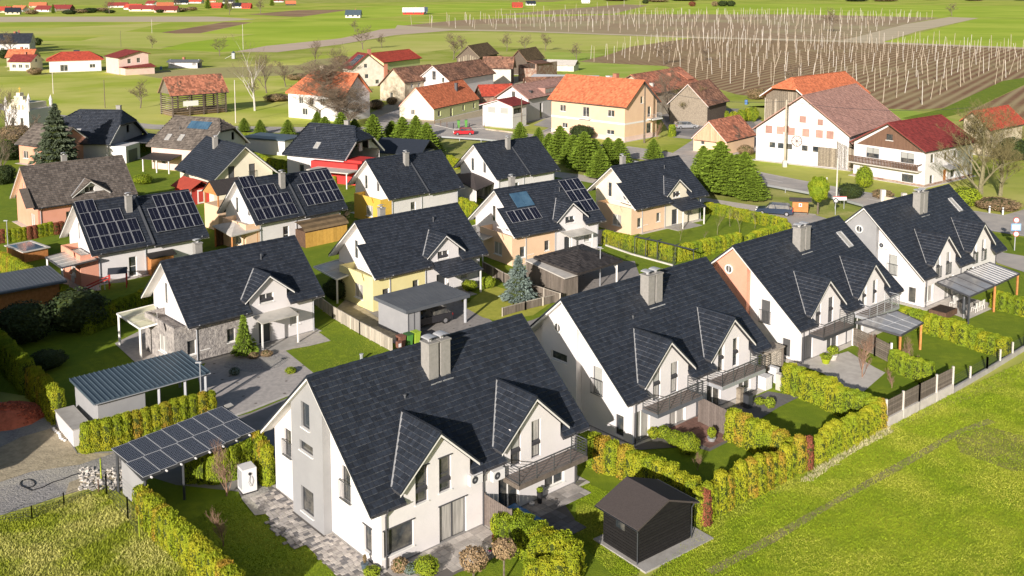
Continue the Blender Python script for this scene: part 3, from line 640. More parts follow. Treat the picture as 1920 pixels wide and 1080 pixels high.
def ac_unit(parent, O, eu, n, s_, z_, w=.85, h=.62, d=.32):
    O = Vector(O); eu = Vector(eu); n = Vector(n); Z = Vector((0,0,1)); P = lambda a, b, c: O+eu*(s_+a)+Z*(z_+b)+n*c
    m = MB(); m.add([P(0,0,.06),P(w,0,.06),P(w,h,.06),P(0,h,.06),P(0,0,d),P(w,0,d),P(w,h,d),P(0,h,d)], [(4,5,6,7),(0,4,7,3),(1,2,6,5),(3,7,6,2),(0,1,5,4),(0,3,2,1)])
    o = m.build('air_conditioner', 'plastic_white', parent)
    c = P(w*.36,h*.5,d+.005); f = MB(); k = 12
    f.add([c+(eu*math.cos(2*math.pi*i/k)+Z*math.sin(2*math.pi*i/k))*h*.36 for i in range(k)], [tuple(range(k))]); fo = f.build('fan_grille', 'metal_dark', o)
    f = MB(); c2 = c+n*.006
    f.add([c2+(eu*math.cos(2*math.pi*i/k)+Z*math.sin(2*math.pi*i/k))*h*.12 for i in range(k)], [tuple(range(k))]); f.build('fan_hub', 'metal_light', o)
    return o
# ================= the four dark-roofed semi-detached houses =================
PV60 = pv_module('pv', w=1.0, h=1.62, cols=6, rows=10)
PVROOF = pv_module('pvr', w=1.0, h=1.62, cols=2, rows=1, lines=True)
def semi(k, label, bay, frame, board='trim_white', kind=0, skyl=False):
    p = FIT[k]; h = House(p, 'house', label, 'house', 'dark roofed semi-detached houses by the field', board=board); L = h.L; q = L/15.7
    c1, c2 = 4.38*q, 11.3*q; a = 2.2; hw = 2.62; apex = h.hr-2.36; ze_d = apex-hw*.93; sl = .93
    yf = h.yf; za = apex-.2; zc = za-sl*a
    fk = dict(fr=frame)
    if kind == 0:
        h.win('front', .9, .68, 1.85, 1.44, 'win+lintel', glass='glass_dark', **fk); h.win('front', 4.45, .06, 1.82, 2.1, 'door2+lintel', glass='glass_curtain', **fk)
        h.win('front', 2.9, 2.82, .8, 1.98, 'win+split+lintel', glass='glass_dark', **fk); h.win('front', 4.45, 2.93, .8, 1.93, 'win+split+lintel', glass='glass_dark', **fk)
        h.win('front', 8.6, .06, 1.55, 2.2, 'door2', **dict(fr='trim_white')); h.win('front', 12.15, .45, 1.6, 1.3, 'win2', fr='trim_white')
        h.win('front', 9.5, 2.68, .78, 2.25, 'door+half', fr=frame); h.win('front', 11.1, 2.68, .72, 2.25, 'door', glass='glass_curtain', fr=frame)
    else:
        gl = {1:'glass_curtain', 2:'shutter_dark', 3:'glass_curtain'}[kind]; kd = {1:'door2', 2:'door2', 3:'win2'}[kind]
        h.win('front', 1.15*q, .06 if kind != 3 else .4, 1.55, 2.1 if kind != 3 else 1.6, kd, glass=gl, fr='trim_white' if kind != 2 else 'trim_dark'); h.win('front', 4.7*q, .06, 1.7, 2.1, 'door2', glass=gl, fr='trim_white')
        for x, kk in ((2.95,'door+half'),(4.75,'door')): h.win('front', x*q, 2.45, .75, 2.15, kk+('+jul' if kind == 3 else ''), glass='shutter_dark' if kind == 2 else 'glass_curtain', fr=frame)
        h.win('front', 8.7*q, .06, 1.6, 2.15, 'door2', fr='trim_white'); h.win('front', 12.4*q, .35, 1.5, 1.5, 'win2', fr='trim_white')
        for x in (9.9, 11.6): h.win('front', x*q, 2.5, .7, 2.15, 'door+split'+('+jul' if kind == 3 else ''), fr='trim_white')
    # left gable
    h.win('left', 2.15, 2.45, .85, 1.95, 'win+jul' if kind == 0 else 'shutter+jul', glass='shutter_dark' if kind == 2 else 'glass_dark', fr=frame)
    h.win('left', 4.25, .5 if kind == 0 else .3, .72, 1.42, 'win+lintel' if kind == 0 else 'win', fr=frame, glass='glass_dark' if kind != 2 else 'shutter_dark')
    h.win('left', -4.15, 2.6, .8, 1.7, 'win+jul', fr=frame)
    zf = h.zr(yf)
    fe = []
    for c in (c2, c1): fe += [(c+a,zf),(c+a,zc),(c,za),(c-a,zc),(c-a,zf)]
    h.walls(front_extra=fe)
    # projecting bay on the gable
    e = .5; xb = h.x0-e; b0, b1 = -2.35, 1.05
    hb = {0:[(-1.2,5.5,.9,1.5),(-1.45,4.1,1.45,.58),(-1.4,.52,1.35,1.5)], 1:[(-1.45,4.0,1.6,.62)], 2:[], 3:[]}[kind]
    mb = MB(); out = [(b0,0),(b1,0),(b1,h.zr(b1)),(0,h.zr(0)),(b0,h.zr(b0))]
    wall_face(mb, (xb,0,0), (0,-1,0), (-1,0,0), out, hb)
    for s_, sg in ((b0,-1),(b1,1)): mb.add([(xb,-s_,0),(h.x0,-s_,0),(h.x0,-s_,h.zr(s_)),(xb,-s_,h.zr(s_))], [(0,1,2,3)])
    bo = mb.build('bay', bay, h.t)
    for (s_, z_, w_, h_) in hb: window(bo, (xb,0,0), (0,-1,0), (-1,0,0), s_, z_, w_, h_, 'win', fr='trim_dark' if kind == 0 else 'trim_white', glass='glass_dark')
    if kind:   # round window
        rc = Vector((xb-.02, .72, 6.4)); n = 20; ring = MB(); vs = []
        for r_, dx in ((.40,0),(.40,-.10),(.30,-.10),(.30,0)): vs += [rc+Vector((dx, math.cos(2*math.pi*i/n)*r_, math.sin(2*math.pi*i/n)*r_)) for i in range(n)]
        ring.add(vs, [(j*n+i, j*n+(i+1)%n, ((j+1)%4)*n+(i+1)%n, ((j+1)%4)*n+i) for j in range(4) for i in range(n)])
        ro_ = ring.build('round_window', 'trim_white', h.t)
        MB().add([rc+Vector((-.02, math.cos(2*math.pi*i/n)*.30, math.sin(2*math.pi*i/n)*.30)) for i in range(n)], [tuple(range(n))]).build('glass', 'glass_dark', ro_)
        MB().box(rc.x-.07, rc.y-.02, rc.z-.3, rc.x-.03, rc.y+.02, rc.z+.3).build('glazing_bar', 'trim_white', ro_)
    cuts = [(c1-a, c1+a), (c2-a, c2+a)]
    yb_ = -(h.hr-apex)/h.sl; ys_ = -(h.hr-ze_d)/h.sl
    keep = lambda X, y: ~((np.minimum(np.abs(X-c1), np.abs(X-c2)) < np.minimum(a-.1, hw*(yb_-y)/(yb_-ys_)-.35)) & (y < yb_))
    h.roof(cuts=cuts, keepf=keep, first=(300, (2.0, -7.0), 0) if kind == 0 else 0, back_tiles=False)
    for c in (c1, c2):
        h.dormer(c, hw, a, apex, ze_d, yf, over=.32, wall_front=False)
    # chimneys
    x = 6.95*q
    S = math.hypot(1, h.sl)
    for i, xx in enumerate((x, x+.86)):
        zt = h.hr+.55; yy = -1.75
        chimney(h.t, xx, yy, .68, .78, zt, h.hr-h.sl*1.9)
        MB().box(xx-.05, yy-.24, h.hr-h.sl*(-yy+.24)+.03, xx+.73, yy-.01, h.hr-h.sl*(-yy+.24)+.09).build('chimney_flashing', 'flash', h.t)
    if skyl: h.skylight(13.4*q, 1.5, .75, 1.75)
    else: h.flue(4.9, 2.9, .18); h.flue(8.4, 2.2, .18)
    # downpipes
    for xx in (h.x0+.25, L/2-.35, h.x1-.22): downpipe(h.t, xx, yf-.07, h.ze, -h.df-.05)
    # balconies
    def balcony(xa, xb_, floor, z=2.3, d=1.35, bars='h', rmat='metal_rail', fill=None):
        b = MB().box(xa, yf-d, z-.28, xb_, yf-.003, z-.03).build('balcony', floor, h.t)
        MB().box(xa+.06, yf-d+.06, z-.03, xb_-.06, yf-.003, z-.01).build('balcony_floor', 'wood_taupe', b)
        railing('balcony_railing', b, [(xa+.04,yf-.02),(xa+.04,yf-d+.04),(xb_-.04,yf-d+.04),(xb_-.04,yf-.02)], z-.02, 1.0, rmat, bars)
        return b
    if kind == 0: balcony(8.95, 14.35, 'wood_grey', 2.33, 1.35, 'h', 'metal_rail')
    if kind == 1: balcony(1.9, 6.6, 'metal_sheet_dark'); balcony(8.7, 13.8, 'metal_light')
    if kind == 2: balcony(2.1, 6.7, 'metal_dark', rmat='metal_rail'); balcony(9.1, 14.1, 'metal_light', rmat='metal_light')
    if kind == 0:
        ac_unit(h.t, (0,yf,0), (1,0,0), (0,-1,0), 6.35, 2.75, .85, .6); ac_unit(h.t, (0,yf,0), (1,0,0), (0,-1,0), 7.95, 2.45, .85, .6)
    if kind == 3: ac_unit(h.t, (h.x0,0,0), (0,-1,0), (-1,0,0), 1.2, 4.9, .85, .6)
    return h
HA = semi('A', 'large white house with grey gable bay, nearest the camera', 'wall_grey', 'trim_dark', kind=0)
HB = semi('B', 'white house with round window in a pale bay, second in the field-side row', 'wall_offwhite', 'trim_dark', kind=1)
HC = semi('C', 'semi-detached house with salmon gable bay and round window, third in the row', 'wall_salmon', 'trim_dark', kind=2, skyl=True)
HD = semi('D', 'house with grey gable bay and round window at the road end of the row', 'wall_grey', 'trim_dark', kind=3, skyl=True)

# ================= the detached dark-roofed houses behind =================
def detached(k, label, accent, wall='wall_white', notch=True, dormer=True, canopy='roof', pv=None, gap=False, chim=None, solar=False, step=True, balc=True):
    p = list(FIT[k]); h = House(p, 'house', label, 'house', 'detached houses of the estate', wall=wall); L = h.L; yf = h.yf
    c, hw, a = 7.3, 2.3, 1.75; apex = 5.95; ze_d = 4.12; sl = (apex-ze_d)/hw; za = apex-.2; zc = za-sl*a; zf = h.zr(yf)
    mats = {}
    if dormer:
        h.win('front', 3.5, .95, .75, 1.15, 'win', glass='glass_dark'); h.win('front', 6.35, .1, 1.15, 2.0, 'fdoor', fr='trim_white', glass='metal_dark')
        h.win('front', 9.3, 1.0, .95, 1.2, 'win', glass='glass_curtain'); h.win('front', 6.5, 3.55, 1.3, .78, 'win2'); h.win('front', 1.2, .95, .75, 1.15)
        fe = [(c+a,zf),(c+a,zc),(c,za),(c-a,zc),(c-a,zf)]
    else:
        h.win('front', 3.85, .15, .8, 2.05, 'win+split', glass='glass_dark'); fe = []
    h.win('left', 1.0, 3.55, .75, 1.85, 'door', glass='shutter_dark'); h.win('left', -1.6, 3.55, .75, 1.85, 'door', glass='glass_dark')
    h.win('left', 1.2, .1, 1.7, 2.0, 'door2', glass='glass_curtain'); h.win('right', -2.2, .9, 1.2, 1.2, 'win2'); h.win('right', .8, 3.7, 1.0, 1.2, 'win')
    h.walls(front_extra=fe, mats=mats)
    if dormer and accent:   # coloured panel of the lower left front
        MB().box(h.x0+.0, yf-.012, .12, 4.95, yf-.002, zf-.03).build('painted_panel', accent, h.t) if False else None
    # block with balcony that projects from the left gable
    if balc:
        xa = -.95; y0, y1 = yf-.02, 1.4; zt = 3.25
        bl = MB(); wall_face(bl, (xa,0,0), (0,-1,0), (-1,0,0), [(-y1,0),(-y0,0),(-y0,zt),(-y0-1.1,zt),(-y0-1.5,zt-.7),(-y0-1.9,zt),(-y1,zt)], [(1.2,.75,1.5,1.4)])
        if dormer:
            wall_face(bl, (0,y0-.0,0), (1,0,0), (0,-1,0), [(xa,0),(4.95,0),(4.95,zf-.05),(h.x0,zf-.05),(h.x0,zt),(xa,zt)] if dormer else [(xa,0),(h.x0,0),(h.x0,zt),(xa,zt)], [(.1,.75,.75,1.2),(3.5,.95,.75,1.15)] if dormer else [])
        else: wall_face(bl, (0,y0,0), (1,0,0), (0,-1,0), [(xa,0),(h.x0,0),(h.x0,zt),(xa,zt)], [])
        bl.add([(xa,y1,0),(h.x0,y1,0),(h.x0,y1,zt),(xa,y1,zt)], [(0,1,2,3)])
        bl.box(xa+.15, y0+.15, zt-.75, h.x0, y1-.15, zt-.7)
        bl.add([(xa,y0,zt),(xa+.15,y0+.15,zt),(xa+.15,y1-.15,zt),(xa,y1,zt)], [(0,1,2,3)])
        bl.add([(xa+.15,y0+.15,zt),(xa+.15,y1-.15,zt),(xa+.15,y1-.15,zt-.7),(xa+.15,y0+.15,zt-.7)], [(0,1,2,3)])
        bo = bl.build('balcony_block', accent or wall, h.t)
        window(bo, (xa,0,0), (0,-1,0), (-1,0,0), 1.2, .75, 1.5, 1.4, 'win2', glass='glass_curtain')
        if dormer: window(bo, (0,y0,0), (1,0,0), (0,-1,0), .1, .75, .75, 1.2, 'win'); 
    cuts = [(c-a, c+a)] if dormer else []
    yb_ = -(h.hr-apex)/h.sl; ys_ = -(h.hr-ze_d)/h.sl
    keep = (lambda X, y: ~((np.abs(X-c) < np.minimum(a-.1, hw*(yb_-y)/(yb_-ys_)-.35)) & (y < yb_))) if dormer else None
    if gap:
        # the two halves of the roof stand apart in height with a dark slot between them
        m = L*.52
        kf = lambda X, y: np.ones(len(X), bool)
        h.roof(xr=m, first=0); r1 = h.ro; h.roof(xl=m+.02, drop=.16); h.ro2 = h.ro
        MB().add([(m+.011,0,h.hr-.1),(m+.011,-h.df,h.ze-.1),(m+.011,-h.df,h.ze+.10),(m+.011,0,h.hr+.10),(m-.25,0,h.hr+.10),(m-.25,-h.df,h.ze+.10)], [(0,1,2,3),(3,2,5,4)]).build('roof_step', 'flash_dark', h.t)
    else: h.roof(cuts=cuts, keepf=keep)
    if step and not gap:   # slightly raised left half
        S = math.hypot(1, h.sl); m = L*.47
        MB().slab([(0,-1.2,h.hr-h.sl*1.2+.10),(m,-1.2,h.hr-h.sl*1.2+.10),(m,0,h.hr+.10),(0,0,h.hr+.10)], .09).build('ridge_course', h.tile, h.ro) if False else None
    if notch:   # lower left corner of the roof reaches past the gable
        y0, y1 = -h.df, -2.0; x0 = -1.05; z = lambda y: h.hr-h.sl*abs(y)
        o = MB().slab([(x0,y0,z(y0)),(-.02,y0,z(y0)),(-.02,y1,z(y1)),(x0,y1,z(y1))], .16).build('roof_extension', 'roof_under', h.t)
        S = math.hypot(1, h.sl); 
        tile_boxes((x0,y1,z(y1)), (1,0,0), (0,-1/S,-h.sl/S), 4, int((y1-y0)*S/.32+.5), 1.03/4, (y1-y0)*S/int((y1-y0)*S/.32+.5), lambda a_, b_: np.ones(len(a_), bool), h.tile, o)
        b = MB(); b.beam((x0-.02,y0,z(y0)-.1),(x0-.02,y1,z(y1)-.1), .035, .2, up=(0,0,1)); b.build('bargeboard', 'trim_white', o)
        b = MB(); b.beam((x0-.02,y0,z(y0)+.05),(x0-.02,y1,z(y1)+.05), .08, .1); b.build('verge_tiles', h.tile, o)
        # timber truss under it
        t = MB(); t.beam((x0+.1,-4.3,z(-4.3)-.3),(x0+.1,-1.9,z(-4.3)-.15), .12); t.beam((x0+.1,-3.4,z(-4.3)-.2),(x0+.1,-2.1,z(-2.1)-.3), .1); t.build('truss', 'trim_white', o)
    if dormer:
        h.dormer(c, hw, a, apex, ze_d, yf, over=.35, wall_front=False, flash='flash')
        S = math.hypot(1, h.sl)
        if canopy == 'roof':   # tiled porch roof
            x0, x1, zt, zb, yo = 5.2, 10.3, 3.4, 2.35, yf-2.0
            o = MB().slab([(x0+.9,yo,zb),(x1+.3,yo,zb),(x1-.6,yf,zt),(x0,yf,zt)], .12).build('porch_roof', 'roof_under', h.t)
            SS = math.hypot(2.0, zt-zb)
            tile_boxes((x0+.1,yf,zt), (1,0,0), (.18,-2/SS,-(zt-zb)/SS), 16, 7, .3, SS/7, lambda a_, b_: np.ones(len(a_), bool), h.tile, o)
            for xx in (x0+1.1, x1): MB().beam((xx,yo+.12,.02),(xx,yo+.12,zb-.1), .12).build('porch_post', 'trim_white', h.t)
        else:
            x0, x1, z0 = 5.7, 9.2, 2.75
            o = MB().slab([(x0,yf-1.7,z0-.25),(x1,yf-1.7,z0-.25),(x1,yf,z0),(x0,yf,z0)], .08).build('porch_roof', 'polycarb', h.t)
            for xx in (x0+.1, x1-.1): MB().beam((xx,yf-1.6,.02),(xx,yf-1.6,z0-.3), .12).build('porch_post', 'trim_white', h.t)
        MB().box(5.0, yf-2.2, -.02, 9.6, yf-.02, .06).build('porch_step', 'concrete', h.t)
        h.flue(8.3, 1.7, .45)
    for ch in (chim or []): chimney(h.t, ch[0], ch[1], .62, .5, h.hr+ch[2], h.hr-h.sl*abs(ch[1])-.6)
    for xx in ((.9, 5.6 if not dormer else 5.0, L-.75)): downpipe(h.t, xx, yf-.07, h.ze, -h.df-.05, 'trim_grey')
    return h
HF = detached('F', 'house with grey stone-clad lower corner behind the long corrugated garage', 'stone_clad', notch=False, canopy='flat', chim=[(3.4,.9,.65)])
HG = detached('G', 'pale yellow detached house with tiled porch roof beside the standing-seam carport', 'wall_yellow', chim=[(3.4,.8,.55)])
HH = detached('H', 'peach house with two blue collectors and solar panels on its dark roof', 'wall_peach', canopy='flat', chim=[(3.0,.9,.8)])
HI = detached('I', 'cream and peach house behind the clipped hedge with bare young trees in front', 'wall_peach', wall='wall_cream', chim=[(2.9,.9,.75)])
HJ = detached('J', 'house with salmon balcony and solar panels on both halves of its roof', 'wall_salmon', dormer=False, notch=False, gap=True, chim=[(4.85,-1.55,.35)])
HK = detached('K', 'solar-panelled house between the timber gazebo and the yellow shed', 'wall_peach', dormer=False, notch=False, gap=True, chim=[(5.1,-1.5,.35)])
HL = detached('L', 'house with ochre yellow balcony block and plain dark roof', 'wall_ochre', dormer=False, notch=False, gap=True, chim=[(5.2,-1.5,.4)])
HM = detached('M', 'white detached house with plain dark roof nearest the red car', 'wall_white', dormer=False, notch=False, gap=True, balc=False, chim=[(5.15,-1.45,.45)])
HO = detached('O', 'brown-roofed detached house with salmon wall and white dormer at the left edge', 'wall_salmon', wall='wall_salmon', dormer=False, notch=False, step=False, balc=False, chim=[(5.3,.9,.65)])
def roof_pv(h, ro, groups):
    keep = h.ro; h.ro = ro
    for (x, sd, c_, r_, w_, hh, skip) in groups: h.pv(x, sd, c_, r_, w_, hh, PVROOF, skip)
    h.ro = keep
# ================= older houses and village buildings =================
def hip_roof(h, hl, hh, yl, yr, tiles=True, gut=True, tg=None):
    """hipped or half-hipped roof: eaves from -hl to L+hh, hips starting at distance yl / yr from the ridge line"""
    L = h.L; t = h.th; z = lambda y: h.hr-h.sl*abs(y); df, db = h.df, h.db
    Fp = [(-hl,-df,z(df)),(L+hh,-df,z(df)),(L+hh,-yr,z(yr)),(L,0,z(0)),(0,0,z(0)),(-hl,-yl,z(yl))]
    Bp = [(L+hh,db,z(db)),(-hl,db,z(db)),(-hl,min(yl,db),z(min(yl,db))),(0,0,z(0)),(L,0,z(0)),(L+hh,min(yr,db),z(min(yr,db)))]
    def clean(P):
        o = []
        for p in P:
            if not o or (Vector(p)-Vector(o[-1])).length > 1e-3: o.append(p)
        if (Vector(o[0])-Vector(o[-1])).length < 1e-3: o.pop()
        return o
    r = MB(); r.slab(clean(Fp), t).slab(clean(Bp), t)
    if hl > .05: r.slab([(-hl,min(yl,db),z(min(yl,db))),(-hl,-yl,z(yl)),(0,0,z(0))], t)
    if hh > .05: r.slab([(L+hh,-yr,z(yr)),(L+hh,min(yr,db),z(min(yr,db))),(L,0,z(0))], t)
    ro = r.build('roof', h.tile, h.t); S = math.hypot(1, h.sl); h.ro = ro
    if tiles:
        w = h.tw; ns = int(df*S/h.tg+.4); gq = df*S/ns; nx = int((L+hl+hh)/w+.5)
        def keep(x, sd):
            X = x-hl; y = sd/S; k = np.ones(len(x), bool)
            if hl > .05: k &= (X > -hl*np.clip(y/max(yl,.01),0,1)-.1)
            if hh > .05: k &= (X < L+hh*np.clip(y/max(yr,.01),0,1)+.1)
            return k
        tile_boxes((-hl,0,z(0)), (1,0,0), (0,-1/S,-h.sl/S), nx, ns, w, gq, keep, h.tile, ro)
        for (e, y, X0, sg) in ((hh, yr, L, 1), (hl, yl, 0, -1)):
            if e > .05:
                dz = z(y)-z(0); SS = math.hypot(e, dz); n2 = max(1, int(SS/h.tg+.4)); nw = int(2*y/w+.5)
                tile_boxes((X0,-y,z(0)), (0,1,0), (sg*e/SS,0,dz/SS), nw, n2, 2*y/max(nw,1), SS/n2, lambda a, b: np.abs(a-y) < y*(b+.1)/SS+.1, h.tile, ro)
    m = MB(); m.beam((0,0,z(0)+.07),(L,0,z(0)+.07), .2, .12)
    for (e, y, X0, sg) in ((hh, yr, L, 1), (hl, yl, 0, -1)):
        if e > .05:
            for s2 in (-1, 1): m.beam((X0,0,z(0)+.06),(X0+sg*e,s2*y,z(y)+.06), .16, .1)
    m.build('ridge_tiles', h.tile, ro)
    b = MB()
    for xx, y0 in ((-hl-.02, yl), (L+hh+.02, yr)):
        for y1, y2 in ((-df, -y0), (db, min(y0, db))):
            if abs(y1-y2) > .1: b.beam((xx,y1,z(y1)-.1),(xx,y2,z(y2)-.1), .04, .22)
    b.build('bargeboard', h.board, ro)
    if gut: gutter(ro, (-hl,-df-.05,z(df)-.03), (L+hh,-df-.05,z(df)-.03))
    return ro
def hip_walls(h, x0, x1, yl, yr, wall=None, mats=None):
    """walls for a (half-)hipped roof"""
    mats = mats or {}
    z = lambda y: h.hr-h.sl*abs(y)-h.th-.03
    for f in ('front','back','left','right'):
        mb = MB(); mt = mats.get(f, wall or h.wall)
        if f == 'front': wall_face(mb, (0,h.yf,0), (1,0,0), (0,-1,0), [(x0,0),(x1,0),(x1,z(h.yf)),(x0,z(h.yf))], h.holes['front'])
        elif f == 'back': wall_face(mb, (0,h.yb,0), (-1,0,0), (0,1,0), [(-x1,0),(-x0,0),(-x0,z(h.yb)),(-x1,z(h.yb))], h.holes['back'])
        else:
            y = yl if f == 'left' else yr; xx = x0 if f == 'left' else x1; y_ = min(y, -h.yf); yb_ = min(y, h.yb); sg = 1 if f == 'right' else -1
            P = [(h.yf,0),(h.yb,0),(h.yb,z(h.yb)),(yb_,z(yb_)-.25),(-y_,z(y_)-.25),(h.yf,z(h.yf))]
            Q = []
            for p in P:
                if not Q or abs(p[0]-Q[-1][0])+abs(p[1]-Q[-1][1]) > .02: Q.append(p)
            if f == 'left': Q = [(-a, b) for a, b in Q][::-1]
            wall_face(mb, (xx,0,0), (0,sg,0), (sg,0,0), Q, h.holes[f])
        mb.build('wall', mt, h.t)
def gable(k, name, label, cat, wall, tile, wins=(), chim=(), tw=.42, tg=.42, board='trim_white', group='village houses', mats=None, dz=None, **kw):
    h = House(FIT[k] if isinstance(k, str) else k, name, label, cat, group, wall=wall, tile=tile, tw=tw, tg=tg, board=board)
    for w in wins: h.win(*w[:5], w[5] if len(w) > 5 else 'win', **(w[6] if len(w) > 6 else {}))
    h.walls(mats=mats); h.roof(**kw)
    for c in chim: chimney(h.t, c[0], c[1], c[2], c[2], h.hr+c[3], h.hr-h.sl*abs(c[1])-.5, mat=c[4] if len(c) > 4 else 'chimney_brick', cowl=False)
    return h
# dormer and details of the brown-roofed house
HO.board = 'trim_white'
EO = HO
EO.tile = 'tile_brown'
# re-cover it in brown tiles
for ch in list(EO.ro.children)+[EO.ro]:
    if ch.type == 'MESH' and len(ch.data.materials) and ch.data.materials[0].name in ('tile_dark',): ch.data.materials[0] = MATS['tile_brown']
for c_ in EO.t.children:
    for ch in [c_]+list(c_.children):
        if ch.type == 'MESH' and len(ch.data.materials) and ch.data.materials[0].name == 'tile_dark': ch.data.materials[0] = MATS['tile_brown']
EO.dormer(6.95, 2.35, 1.75, EO.hr-2.05, EO.hr-3.75, -3.75, over=.45, wall='wall_white', wins=[(6.3, EO.hr-3.55, 1.2, .75, 'win2')])
MB().add([(-1.0,-5.0,EO.hr-.855*5.0),(-.02,-5.0,EO.hr-.855*5.0),(-.02,-2.6,EO.hr-.855*2.6),(-1.0,-2.6,EO.hr-.855*2.6)], [(0,1,2,3)]).build('roof_extension', 'tile_brown', EO.t)
for x in (.2, 3.2): pass
# solar roofs
S_ = math.hypot(1, HJ.sl)
HJ.pv(.15, .35, 2, 1, .85, 1.0, PVROOF); HJ.pv(.18, 1.45, 4, 1, 1.02, 1.5, PVROOF); HJ.pv(.25, 3.0, 5, 2, 1.04, 1.5, PVROOF); HJ.pv(7.0, .45, 5, 3, 1.03, 1.55, PVROOF, {(0,0)})
HK.pv(.5, .35, 2, 1, .85, .9, PVROOF); HK.pv(.35, 1.35, 4, 1, 1.02, 1.45, PVROOF); HK.pv(.45, 2.85, 5, 2, 1.04, 1.45, PVROOF); HK.pv(7.35, .5, 5, 3, 1.03, 1.5, PVROOF, {(0,0)})
HH.pv(-.35, 3.2, 4, 1, 1.02, 1.65, PVROOF); HH.pv(9.0, .2, 3, 3, 1.0, 1.62, PVROOF)
for i in range(2): HH.on_roof('solar_collector', lambda m: m.box(0,-2.0,.05,1.15,0,.13), 1.5+i*1.22, .95, 'collector')
# P: dark half-hipped house in the shade of the spruce
hp = House(FIT['P'], 'house', 'dark half-hipped house with white garage front behind the big spruce', 'house', 'older houses of the estate', tile='tile_dark', tw=.4, tg=.36)
hp.df = 6.6; hp.db = 6.6; hp.sl = (hp.hr-3.4)/6.6; hp.yf = -6.0; hp.yb = 6.0; hp.x0 = -2
hp.win('right', .5, 4.3, 1.0, 1.3, 'win2'); hp.win('front', 1.0, 1.0, 1.2, 1.2)
hip_walls(hp, -2.6, 8.2, 2.6, 2.9, 'wall_lightgrey', {'right': 'wall_grey'}); hip_roof(hp, 3.2, 1.2, 2.6, 2.9); hp.skylight(1.6, 4.8); hp.flue(1.0, 2.2)
chimney(hp.t, 6.4, .5, .8, .5, hp.hr+.7, hp.hr-1, cowl=False)
MB().box(8.2,-5.6,0,11.2,-.8,2.9).build('garage_block', 'wall_white', hp.t); MB().box(11.2,-4.8,.05,11.23,-1.8,2.1).build('garage_door', 'metal_sheet_dark', hp.t)
MB().slab([(8.3,-.7,3.0),(12.5,-.7,2.9),(12.5,7.5,2.9),(8.3,7.5,3.3)], .2).build('annex_roof', 'tile_dark', hp.t)
# Q: brown half-hipped house
hq = House(FIT['Q'], 'house', 'house with brown half-hipped roof, two skylights and a row of solar collectors', 'house', 'older houses of the estate', wall='wall_pink', tile='tile_brown', tw=.4, tg=.36)
hq.win('right', 1.6, 4.5, .75, 1.3, 'win'); hq.win('front', 1.0, .9, 1.0, 1.2)
hip_walls(hq, -.9, 10.3, 5.0, 2.0, 'wall_pink', {'right': 'wall_offwhite'}); hip_roof(hq, 1.53, 1.75, 5.26, 2.0)
hq.skylight(1.3, 4.1, .9, 1.3); hq.skylight(3.9, 4.0, .9, 1.3); hq.flue(3.0, 3.0)
for i in range(7): hq.on_roof('solar_collector', lambda m: m.box(0,-1.6,.05,.56,0,.12).box(-.03,-1.65,.04,.0,.05,.14), 4.2+i*.61, .95, 'collector')
MB().slab([(-.6,-7.8,2.2),(5.4,-7.8,2.2),(5.4,-4.8,2.75),(-.6,-4.8,2.75)], .1).build('porch_roof', 'tile_darkbrown', hq.t)
for xx in (-.2, 2.6, 5.1): MB().beam((xx,-7.5,.0),(xx,-7.5,2.1), .18).build('porch_post', 'trim_white', hq.t)
# T: gable towards us
ht = House(FIT['T'], 'house', 'cream gable house with two tall brown shutters above the red shed', 'house', 'detached houses of the estate', wall='wall_cream')
ht.win('right', -2.3, 2.9, .95, 2.1, 'shutter', glass='shutter_dark', fr='wood_brown'); ht.win('right', .8, 2.9, .95, 2.1, 'shutter+jul', glass='shutter_dark', fr='wood_brown')
ht.win('right', -1.8, .4, 1.6, 1.8, 'door2'); ht.walls()
ht.roof(xr=6.6); r1 = ht.ro; ht.roof(xl=6.7, drop=-.1)
chimney(ht.t, 5.0, -1.3, .6, .6, ht.hr+.5, ht.hr-2)
# S: black half-hipped house with red annex
hs = House(FIT['S'], 'house', 'house with black half-hipped roof and bright red base wall', 'house', 'older houses of the estate', wall='wall_white', tile='tile_dark', tw=.4, tg=.36)
hs.win('right', -.6, 4.2, .8, 1.3, 'win'); hs.win('right', 2.0, 4.3, .8, 1.3); hs.win('front', 1.5, .9, .9, 1.3, 'win')
hip_walls(hs, -.8, 9.9, 4.9, 2.5, 'wall_white'); hip_roof(hs, 1.41, 2.0, 5.37, 2.45); hs.skylight(3.6, 3.9, .9, 1.3); hs.flue(2.0, 1.6, .6)
chimney(hs.t, 6.0, .9, .8, .5, hs.hr+.6, hs.hr-1, cowl=False)
MB().box(4.6,-6.0,0,13.2,-4.9,3.2).build('red_annex', 'wall_red', hs.t); MB().box(9.95,-4.88,0,13.2,-1.0,3.55).build('red_annex', 'wall_red', hs.t)
MB().box(6.0,-9.0,2.3,13.6,-6.02,2.45).build('terrace_roof', 'concrete_light', hs.t); 
for xx in (6.4, 13.2): MB().beam((xx,-8.8,0),(xx,-8.8,2.3), .15).build('porch_post', 'trim_white', hs.t)
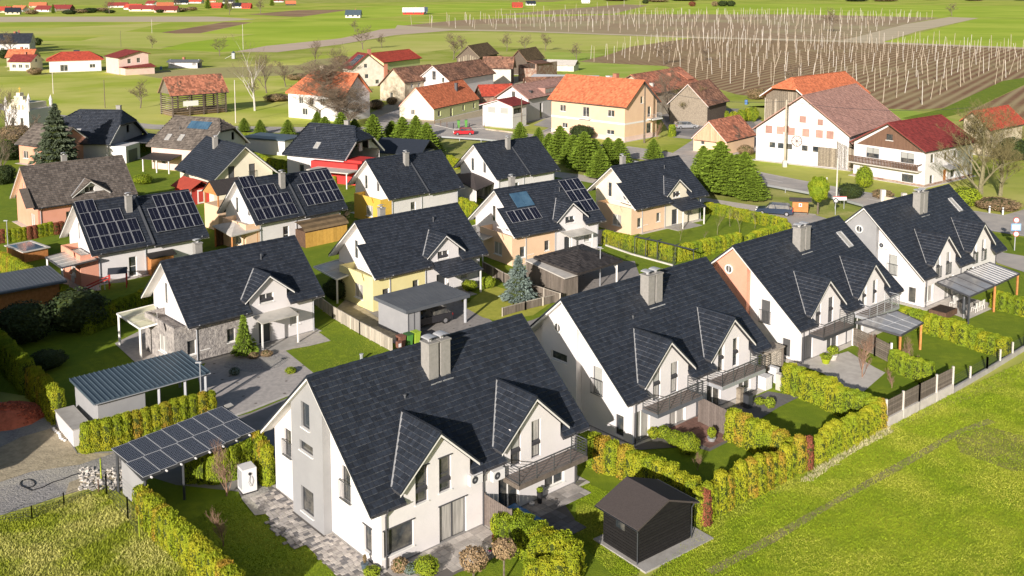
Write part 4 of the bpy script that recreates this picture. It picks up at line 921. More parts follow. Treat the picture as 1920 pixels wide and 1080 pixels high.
# flat garage with blue-grey roof between
t = thing('garage', 'white garage with flat blue-grey roof left of the black half-hipped house', 'garage', g(512,285), R(-24))
MB().box(-5,-2.5,0,4.5,3,2.6).build('wall', 'wall_white', t); MB().box(-5.3,-2.8,2.6,4.8,3.3,2.85).build('roof', 'metal_sheet', t)
t = thing('garage', 'low dark tiled garage roof behind the black half-hipped house', 'garage', g(760,308), R(-20))
MB().box(-4,-3,0,4,3,2.4).build('wall', 'wall_lightgrey', t); MB().slab([(-4.6,-3.6,2.4),(4.6,-3.6,2.4),(4.6,0,4.4),(-4.6,0,4.4)], .15).slab([(-4.6,0,4.4),(4.6,0,4.4),(4.6,3.6,2.4),(-4.6,3.6,2.4)], .15).build('roof', 'tile_dark', t)

# ---------------- village ----------------
VW = lambda f, x, z, w=1.1, hh=1.3, k='win2': (f, x, z, w, hh, k)
gable('V6', 'farmhouse', 'long low lime green house with orange tiled roof and pale gable', 'house', 'wall_green', 'tile_orange', mats={'left':'wall_cream','back':'wall_cream'},
      wins=[VW('front',2,.8,1.2,1.2,'win'),VW('front',7.6,.1,1.1,1.9,'door'),VW('front',13.5,.8,1,1.3,'win'),VW('front',18.8,.8,1,1.3,'win'),VW('left',-1.5,1,1,1.2)], chim=[(15,-2.2,.6,-.2,'flash_dark')])
hn = gable('N', 'house', 'large peach two-storey house with salmon roof and white string course', 'house', 'wall_peach', 'tile_orange', board='trim_dark',
      wins=[VW('front',2.9,4.6,1.6,1.3),VW('front',8.9,4.0,1.7,2.0,'win2'),VW('front',15.2,4.6,1.7,1.3),VW('front',9.9,1.2,1.9,.9),VW('front',15.0,1.1,1.9,.9),VW('front',3.5,1.3,1.5,1.0),
            VW('right',-.3,7.0,.9,1.4,'win'),VW('right',2.1,4.1,1.1,2.1,'door'),VW('right',1.8,.1,1.7,2.8,'door')], chim=[(11.5,1.0,.9,.7),(10.2,.4,.9,.2,'plastic_white')])
MB().box(hn.x0-.03, hn.yf-.03, 3.25, hn.x1+.03, hn.yb+.03, 3.6).build('string_course', 'trim_white', hn.t); MB().box(hn.x0-.03, hn.yf-.03, 0, hn.x1+.03, hn.yb+.03, .9).build('plinth', 'wall_pink', hn.t)
MB().box(8.4,hn.yf-.9,3.62,11.2,hn.yf-.03,3.8).build('balcony', 'trim_white', hn.t); b = MB().box(hn.x1+.03,1.9,3.62,hn.x1+1.5,5.2,3.8).build('balcony', 'trim_white', hn.t)
railing('balcony_railing', b, [(hn.x1+.05,2.0),(hn.x1+1.4,2.0),(hn.x1+1.4,5.1),(hn.x1+.05,5.1)], 3.8, .95, 'metal_light', 'v', .25)
gable('V7', 'barn', 'long white farm building with old brown roof and red louvred gable window', 'barn', 'wall_white', 'tile_oldbrown', wins=[VW('left',-.6,5.2,1.2,2.4,'win'),VW('left',-3.3,4.6,.8,1.4,'win'),VW('left',2.4,4.6,.8,1.4,'win')])
gable([-31.0,258.5,1.0,16,3.9,5.2,5.0,8.6,.5,.4,0,0], 'farmhouse', 'old ochre house with brown tiled roof and dark wooden balcony', 'house', 'wall_old', 'tile_oldbrown', board='wood_brown', wins=[VW('left',-1.5,.2,1,2,'door'),VW('front',3,3.4,1.0,1.1,'win'),VW('front',6,3.4,1.0,1.1,'win')])
v9 = gable('V9', 'barn', 'dark wooden barn with moss-brown roof and pale planks in its gable', 'barn', 'wood_old', 'tile_mossbrown', board='wood_oldlight')
v9b = MB(); 
for i in range(9): v9b.box(v9.x0-.06, -3.6+i*.85, 2.6, v9.x0-.01, -3.05+i*.85, 5.8-abs(i-4)*.35)
v9b.build('plank', 'wood_oldlight', v9.t)  # planks in a paler wood than the barn wall
gable('V10', 'barn', 'old barn with moss-brown roof and open tiled gable beside the hop field', 'barn', 'wood_old', 'tile_mossbrown', board='tile_oldbrown')
gable('V11', 'farmhouse', 'half-ruined house with sagging brown roof and pale walls', 'house', 'wall_weathered', 'tile_oldbrown', board='wood_oldlight', mats={'right':'wood_old','left':'wood_old'})
# brick ruin, white tin roof, small things of the old farmyard
t = thing('ruin', 'roofless old brick farm building with ragged pale wall top', 'ruin', g(972,152), R(60))
MB().box(0,-.5,0,14,0,5.2).box(0,-6,0,.5,0,4.2).box(13.5,-6,0,14,-.5,3.8).box(0,-6.5,0,14,-6,5.6).build('wall', 'brick_old', t); MB().slab([(-.3,-6.8,5.8),(9.5,-6.8,5.5),(9,-3.5,6.3),(-.3,-3.4,6.6)], .25).build('roof_remains', 'tile_oldbrown', t)
t = thing('shed', 'pale sheet-metal roof of a low shed behind the brick ruin', 'shed', g(1045,132), R(-20)); MB().box(-7,-3,0,7,3,2.2).build('wall', 'wall_weathered', t); MB().slab([(-7.5,-3.5,2.2),(7.5,-3.5,2.2),(7.5,0,3.9),(-7.5,0,3.9)],.1).slab([(-7.5,0,3.9),(7.5,0,3.9),(7.5,3.5,2.2),(-7.5,3.5,2.2)],.1).build('roof', 'concrete_light', t)
t = thing('shed', 'long low building with flat white roof beside the pink-roofed house', 'shed', g(1055,168), R(-12)); MB().box(-9,-5,0,9.5,5,3.0).build('wall', 'wall_weathered', t); MB().slab([(-9.6,-5.4,3.1),(10,-5.4,3.0),(10,5.6,3.8),(-9.6,5.6,3.9)],.15).build('roof', 'plastic_white', t)
v14 = gable('V14', 'house', 'long house with faded pink roof and a flat strip dormer of small windows', 'house', 'wall_lightgrey', 'tile_pink', mats={'left':'wall_white'}, board='wood_brown', wins=[VW('left',-.4,5.4,1,1.3,'win'),VW('front',14,2.6,1.3,1.3,'win'),VW('front',6,.2,1.2,3.6,'door')], chim=[(3.6,-3.0,.7,-1.4,'metal_dark')])
MB().box(8.5,-3.9,5.4,17.5,-1.5,6.9).build('strip_dormer', 'tile_pink', v14.t)
m = MB(); 
for i in range(7): m.box(8.8+i*1.23, -3.93, 5.75, 9.8+i*1.23, -3.905, 6.6)
m.build('window', 'glass_curtain', v14.t)
v15 = gable('V15', 'house', 'small white two-storey annex with shallow red roof and closed white shutters', 'house', 'wall_white', 'tile_darkred', wins=[VW('left',-2.9,2.9,2.1,1.4,'shutter'),VW('left',.3,2.9,2.1,1.4,'shutter'),VW('front',1.2,2.9,3.4,1.3,'win')])
MB().box(v15.x0-.05,v15.yf-.05,2.3,v15.x1+.05,v15.yb+.05,2.45).build('string_course', 'wall_lightgrey', v15.t)
v16 = gable('V16', 'farmhouse', 'long house with orange roof, brick chimney and small dormer behind the peach house', 'house', 'wall_old', 'tile_orange_old', board='wood_brown', chim=[(16.0,-2.6,1.0,-.7),(2.5,-4.4,.8,-2.0,'concrete_light')])
MB().slab([(21.5,-4.6,7.1),(25.5,-4.6,7.1),(25,-1.2,8.9),(22,-1.2,8.9)],.15).build('dormer_roof', 'tile_orange_old', v16.t); MB().box(22,-4.4,5.6,25,-2,6.95).build('dormer', 'wood_old', v16.t)
gable('V17', 'barn', 'open timber barn with brown-red tiled roof behind the white truck', 'barn', 'wood_oldlight', 'tile_oldbrown', board='trim_white', mats={'front':'wood_old'})
v18 = gable('V18', 'small_building', 'small salmon building with orange tiled roof and boarded gable by the junction', 'building', 'wall_peach', 'tile_orange_old', board='trim_white', wins=[VW('left',-1.9,1.4,.8,.8,'win')])
# boarded gable of it, plank by plank
for i in range(17):
    y = 3.1-i*.385; zt = v18.zr(y)-.05
    if zt > 2.3: MB().box(v18.x0-.06, y-.17, 2.2, v18.x0-.004, y+.17, zt).build('board', 'wood_pinkish', v18.t)
MB().box(v18.x0-.08,-3.2,2.02,v18.x0-.004,3.2,2.16).build('rail', 'wood_brown', v18.t)
v19 = gable('V19', 'barn', 'big white barn with pale pink roof, pink shutters and grey plank door', 'barn', 'wall_white', 'tile_pink', board='wood_brown', xl=0, tw=.4, tg=.4)
xg = v19.x0
for i, (y, z, w, hh) in enumerate([(2.8,5.3,1.0,1.1),(.0,7.2,1.1,1.1),(-3.0,7.0,.9,1.0),(5.9,4.9,1.2,1.3),(3.9,4.9,1.2,1.3),(1.9,4.9,1.2,1.3),(-.6,4.9,1.2,1.3),(-2.9,4.9,1.2,1.3),(-4.7,4.9,1.2,1.3)]):
    MB().box(xg-.05, y-w/2, z, xg-.003, y+w/2, z+hh).build('shutter', 'tile_pink', v19.t)
for y in (5.2,3.7,2.2,-.5,-2.4): MB().box(xg-.04, y-.5, 2.5, xg-.003, y+.5, 3.4).build('window', 'glass_dark', v19.t)
for i in range(12):
    MB().box(xg-.07, -5.9+i*.26, .2, xg-.01, -5.66+i*.26, 3.4).build('door_board', 'wood_oldlight', v19.t)
MB().prism([(xg-.06,-.9),(xg-.003,-.9),(xg-.003,.9),(xg-.06,.9)], 9.0, 9.05).build('sill', 'trim_white', v19.t)
m = MB(); c = Vector((xg-.05, .9, 4.0)); 
for i in range(14):
    a0, a1 = 2*math.pi*i/14, 2*math.pi*(i+1)/14; m.beam(c+Vector((0,math.cos(a0),math.sin(a0)))*.9, c+Vector((0,math.cos(a1),math.sin(a1)))*.9, .09)
for i in range(8):
    a0 = 2*math.pi*i/8; m.beam(c, c+Vector((0,math.cos(a0),math.sin(a0)))*.9, .06)
m.build('cart_wheel', 'wood_brown', v19.t)
MB().slab([(-.2,-10.8,2.9),(7,-10.8,2.9),(7,-8.3,5.0),(-.2,-8.3,5.0)],.15).build('lean_to_roof', 'tile_pink', v19.t)
m = MB()
for i in range(18): m.box(xg-.0+.0, -10.2+i*.24, .1, xg+.05, -9.98+i*.24, 2.9+i*.1)
m.build('plank', 'wood_oldlight', v19.t)
m = MB()
for i in range(30): m.box(.8+i*.42, v19.yf-.12, .3, 1.15+i*.42, v19.yf-.01, 4.6)
m.build('plank', 'wood_oldlight', v19.t)
v20 = House(FIT['V20'], 'barn', 'timber barn with half-hipped orange roof behind the big white barn', 'barn', 'village houses', wall='wood_oldlight', tile='tile_orange', tw=.42, tg=.42, board='trim_white')
hip_walls(v20, 1.0-2.2, v20.L-.5, 3.0, .1, 'wood_oldlight'); hip_roof(v20, 3.0, 0, 3.0, 0.01, gut=False)
m = MB()
for i in range(22): m.box(-1.32, -5.2+i*.48, .2, -1.22, -4.86+i*.48, 7.2 if abs(i-10.5) < 5 else 5.2)
m.build('plank', 'wood_oldlight', v20.t)
for i in range(5): MB().beam((-1.5,-5.4+i*2.7,0),(-1.5,-5.4+i*2.7,5.5), .22).build('post', 'wood_light', v20.t)
v21 = gable('V21', 'house', 'white house with dark red roof, brown boarded gable and long wooden balcony', 'house', 'wall_white', 'tile_darkred', board='wood_brown',
    wins=[('left',-3.9,3.25,2.2,1.55,'win2+half',dict(fr='trim_dark')),('left',1.9,3.25,2.2,1.55,'win2+half',dict(fr='trim_dark')),('left',2.2,.35,1.9,1.2,'win2',dict(fr='trim_dark')),('left',-4.6,.4,1.2,1.2,'win'),
          ('front',2.2,3.4,1.0,1.4,'win'),('front',6.2,3.4,.9,1.3,'win'),('front',9.0,3.4,.9,1.3,'win'),('front',6.1,.05,1.1,2.0,'fdoor',dict(glass='wood_orange')),('front',8.3,.5,1.3,1.2,'win'),('front',2.2,.3,1.0,1.3,'win')])
x = v21.x0-.03
prof = [(-5.6,5.15),(5.6,5.15),(0,8.65)]
MB().add([(x,-a,b) for a, b in prof]+[(x+.02,-a,b) for a, b in prof], [(0,1,2),(5,4,3),(0,3,4,1),(1,4,5,2),(2,5,3,0)]).build('gable_boarding', 'wood_brown2', v21.t)
MB().box(x-.05,-.5,6.4,x-.005,.5,7.3).build('window', 'glass_dark', v21.t); MB().box(x-.09,-.65,6.28,x-.005,.65,6.38).build('sill', 'trim_white', v21.t)
b = MB().box(x-1.25,-5.5,2.25,x-.0,6.2,2.42).build('balcony', 'concrete_light', v21.t)
for i in range(46): MB().box(x-1.25,-5.45+i*.252,2.5,x-1.2,-5.28+i*.252,3.35).build('baluster', 'wood_brown', b)
MB().box(x-1.3,-5.5,3.33,x-1.18,6.2,3.43).box(x-1.3,-5.5,3.33,x-.1,-5.4,3.43).build('handrail', 'wood_brown', b)
MB().slab([(5.6,v21.yf-1.3,2.3),(9.6,v21.yf-1.3,2.3),(9.6,v21.yf,2.7),(5.6,v21.yf,2.7)],.1).build('porch_roof', 'polycarb_grey', v21.t)
MB().box(v21.x0-.05,v21.yf-.05,-.1,v21.x1+.05,v21.yb+.05,.35).build('plinth', 'brick_old', v21.t)
gable('V22', 'house', 'red-roofed house with old plastered gable behind the big bare tree', 'house', 'wall_old', 'tile_red', board='wood_brown')
gable('V4', 'house', 'green house with bright red roof behind the solar-roofed gable house', 'house', 'wall_green', 'tile_red', board='trim_dark', wins=[VW('front',8,1,1.6,1.6,'win'),VW('front',14,1,1.6,1.6,'win')])
v3 = gable('V3', 'house', 'pale plastered gable house with small solar panels on its dark red roof', 'house', 'wall_weathered', 'tile_darkred', board='wood_brown', wins=[VW('right',-1.0,5.6,1.1,1.2,'win'),VW('right',-.8,2.4,1.2,1.3,'win'),VW('right',2.6,.6,1.2,1.3,'win')], chim=[(3,2,.9,.9)])
v3.pv(3.2, 1.0, 4, 3, 1.1, 1.6, PVROOF)
MB().box(8.0,5.2,0,8.6,6.2,6.6).build('chimney', 'chimney_brick', v3.t)
v2 = House(FIT['V2'], 'house', 'white two-storey house with bright orange hipped roof behind the tangled bare trees', 'house', 'village houses', wall='wall_white', tile='tile_orange', tw=.42, tg=.42, board='wood_brown')
v2.hl = 1.7
for x, z in ((.0,3.4),(3.2,3.4),(6.4,3.4),(1.0,.9),(5,.9)): v2.win('front', x, z, 1.3 if z > 2 else 1.6, 1.5, 'win2')
hip_walls(v2, -3.2, v2.L-.7, 4.9, .1, 'wall_white'); hip_roof(v2, 4.0, 0, 4.8, .01, gut=False); chimney(v2.t, 2.8, -.6, 1.0, 1.0, v2.hr+1.2, v2.hr-1, 'wall_old', cowl=False)
# open hayrack barn
hk = FIT['hay']; t = thing('hayrack', 'open wooden hayrack barn with patchy orange tiled roof alone on the meadow', 'hayrack', (hk[0],hk[1],0), hk[2])
hay = House(hk, 'hayrack_tmp', 'x', 'x'); bpy.data.objects.remove(hay.t); hay.t = t; hay.tile = 'tile_orange_old'; hay.board = 'wood_oldlight'; hay.tw = .42; hay.tg = .42
hay.roof(gut=False); L = hk[3]
for x in (.6, 4.6, 8.0, 11.4, L-.6):
    for y in (-3.4, 3.4): MB().box(x-.15,y-.15,0,x+.15,y+.15,hay.zr(3.4)).build('post', 'wood_old', t)
for k in range(9):
    z = .5+k*.48
    for y in (-3.55, 3.55): MB().box(.4,y-.05,z,L-.4,y+.05,z+.13).build('rail', 'wood_old', t)
    MB().box(.35,-3.4,z,.45,3.4,z+.13).build('rail', 'wood_oldlight', t); MB().box(L-.45,-3.4,z,L-.35,3.4,z+.13).build('rail', 'wood_old', t)
mb = MB(); wall_face(mb, (.5,0,0), (0,-1,0), (-1,0,0), [(-3.5,hay.zr(3.5)),(3.5,hay.zr(3.5)),(0,hay.zr(0))], []); mb.build('gable_boarding', 'wood_oldlight', t)
MB().box(3.0,-3.72,2.3,6.6,-3.66,3.5).build('banner', 'plastic_white', t)
MB().box(.8,-3.0,0,L-.8,3.0,1.1).build('hay', 'leaf_dry', t)
# left village: hipped red bungalow, pink house, small ones
w1 = House(FIT['W1'], 'house', 'white bungalow with bright red hipped roof', 'house', 'village houses', wall='wall_white', tile='tile_red', tw=.5, tg=.5)
w1.win('front', -.5, .3, 2.4, 2.2, 'door2'); w1.win('front', 9.0, 1.2, 1.8, 1.3, 'win2')
hip_walls(w1, -4.0, w1.L+3.6, 5.8, 5.6, 'wall_white'); hip_roof(w1, 4.98, 4.55, 5.79, 5.56, gut=False); chimney(w1.t, 4, .3, 2, .8, w1.hr+.5, w1.hr-1, 'metal_dark', cowl=False)
w2 = gable('W2', 'house', 'pink house with dark red roof and low front annex', 'house', 'wall_pink', 'tile_darkred', board='wood_brown', wins=[VW('right',-.8,3.8,1.2,1.6,'win'),VW('right',-4,3.6,1.2,1.6,'win')])
MB().box(12.7,-6.5,0,17,3.5,2.6).build('annex', 'wall_pink', w2.t); MB().slab([(12.5,-7,2.6),(17.6,-7,2.6),(17.6,4,2.6),(12.5,4,3.4)],.15).build('annex_roof', 'tile_darkred', w2.t)
def cottage(px, py, rz, L, dep, ze, hr, wall, tile, label, group='village houses', wins=3):
    p = g(px, py); h = House([p.x, p.y, rz, L, dep/2, dep/2, ze, hr, .5, .4, 0, 0], 'house', label, 'house', group, wall=wall, tile=tile, tw=.7, tg=.6, board='trim_white')
    for i in range(wins): h.win('front', 1.5+i*(L-4)/max(wins-1,1), 1.0, 1.4, 1.3, 'win2')
    h.win('left', -.6, ze-.3, 1.2, 1.2, 'win'); h.win('right', -.6, ze-.3, 1.2, 1.2, 'win')
    h.walls(); h.roof(gut=False, ridge=False)
    chimney(h.t, L*.4, .4, .8, .8, h.hr+.7, h.hr-1, 'chimney_brick', cowl=False)
    return h
cottage(28,131,R(-8),9,8,3.2,5.6,'wall_cream','tile_darkred','yellow cottage with dark red porch roof left of the red bungalow')
cottage(2,98,R(10),14,10,4.2,8.6,'wall_lightgrey','tile_dark','grey house with black roof at the far left edge')
cottage(32,92,R(-60),12,9,4.4,8.4,'wall_lightgrey','tile_dark','grey rendered gable house with black roof beside the far left edge')
cottage(18,124,R(5),10,8,3.5,6.4,'wall_old','tile_orange','house with orange roof behind the yellow cottage')
cottage(318,127,R(-5),12,5,2.3,3.1,'wall_lightgrey','metal_sheet_dark','low grey shed with flat dark roof right of the pink house', 'village sheds', 2)
cottage(70,300,R(-30),10,8,3.4,6.4,'wall_salmon','tile_brown','house with brown roof and orange gable behind the bare trees at the left')
# white chapel with stepped crown, left edge
t = thing('chapel', 'small white chapel with pinnacled crown behind the big spruce', 'chapel', g(56,243), R(-20))
MB().box(-3.2,-3.2,0,3.2,3.2,4.6).build('wall', 'wall_white', t)
for sx in (-1,1):
    for sy in (-1,1):
        MB().tube((sx*3,sy*3,4.3),(sx*3,sy*3,6.0),.35,.3,8).tube((sx*3,sy*3,6.0),(sx*3,sy*3,7.2),.4,.02,8).build('pinnacle', 'wall_white', t)
for i in range(6):
    x = -2.5+i; MB().tube((x,-3.1,4.5),(x,-3.1,5.6),.13,.13,6).build('column', 'wall_cream', t)
MB().box(-2.4,-2.9,4.6,2.4,2.4,5.9).build('crown_wall', 'wall_cream', t); MB().box(-1.9,-2.6,5.9,1.9,-1.6,6.6).box(-1.2,-2.6,6.6,1.2,-1.6,7.3).box(-.5,-2.6,7.3,.5,-1.6,8.0).build('stepped_gable', 'wall_cream', t); MB().beam((0,-2.1,8.0),(0,-2.1,9.2),.1).beam((-.35,-2.1,8.8),(.35,-2.1,8.8),.1).build('cross', 'wall_ochre', t)
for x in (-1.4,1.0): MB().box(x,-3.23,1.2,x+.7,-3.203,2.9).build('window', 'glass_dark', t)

gable([-8.5,249,.35,9,3.2,3.2,2.6,5.2,.4,.3,0,0], 'barn', 'bright red sheet roof between the lime green house and the pink roof', 'barn', 'brick_old', 'tile_red', board='wood_brown')
gable([3.5,268,.2,12,3.6,3.6,2.8,5.4,.4,.3,0,0], 'barn', 'low brown tiled lean-to roof below the brick ruin', 'barn', 'wall_weathered', 'tile_oldbrown', board='wood_brown')
# ================= ground, fields, roads =================
_n = [0]
def sheet(name, pts, lvl, mat, raw=False, sub=0):
    P = [Vector((p[0],p[1],0)) if raw else g(*p) for p in pts]
    z = lvl*.006+_n[0]*.0001; _n[0] += 1
    tr = tessellate_polygon([[Vector((p.x,p.y,0)) for p in P]])
    vs = [(p.x,p.y,z) for p in P]; fs = []
    for t in tr:
        a, b, c = [Vector(vs[i]) for i in t]
        fs.append(tuple(t) if (b-a).cross(c-a).z > 0 else tuple(t)[::-1])
    o = structure(name, MB().add(vs, fs), mat); return o
structure('ground', MB().poly((-4000,-200,0),(4000,-200,0),(4000,7500,0),(-4000,7500,0)), 'ground')
S = sheet
# far fields
S('field', [(-300,12),(600,6),(1500,-4),(1920,2),(2300,4),(2300,40),(1490,27),(1180,27),(960,40),(760,50),(475,45),(-300,60)], 1, 'field_green')
S('field', [(465,27),(560,19),(760,17),(900,8),(1000,1),(1060,1),(920,13),(780,23),(700,26),(610,32),(540,31)], 2, 'field_brown')
S('field', [(-200,32),(200,31),(400,31),(480,36),(400,41),(120,41),(-200,42)], 2, 'field_tan')
S('field', [(1215,26),(1300,8),(1480,7),(1920,12),(2200,14),(2200,34),(1760,33),(1480,28)], 2, 'field_bright')
S('field', [(700,12),(1000,3),(1100,3),(1000,12),(860,22),(700,34),(560,40),(520,38)], 3, 'field_bright')
S('field', [(-300,58),(100,52),(310,42),(475,42),(900,40),(760,52),(690,62),(640,72),(480,95),(410,99),(300,92),(200,86),(-300,78)], 2, 'field_pale')
S('field', [(232,60),(312,42),(425,40),(302,61)], 3, 'field_green')
S('field', [(302,61),(420,41.5),(472,42),(375,62.5),(330,63)], 3, 'field_brown')
S('field', [(375,63),(475,42),(720,37),(800,44),(700,60),(640,71),(480,94),(410,98),(300,92),(350,80),(480,64)], 4, 'field_bright')
S('field', [(60,68),(200,66),(150,77),(60,77)], 3, 'field_green')
S('track', [(440,97),(500,86),(640,72),(715,55),(770,52),(850,57),(740,66),(640,83),(520,98)], 5, 'field_pink')
S('field', [(640,84),(760,66),(900,60),(1300,71),(1180,88),(1100,95),(900,85),(780,100),(640,100)], 4, 'field_pale')
S('hop_field', [(745,49),(860,38),(1000,32),(1180,27),(1490,27),(1760,33),(1700,45),(1580,76),(1300,70),(960,57),(850,55)], 5, 'hop_soil_far')
S('hop_field', [(930,28),(1170,8),(1215,10),(1150,26)], 5, 'hop_soil_far')
S('hop_field', [(1085,116),(1140,103),(1185,87),(1300,71.5),(1580,79),(1920,92),(2200,98),(2200,140),(1920,147),(1880,152),(1770,203),(1670,208),(1560,191),(1450,186),(1380,177),(1300,152),(1250,124)], 5, 'hop_soil')
S('track', [(745,47),(850,55),(960,57),(1300,69),(1580,76),(1920,89),(2200,95),(2200,98.5),(1920,92),(1580,79),(1300,71.5),(960,59),(850,57.5),(740,55)], 7, 'field_tan')
S('track', [(1580,76),(1655,79),(1720,59),(1835,34),(1780,32),(1700,45)], 8, 'field_tan')
S('field', [(1655,79),(1835,34),(2200,36),(2200,95),(1920,89)], 6, 'field_bright')
S('grass_strip', [(1690,222),(1765,205),(1880,152),(1960,140),(1960,150),(1925,157),(1812,210),(1740,228)], 7, 'lawn')
S('field', [(1812,211),(1925,158),(2200,150),(2200,240),(1900,236)], 6, 'hop_soil')
S('lawn', [(1020,97),(1140,101),(1085,116),(1250,125),(1310,150),(1190,145),(1060,140),(1030,122)], 6, 'lawn_far')
S('lawn', [(1400,200),(1500,195),(1700,206),(1800,226),(1700,232),(1560,226),(1470,205),(1440,196),(1390,190)], 6, 'lawn_far')
S('meadow', [(-200,150),(60,143),(260,130),(420,128),(700,92),(760,105),(640,130),(560,180),(600,215),(640,232),(400,236),(290,235),(150,222),(40,206),(-200,190)], 5, 'meadow_mid')
S('meadow', [(240,137),(400,127),(560,122),(590,112),(720,100),(640,120),(560,140),(440,146),(300,147)], 6, 'ploughed')
# village yard and roads
road_up = [(-200,183),(0,194),(40,206),(100,214),(200,225),(290,234),(400,236),(505,238),(600,239),(700,238),(800,236),(860,238),(908,240),(963,251),(1040,262),(1100,268),(1180,275),(1250,285),(1330,300),(1415,321),(1516,341),(1600,357),(1652,365),(1740,381),(1820,395),(1883,404),(1960,412),(2100,428)]
road_lo = [(2100,470),(1960,452),(1920,444),(1859,434),(1740,412),(1613,386),(1521,363),(1426,346),(1350,330),(1250,308),(1170,294),(1100,284),(1040,276),(960,268),(902,264),(831,259),(780,256),(700,252),(600,251),(505,249),(400,246),(290,243),(200,235),(100,226),(40,218),(0,206),(-200,194)]
S('yard', [(690,250),(700,225),(745,205),(790,235),(850,228),(905,218),(905,242),(1000,252),(1030,240),(1000,235),(1040,215),(1060,270),(1180,285),(1260,288),(1300,262),(1262,258),(1240,225),(1300,205),(1420,222),(1450,240),(1446,288),(1405,285),(1290,310),(1000,275),(800,250)], 8, 'asphalt_light')
S('road', road_up+road_lo, 10, 'asphalt_light')
S('road', [(1883,404),(1915,395),(1960,380),(2000,400),(1960,414)], 11, 'asphalt_light')
S('cycle_path', [(1855,470),(1920,481),(2000,492),(2000,528),(1920,511),(1870,494)], 10, 'asphalt_light')
# lane marks
def mark(px0, px1, wd=.14, lvl=13, mat='paint_white', name='lane_marking'):
    a = g(*px0); b = g(*px1); d = (b-a).normalized(); o = Vector((-d.y,d.x,0))*wd/2
    structure(name, MB().poly(*[(q.x,q.y,lvl*.006) for q in (a-o,b-o,b+o,a+o)]), mat)
ctr = [(1000,266),(1100,276),(1180,285),(1250,296),(1340,316),(1420,333),(1516,352),(1613,371),(1740,396),(1860,419),(1960,432),(2050,446)]
cw = [g(*c) for c in ctr]; acc = 0
for a, b in zip(cw[:-1], cw[1:]):
    L_ = (b-a).length; n_ = int(L_/8)
    for i in range(n_):
        p = a.lerp(b, (i+.1)/n_); q = a.lerp(b, (i+.1)/n_+4/L_); d = (q-p).normalized(); o = Vector((-d.y,d.x,0))*.09
        structure('lane_marking', MB().poly(*[(w.x,w.y,.075) for w in (p-o,q-o,q+o,p+o)]), 'paint_white')
def edge_line(pts, off, wd=.12):
    P = [g(*p) for p in pts]
    for a, b in zip(P[:-1], P[1:]):
        d = (b-a).normalized(); n = Vector((-d.y,d.x,0)); o = n*wd/2; s = n*off
        structure('edge_line', MB().poly(*[(w.x,w.y,.075) for w in (a-o+s,b-o+s,b+o+s,a+o+s)]), 'paint_white')
edge_line(road_lo[2:14], -.5); edge_line(road_up[14:26], -.5)
# development: lawns and verges
S('verge', [(290,246),(505,251),(700,254),(831,261),(960,270),(1100,286),(1250,310),(1426,348),(1521,365),(1613,388),(1740,414),(1859,436),(1920,446),(1920,480),(1855,470),(1750,455),(1530,402),(1485,397),(1430,388),(1340,374),(1150,340),(1040,320),(880,345),(700,275),(300,300),(200,245)], 2, 'verge')
S('lawn', [(1859,436),(1960,452),(1960,486),(1855,470)], 4, 'lawn')
S('lawn', [(-200,230),(200,240),(420,300),(880,345),(1040,330),(1430,395),(1560,430),(1740,460),(2100,560),(2100,600),(1920,655),(1785,735),(1660,797),(1303,985),(1120,1130),(600,1200),(390,1090),(250,960),(225,890),(235,880),(150,845),(60,745),(-200,700)], 3, 'lawn')
S('path', [(1040,322),(1085,327),(1150,340),(1340,374),(1430,388),(1485,397),(1530,402),(1530,412),(1480,411),(1425,398),(1340,384),(1150,351),(1080,338),(1040,332)], 6, 'path_pale')
S('parking_lot', [(1425,398),(1530,404),(1600,425),(1570,440),(1475,470),(1400,470),(1395,448),(1470,440),(1480,418)], 6, 'asphalt_light')
S('gravel_yard', [(-200,760),(-20,750),(60,765),(120,800),(145,850),(225,846),(245,885),(200,905),(120,930),(30,962),(-60,985),(-200,1010)], 5, 'gravel')
S('dirt_patch', [(-60,870),(40,820),(110,800),(145,852),(215,850),(150,872),(60,885),(0,905)], 6, 'dirt')
S('dirt_patch', [(130,905),(220,876),(240,900),(195,925),(120,935)], 6, 'dirt')
S('street', [(225,846),(330,812),(470,775),(560,738),(700,690),(860,640),(1000,600),(1060,575),(1180,530),(1240,560),(1050,640),(800,740),(560,850),(470,925),(330,910),(240,882)], 5, 'asphalt')
S('kerb', [(405,790),(470,768),(560,732),(640,705),(640,708),(560,736),(470,772),(405,795)], 8, 'concrete_light')
S('driveway', [(370,705),(400,660),(440,655),(520,650),(548,655),(640,722),(560,733),(470,769),(395,795),(380,740)], 6, 'paver')
S('driveway', [(650,600),(690,570),(860,556),(905,590),(935,612),(1010,655),(860,700),(740,690),(760,655)], 6, 'paver')
S('driveway', [(1060,540),(1100,490),(1190,490),(1200,520),(1190,570),(1120,590)], 6, 'paver')
S('lawn', [(868,575),(920,535),(1035,568),(1000,592),(930,602),(905,596)], 7, 'lawn_yellow')
S('lawn', [(560,650),(600,590),(640,600),(745,655),(700,676),(590,702),(535,658)], 7, 'lawn')
S('lawn', [(1020,1250),(1330,1000),(1700,795),(2300,560),(2600,900),(2200,1400)], 6, 'meadow_right')
S('meadow', [(-200,1010),(0,968),(120,930),(195,910),(215,920),(300,985),(400,1100),(500,1250),(-200,1300)], 7, 'meadow')
S('flower_bed', [(430,655),(470,645),(545,672),(520,690),(470,700),(420,690)], 8, 'gravel')
S('driveway', [(1120,432),(1180,425),(1130,460),(1100,455)], 7, 'paver_light')
S('bare_patch', [(1790,820),(1850,800),(1960,830),(1990,880),(1900,885),(1800,850)], 8, 'bare_grass')
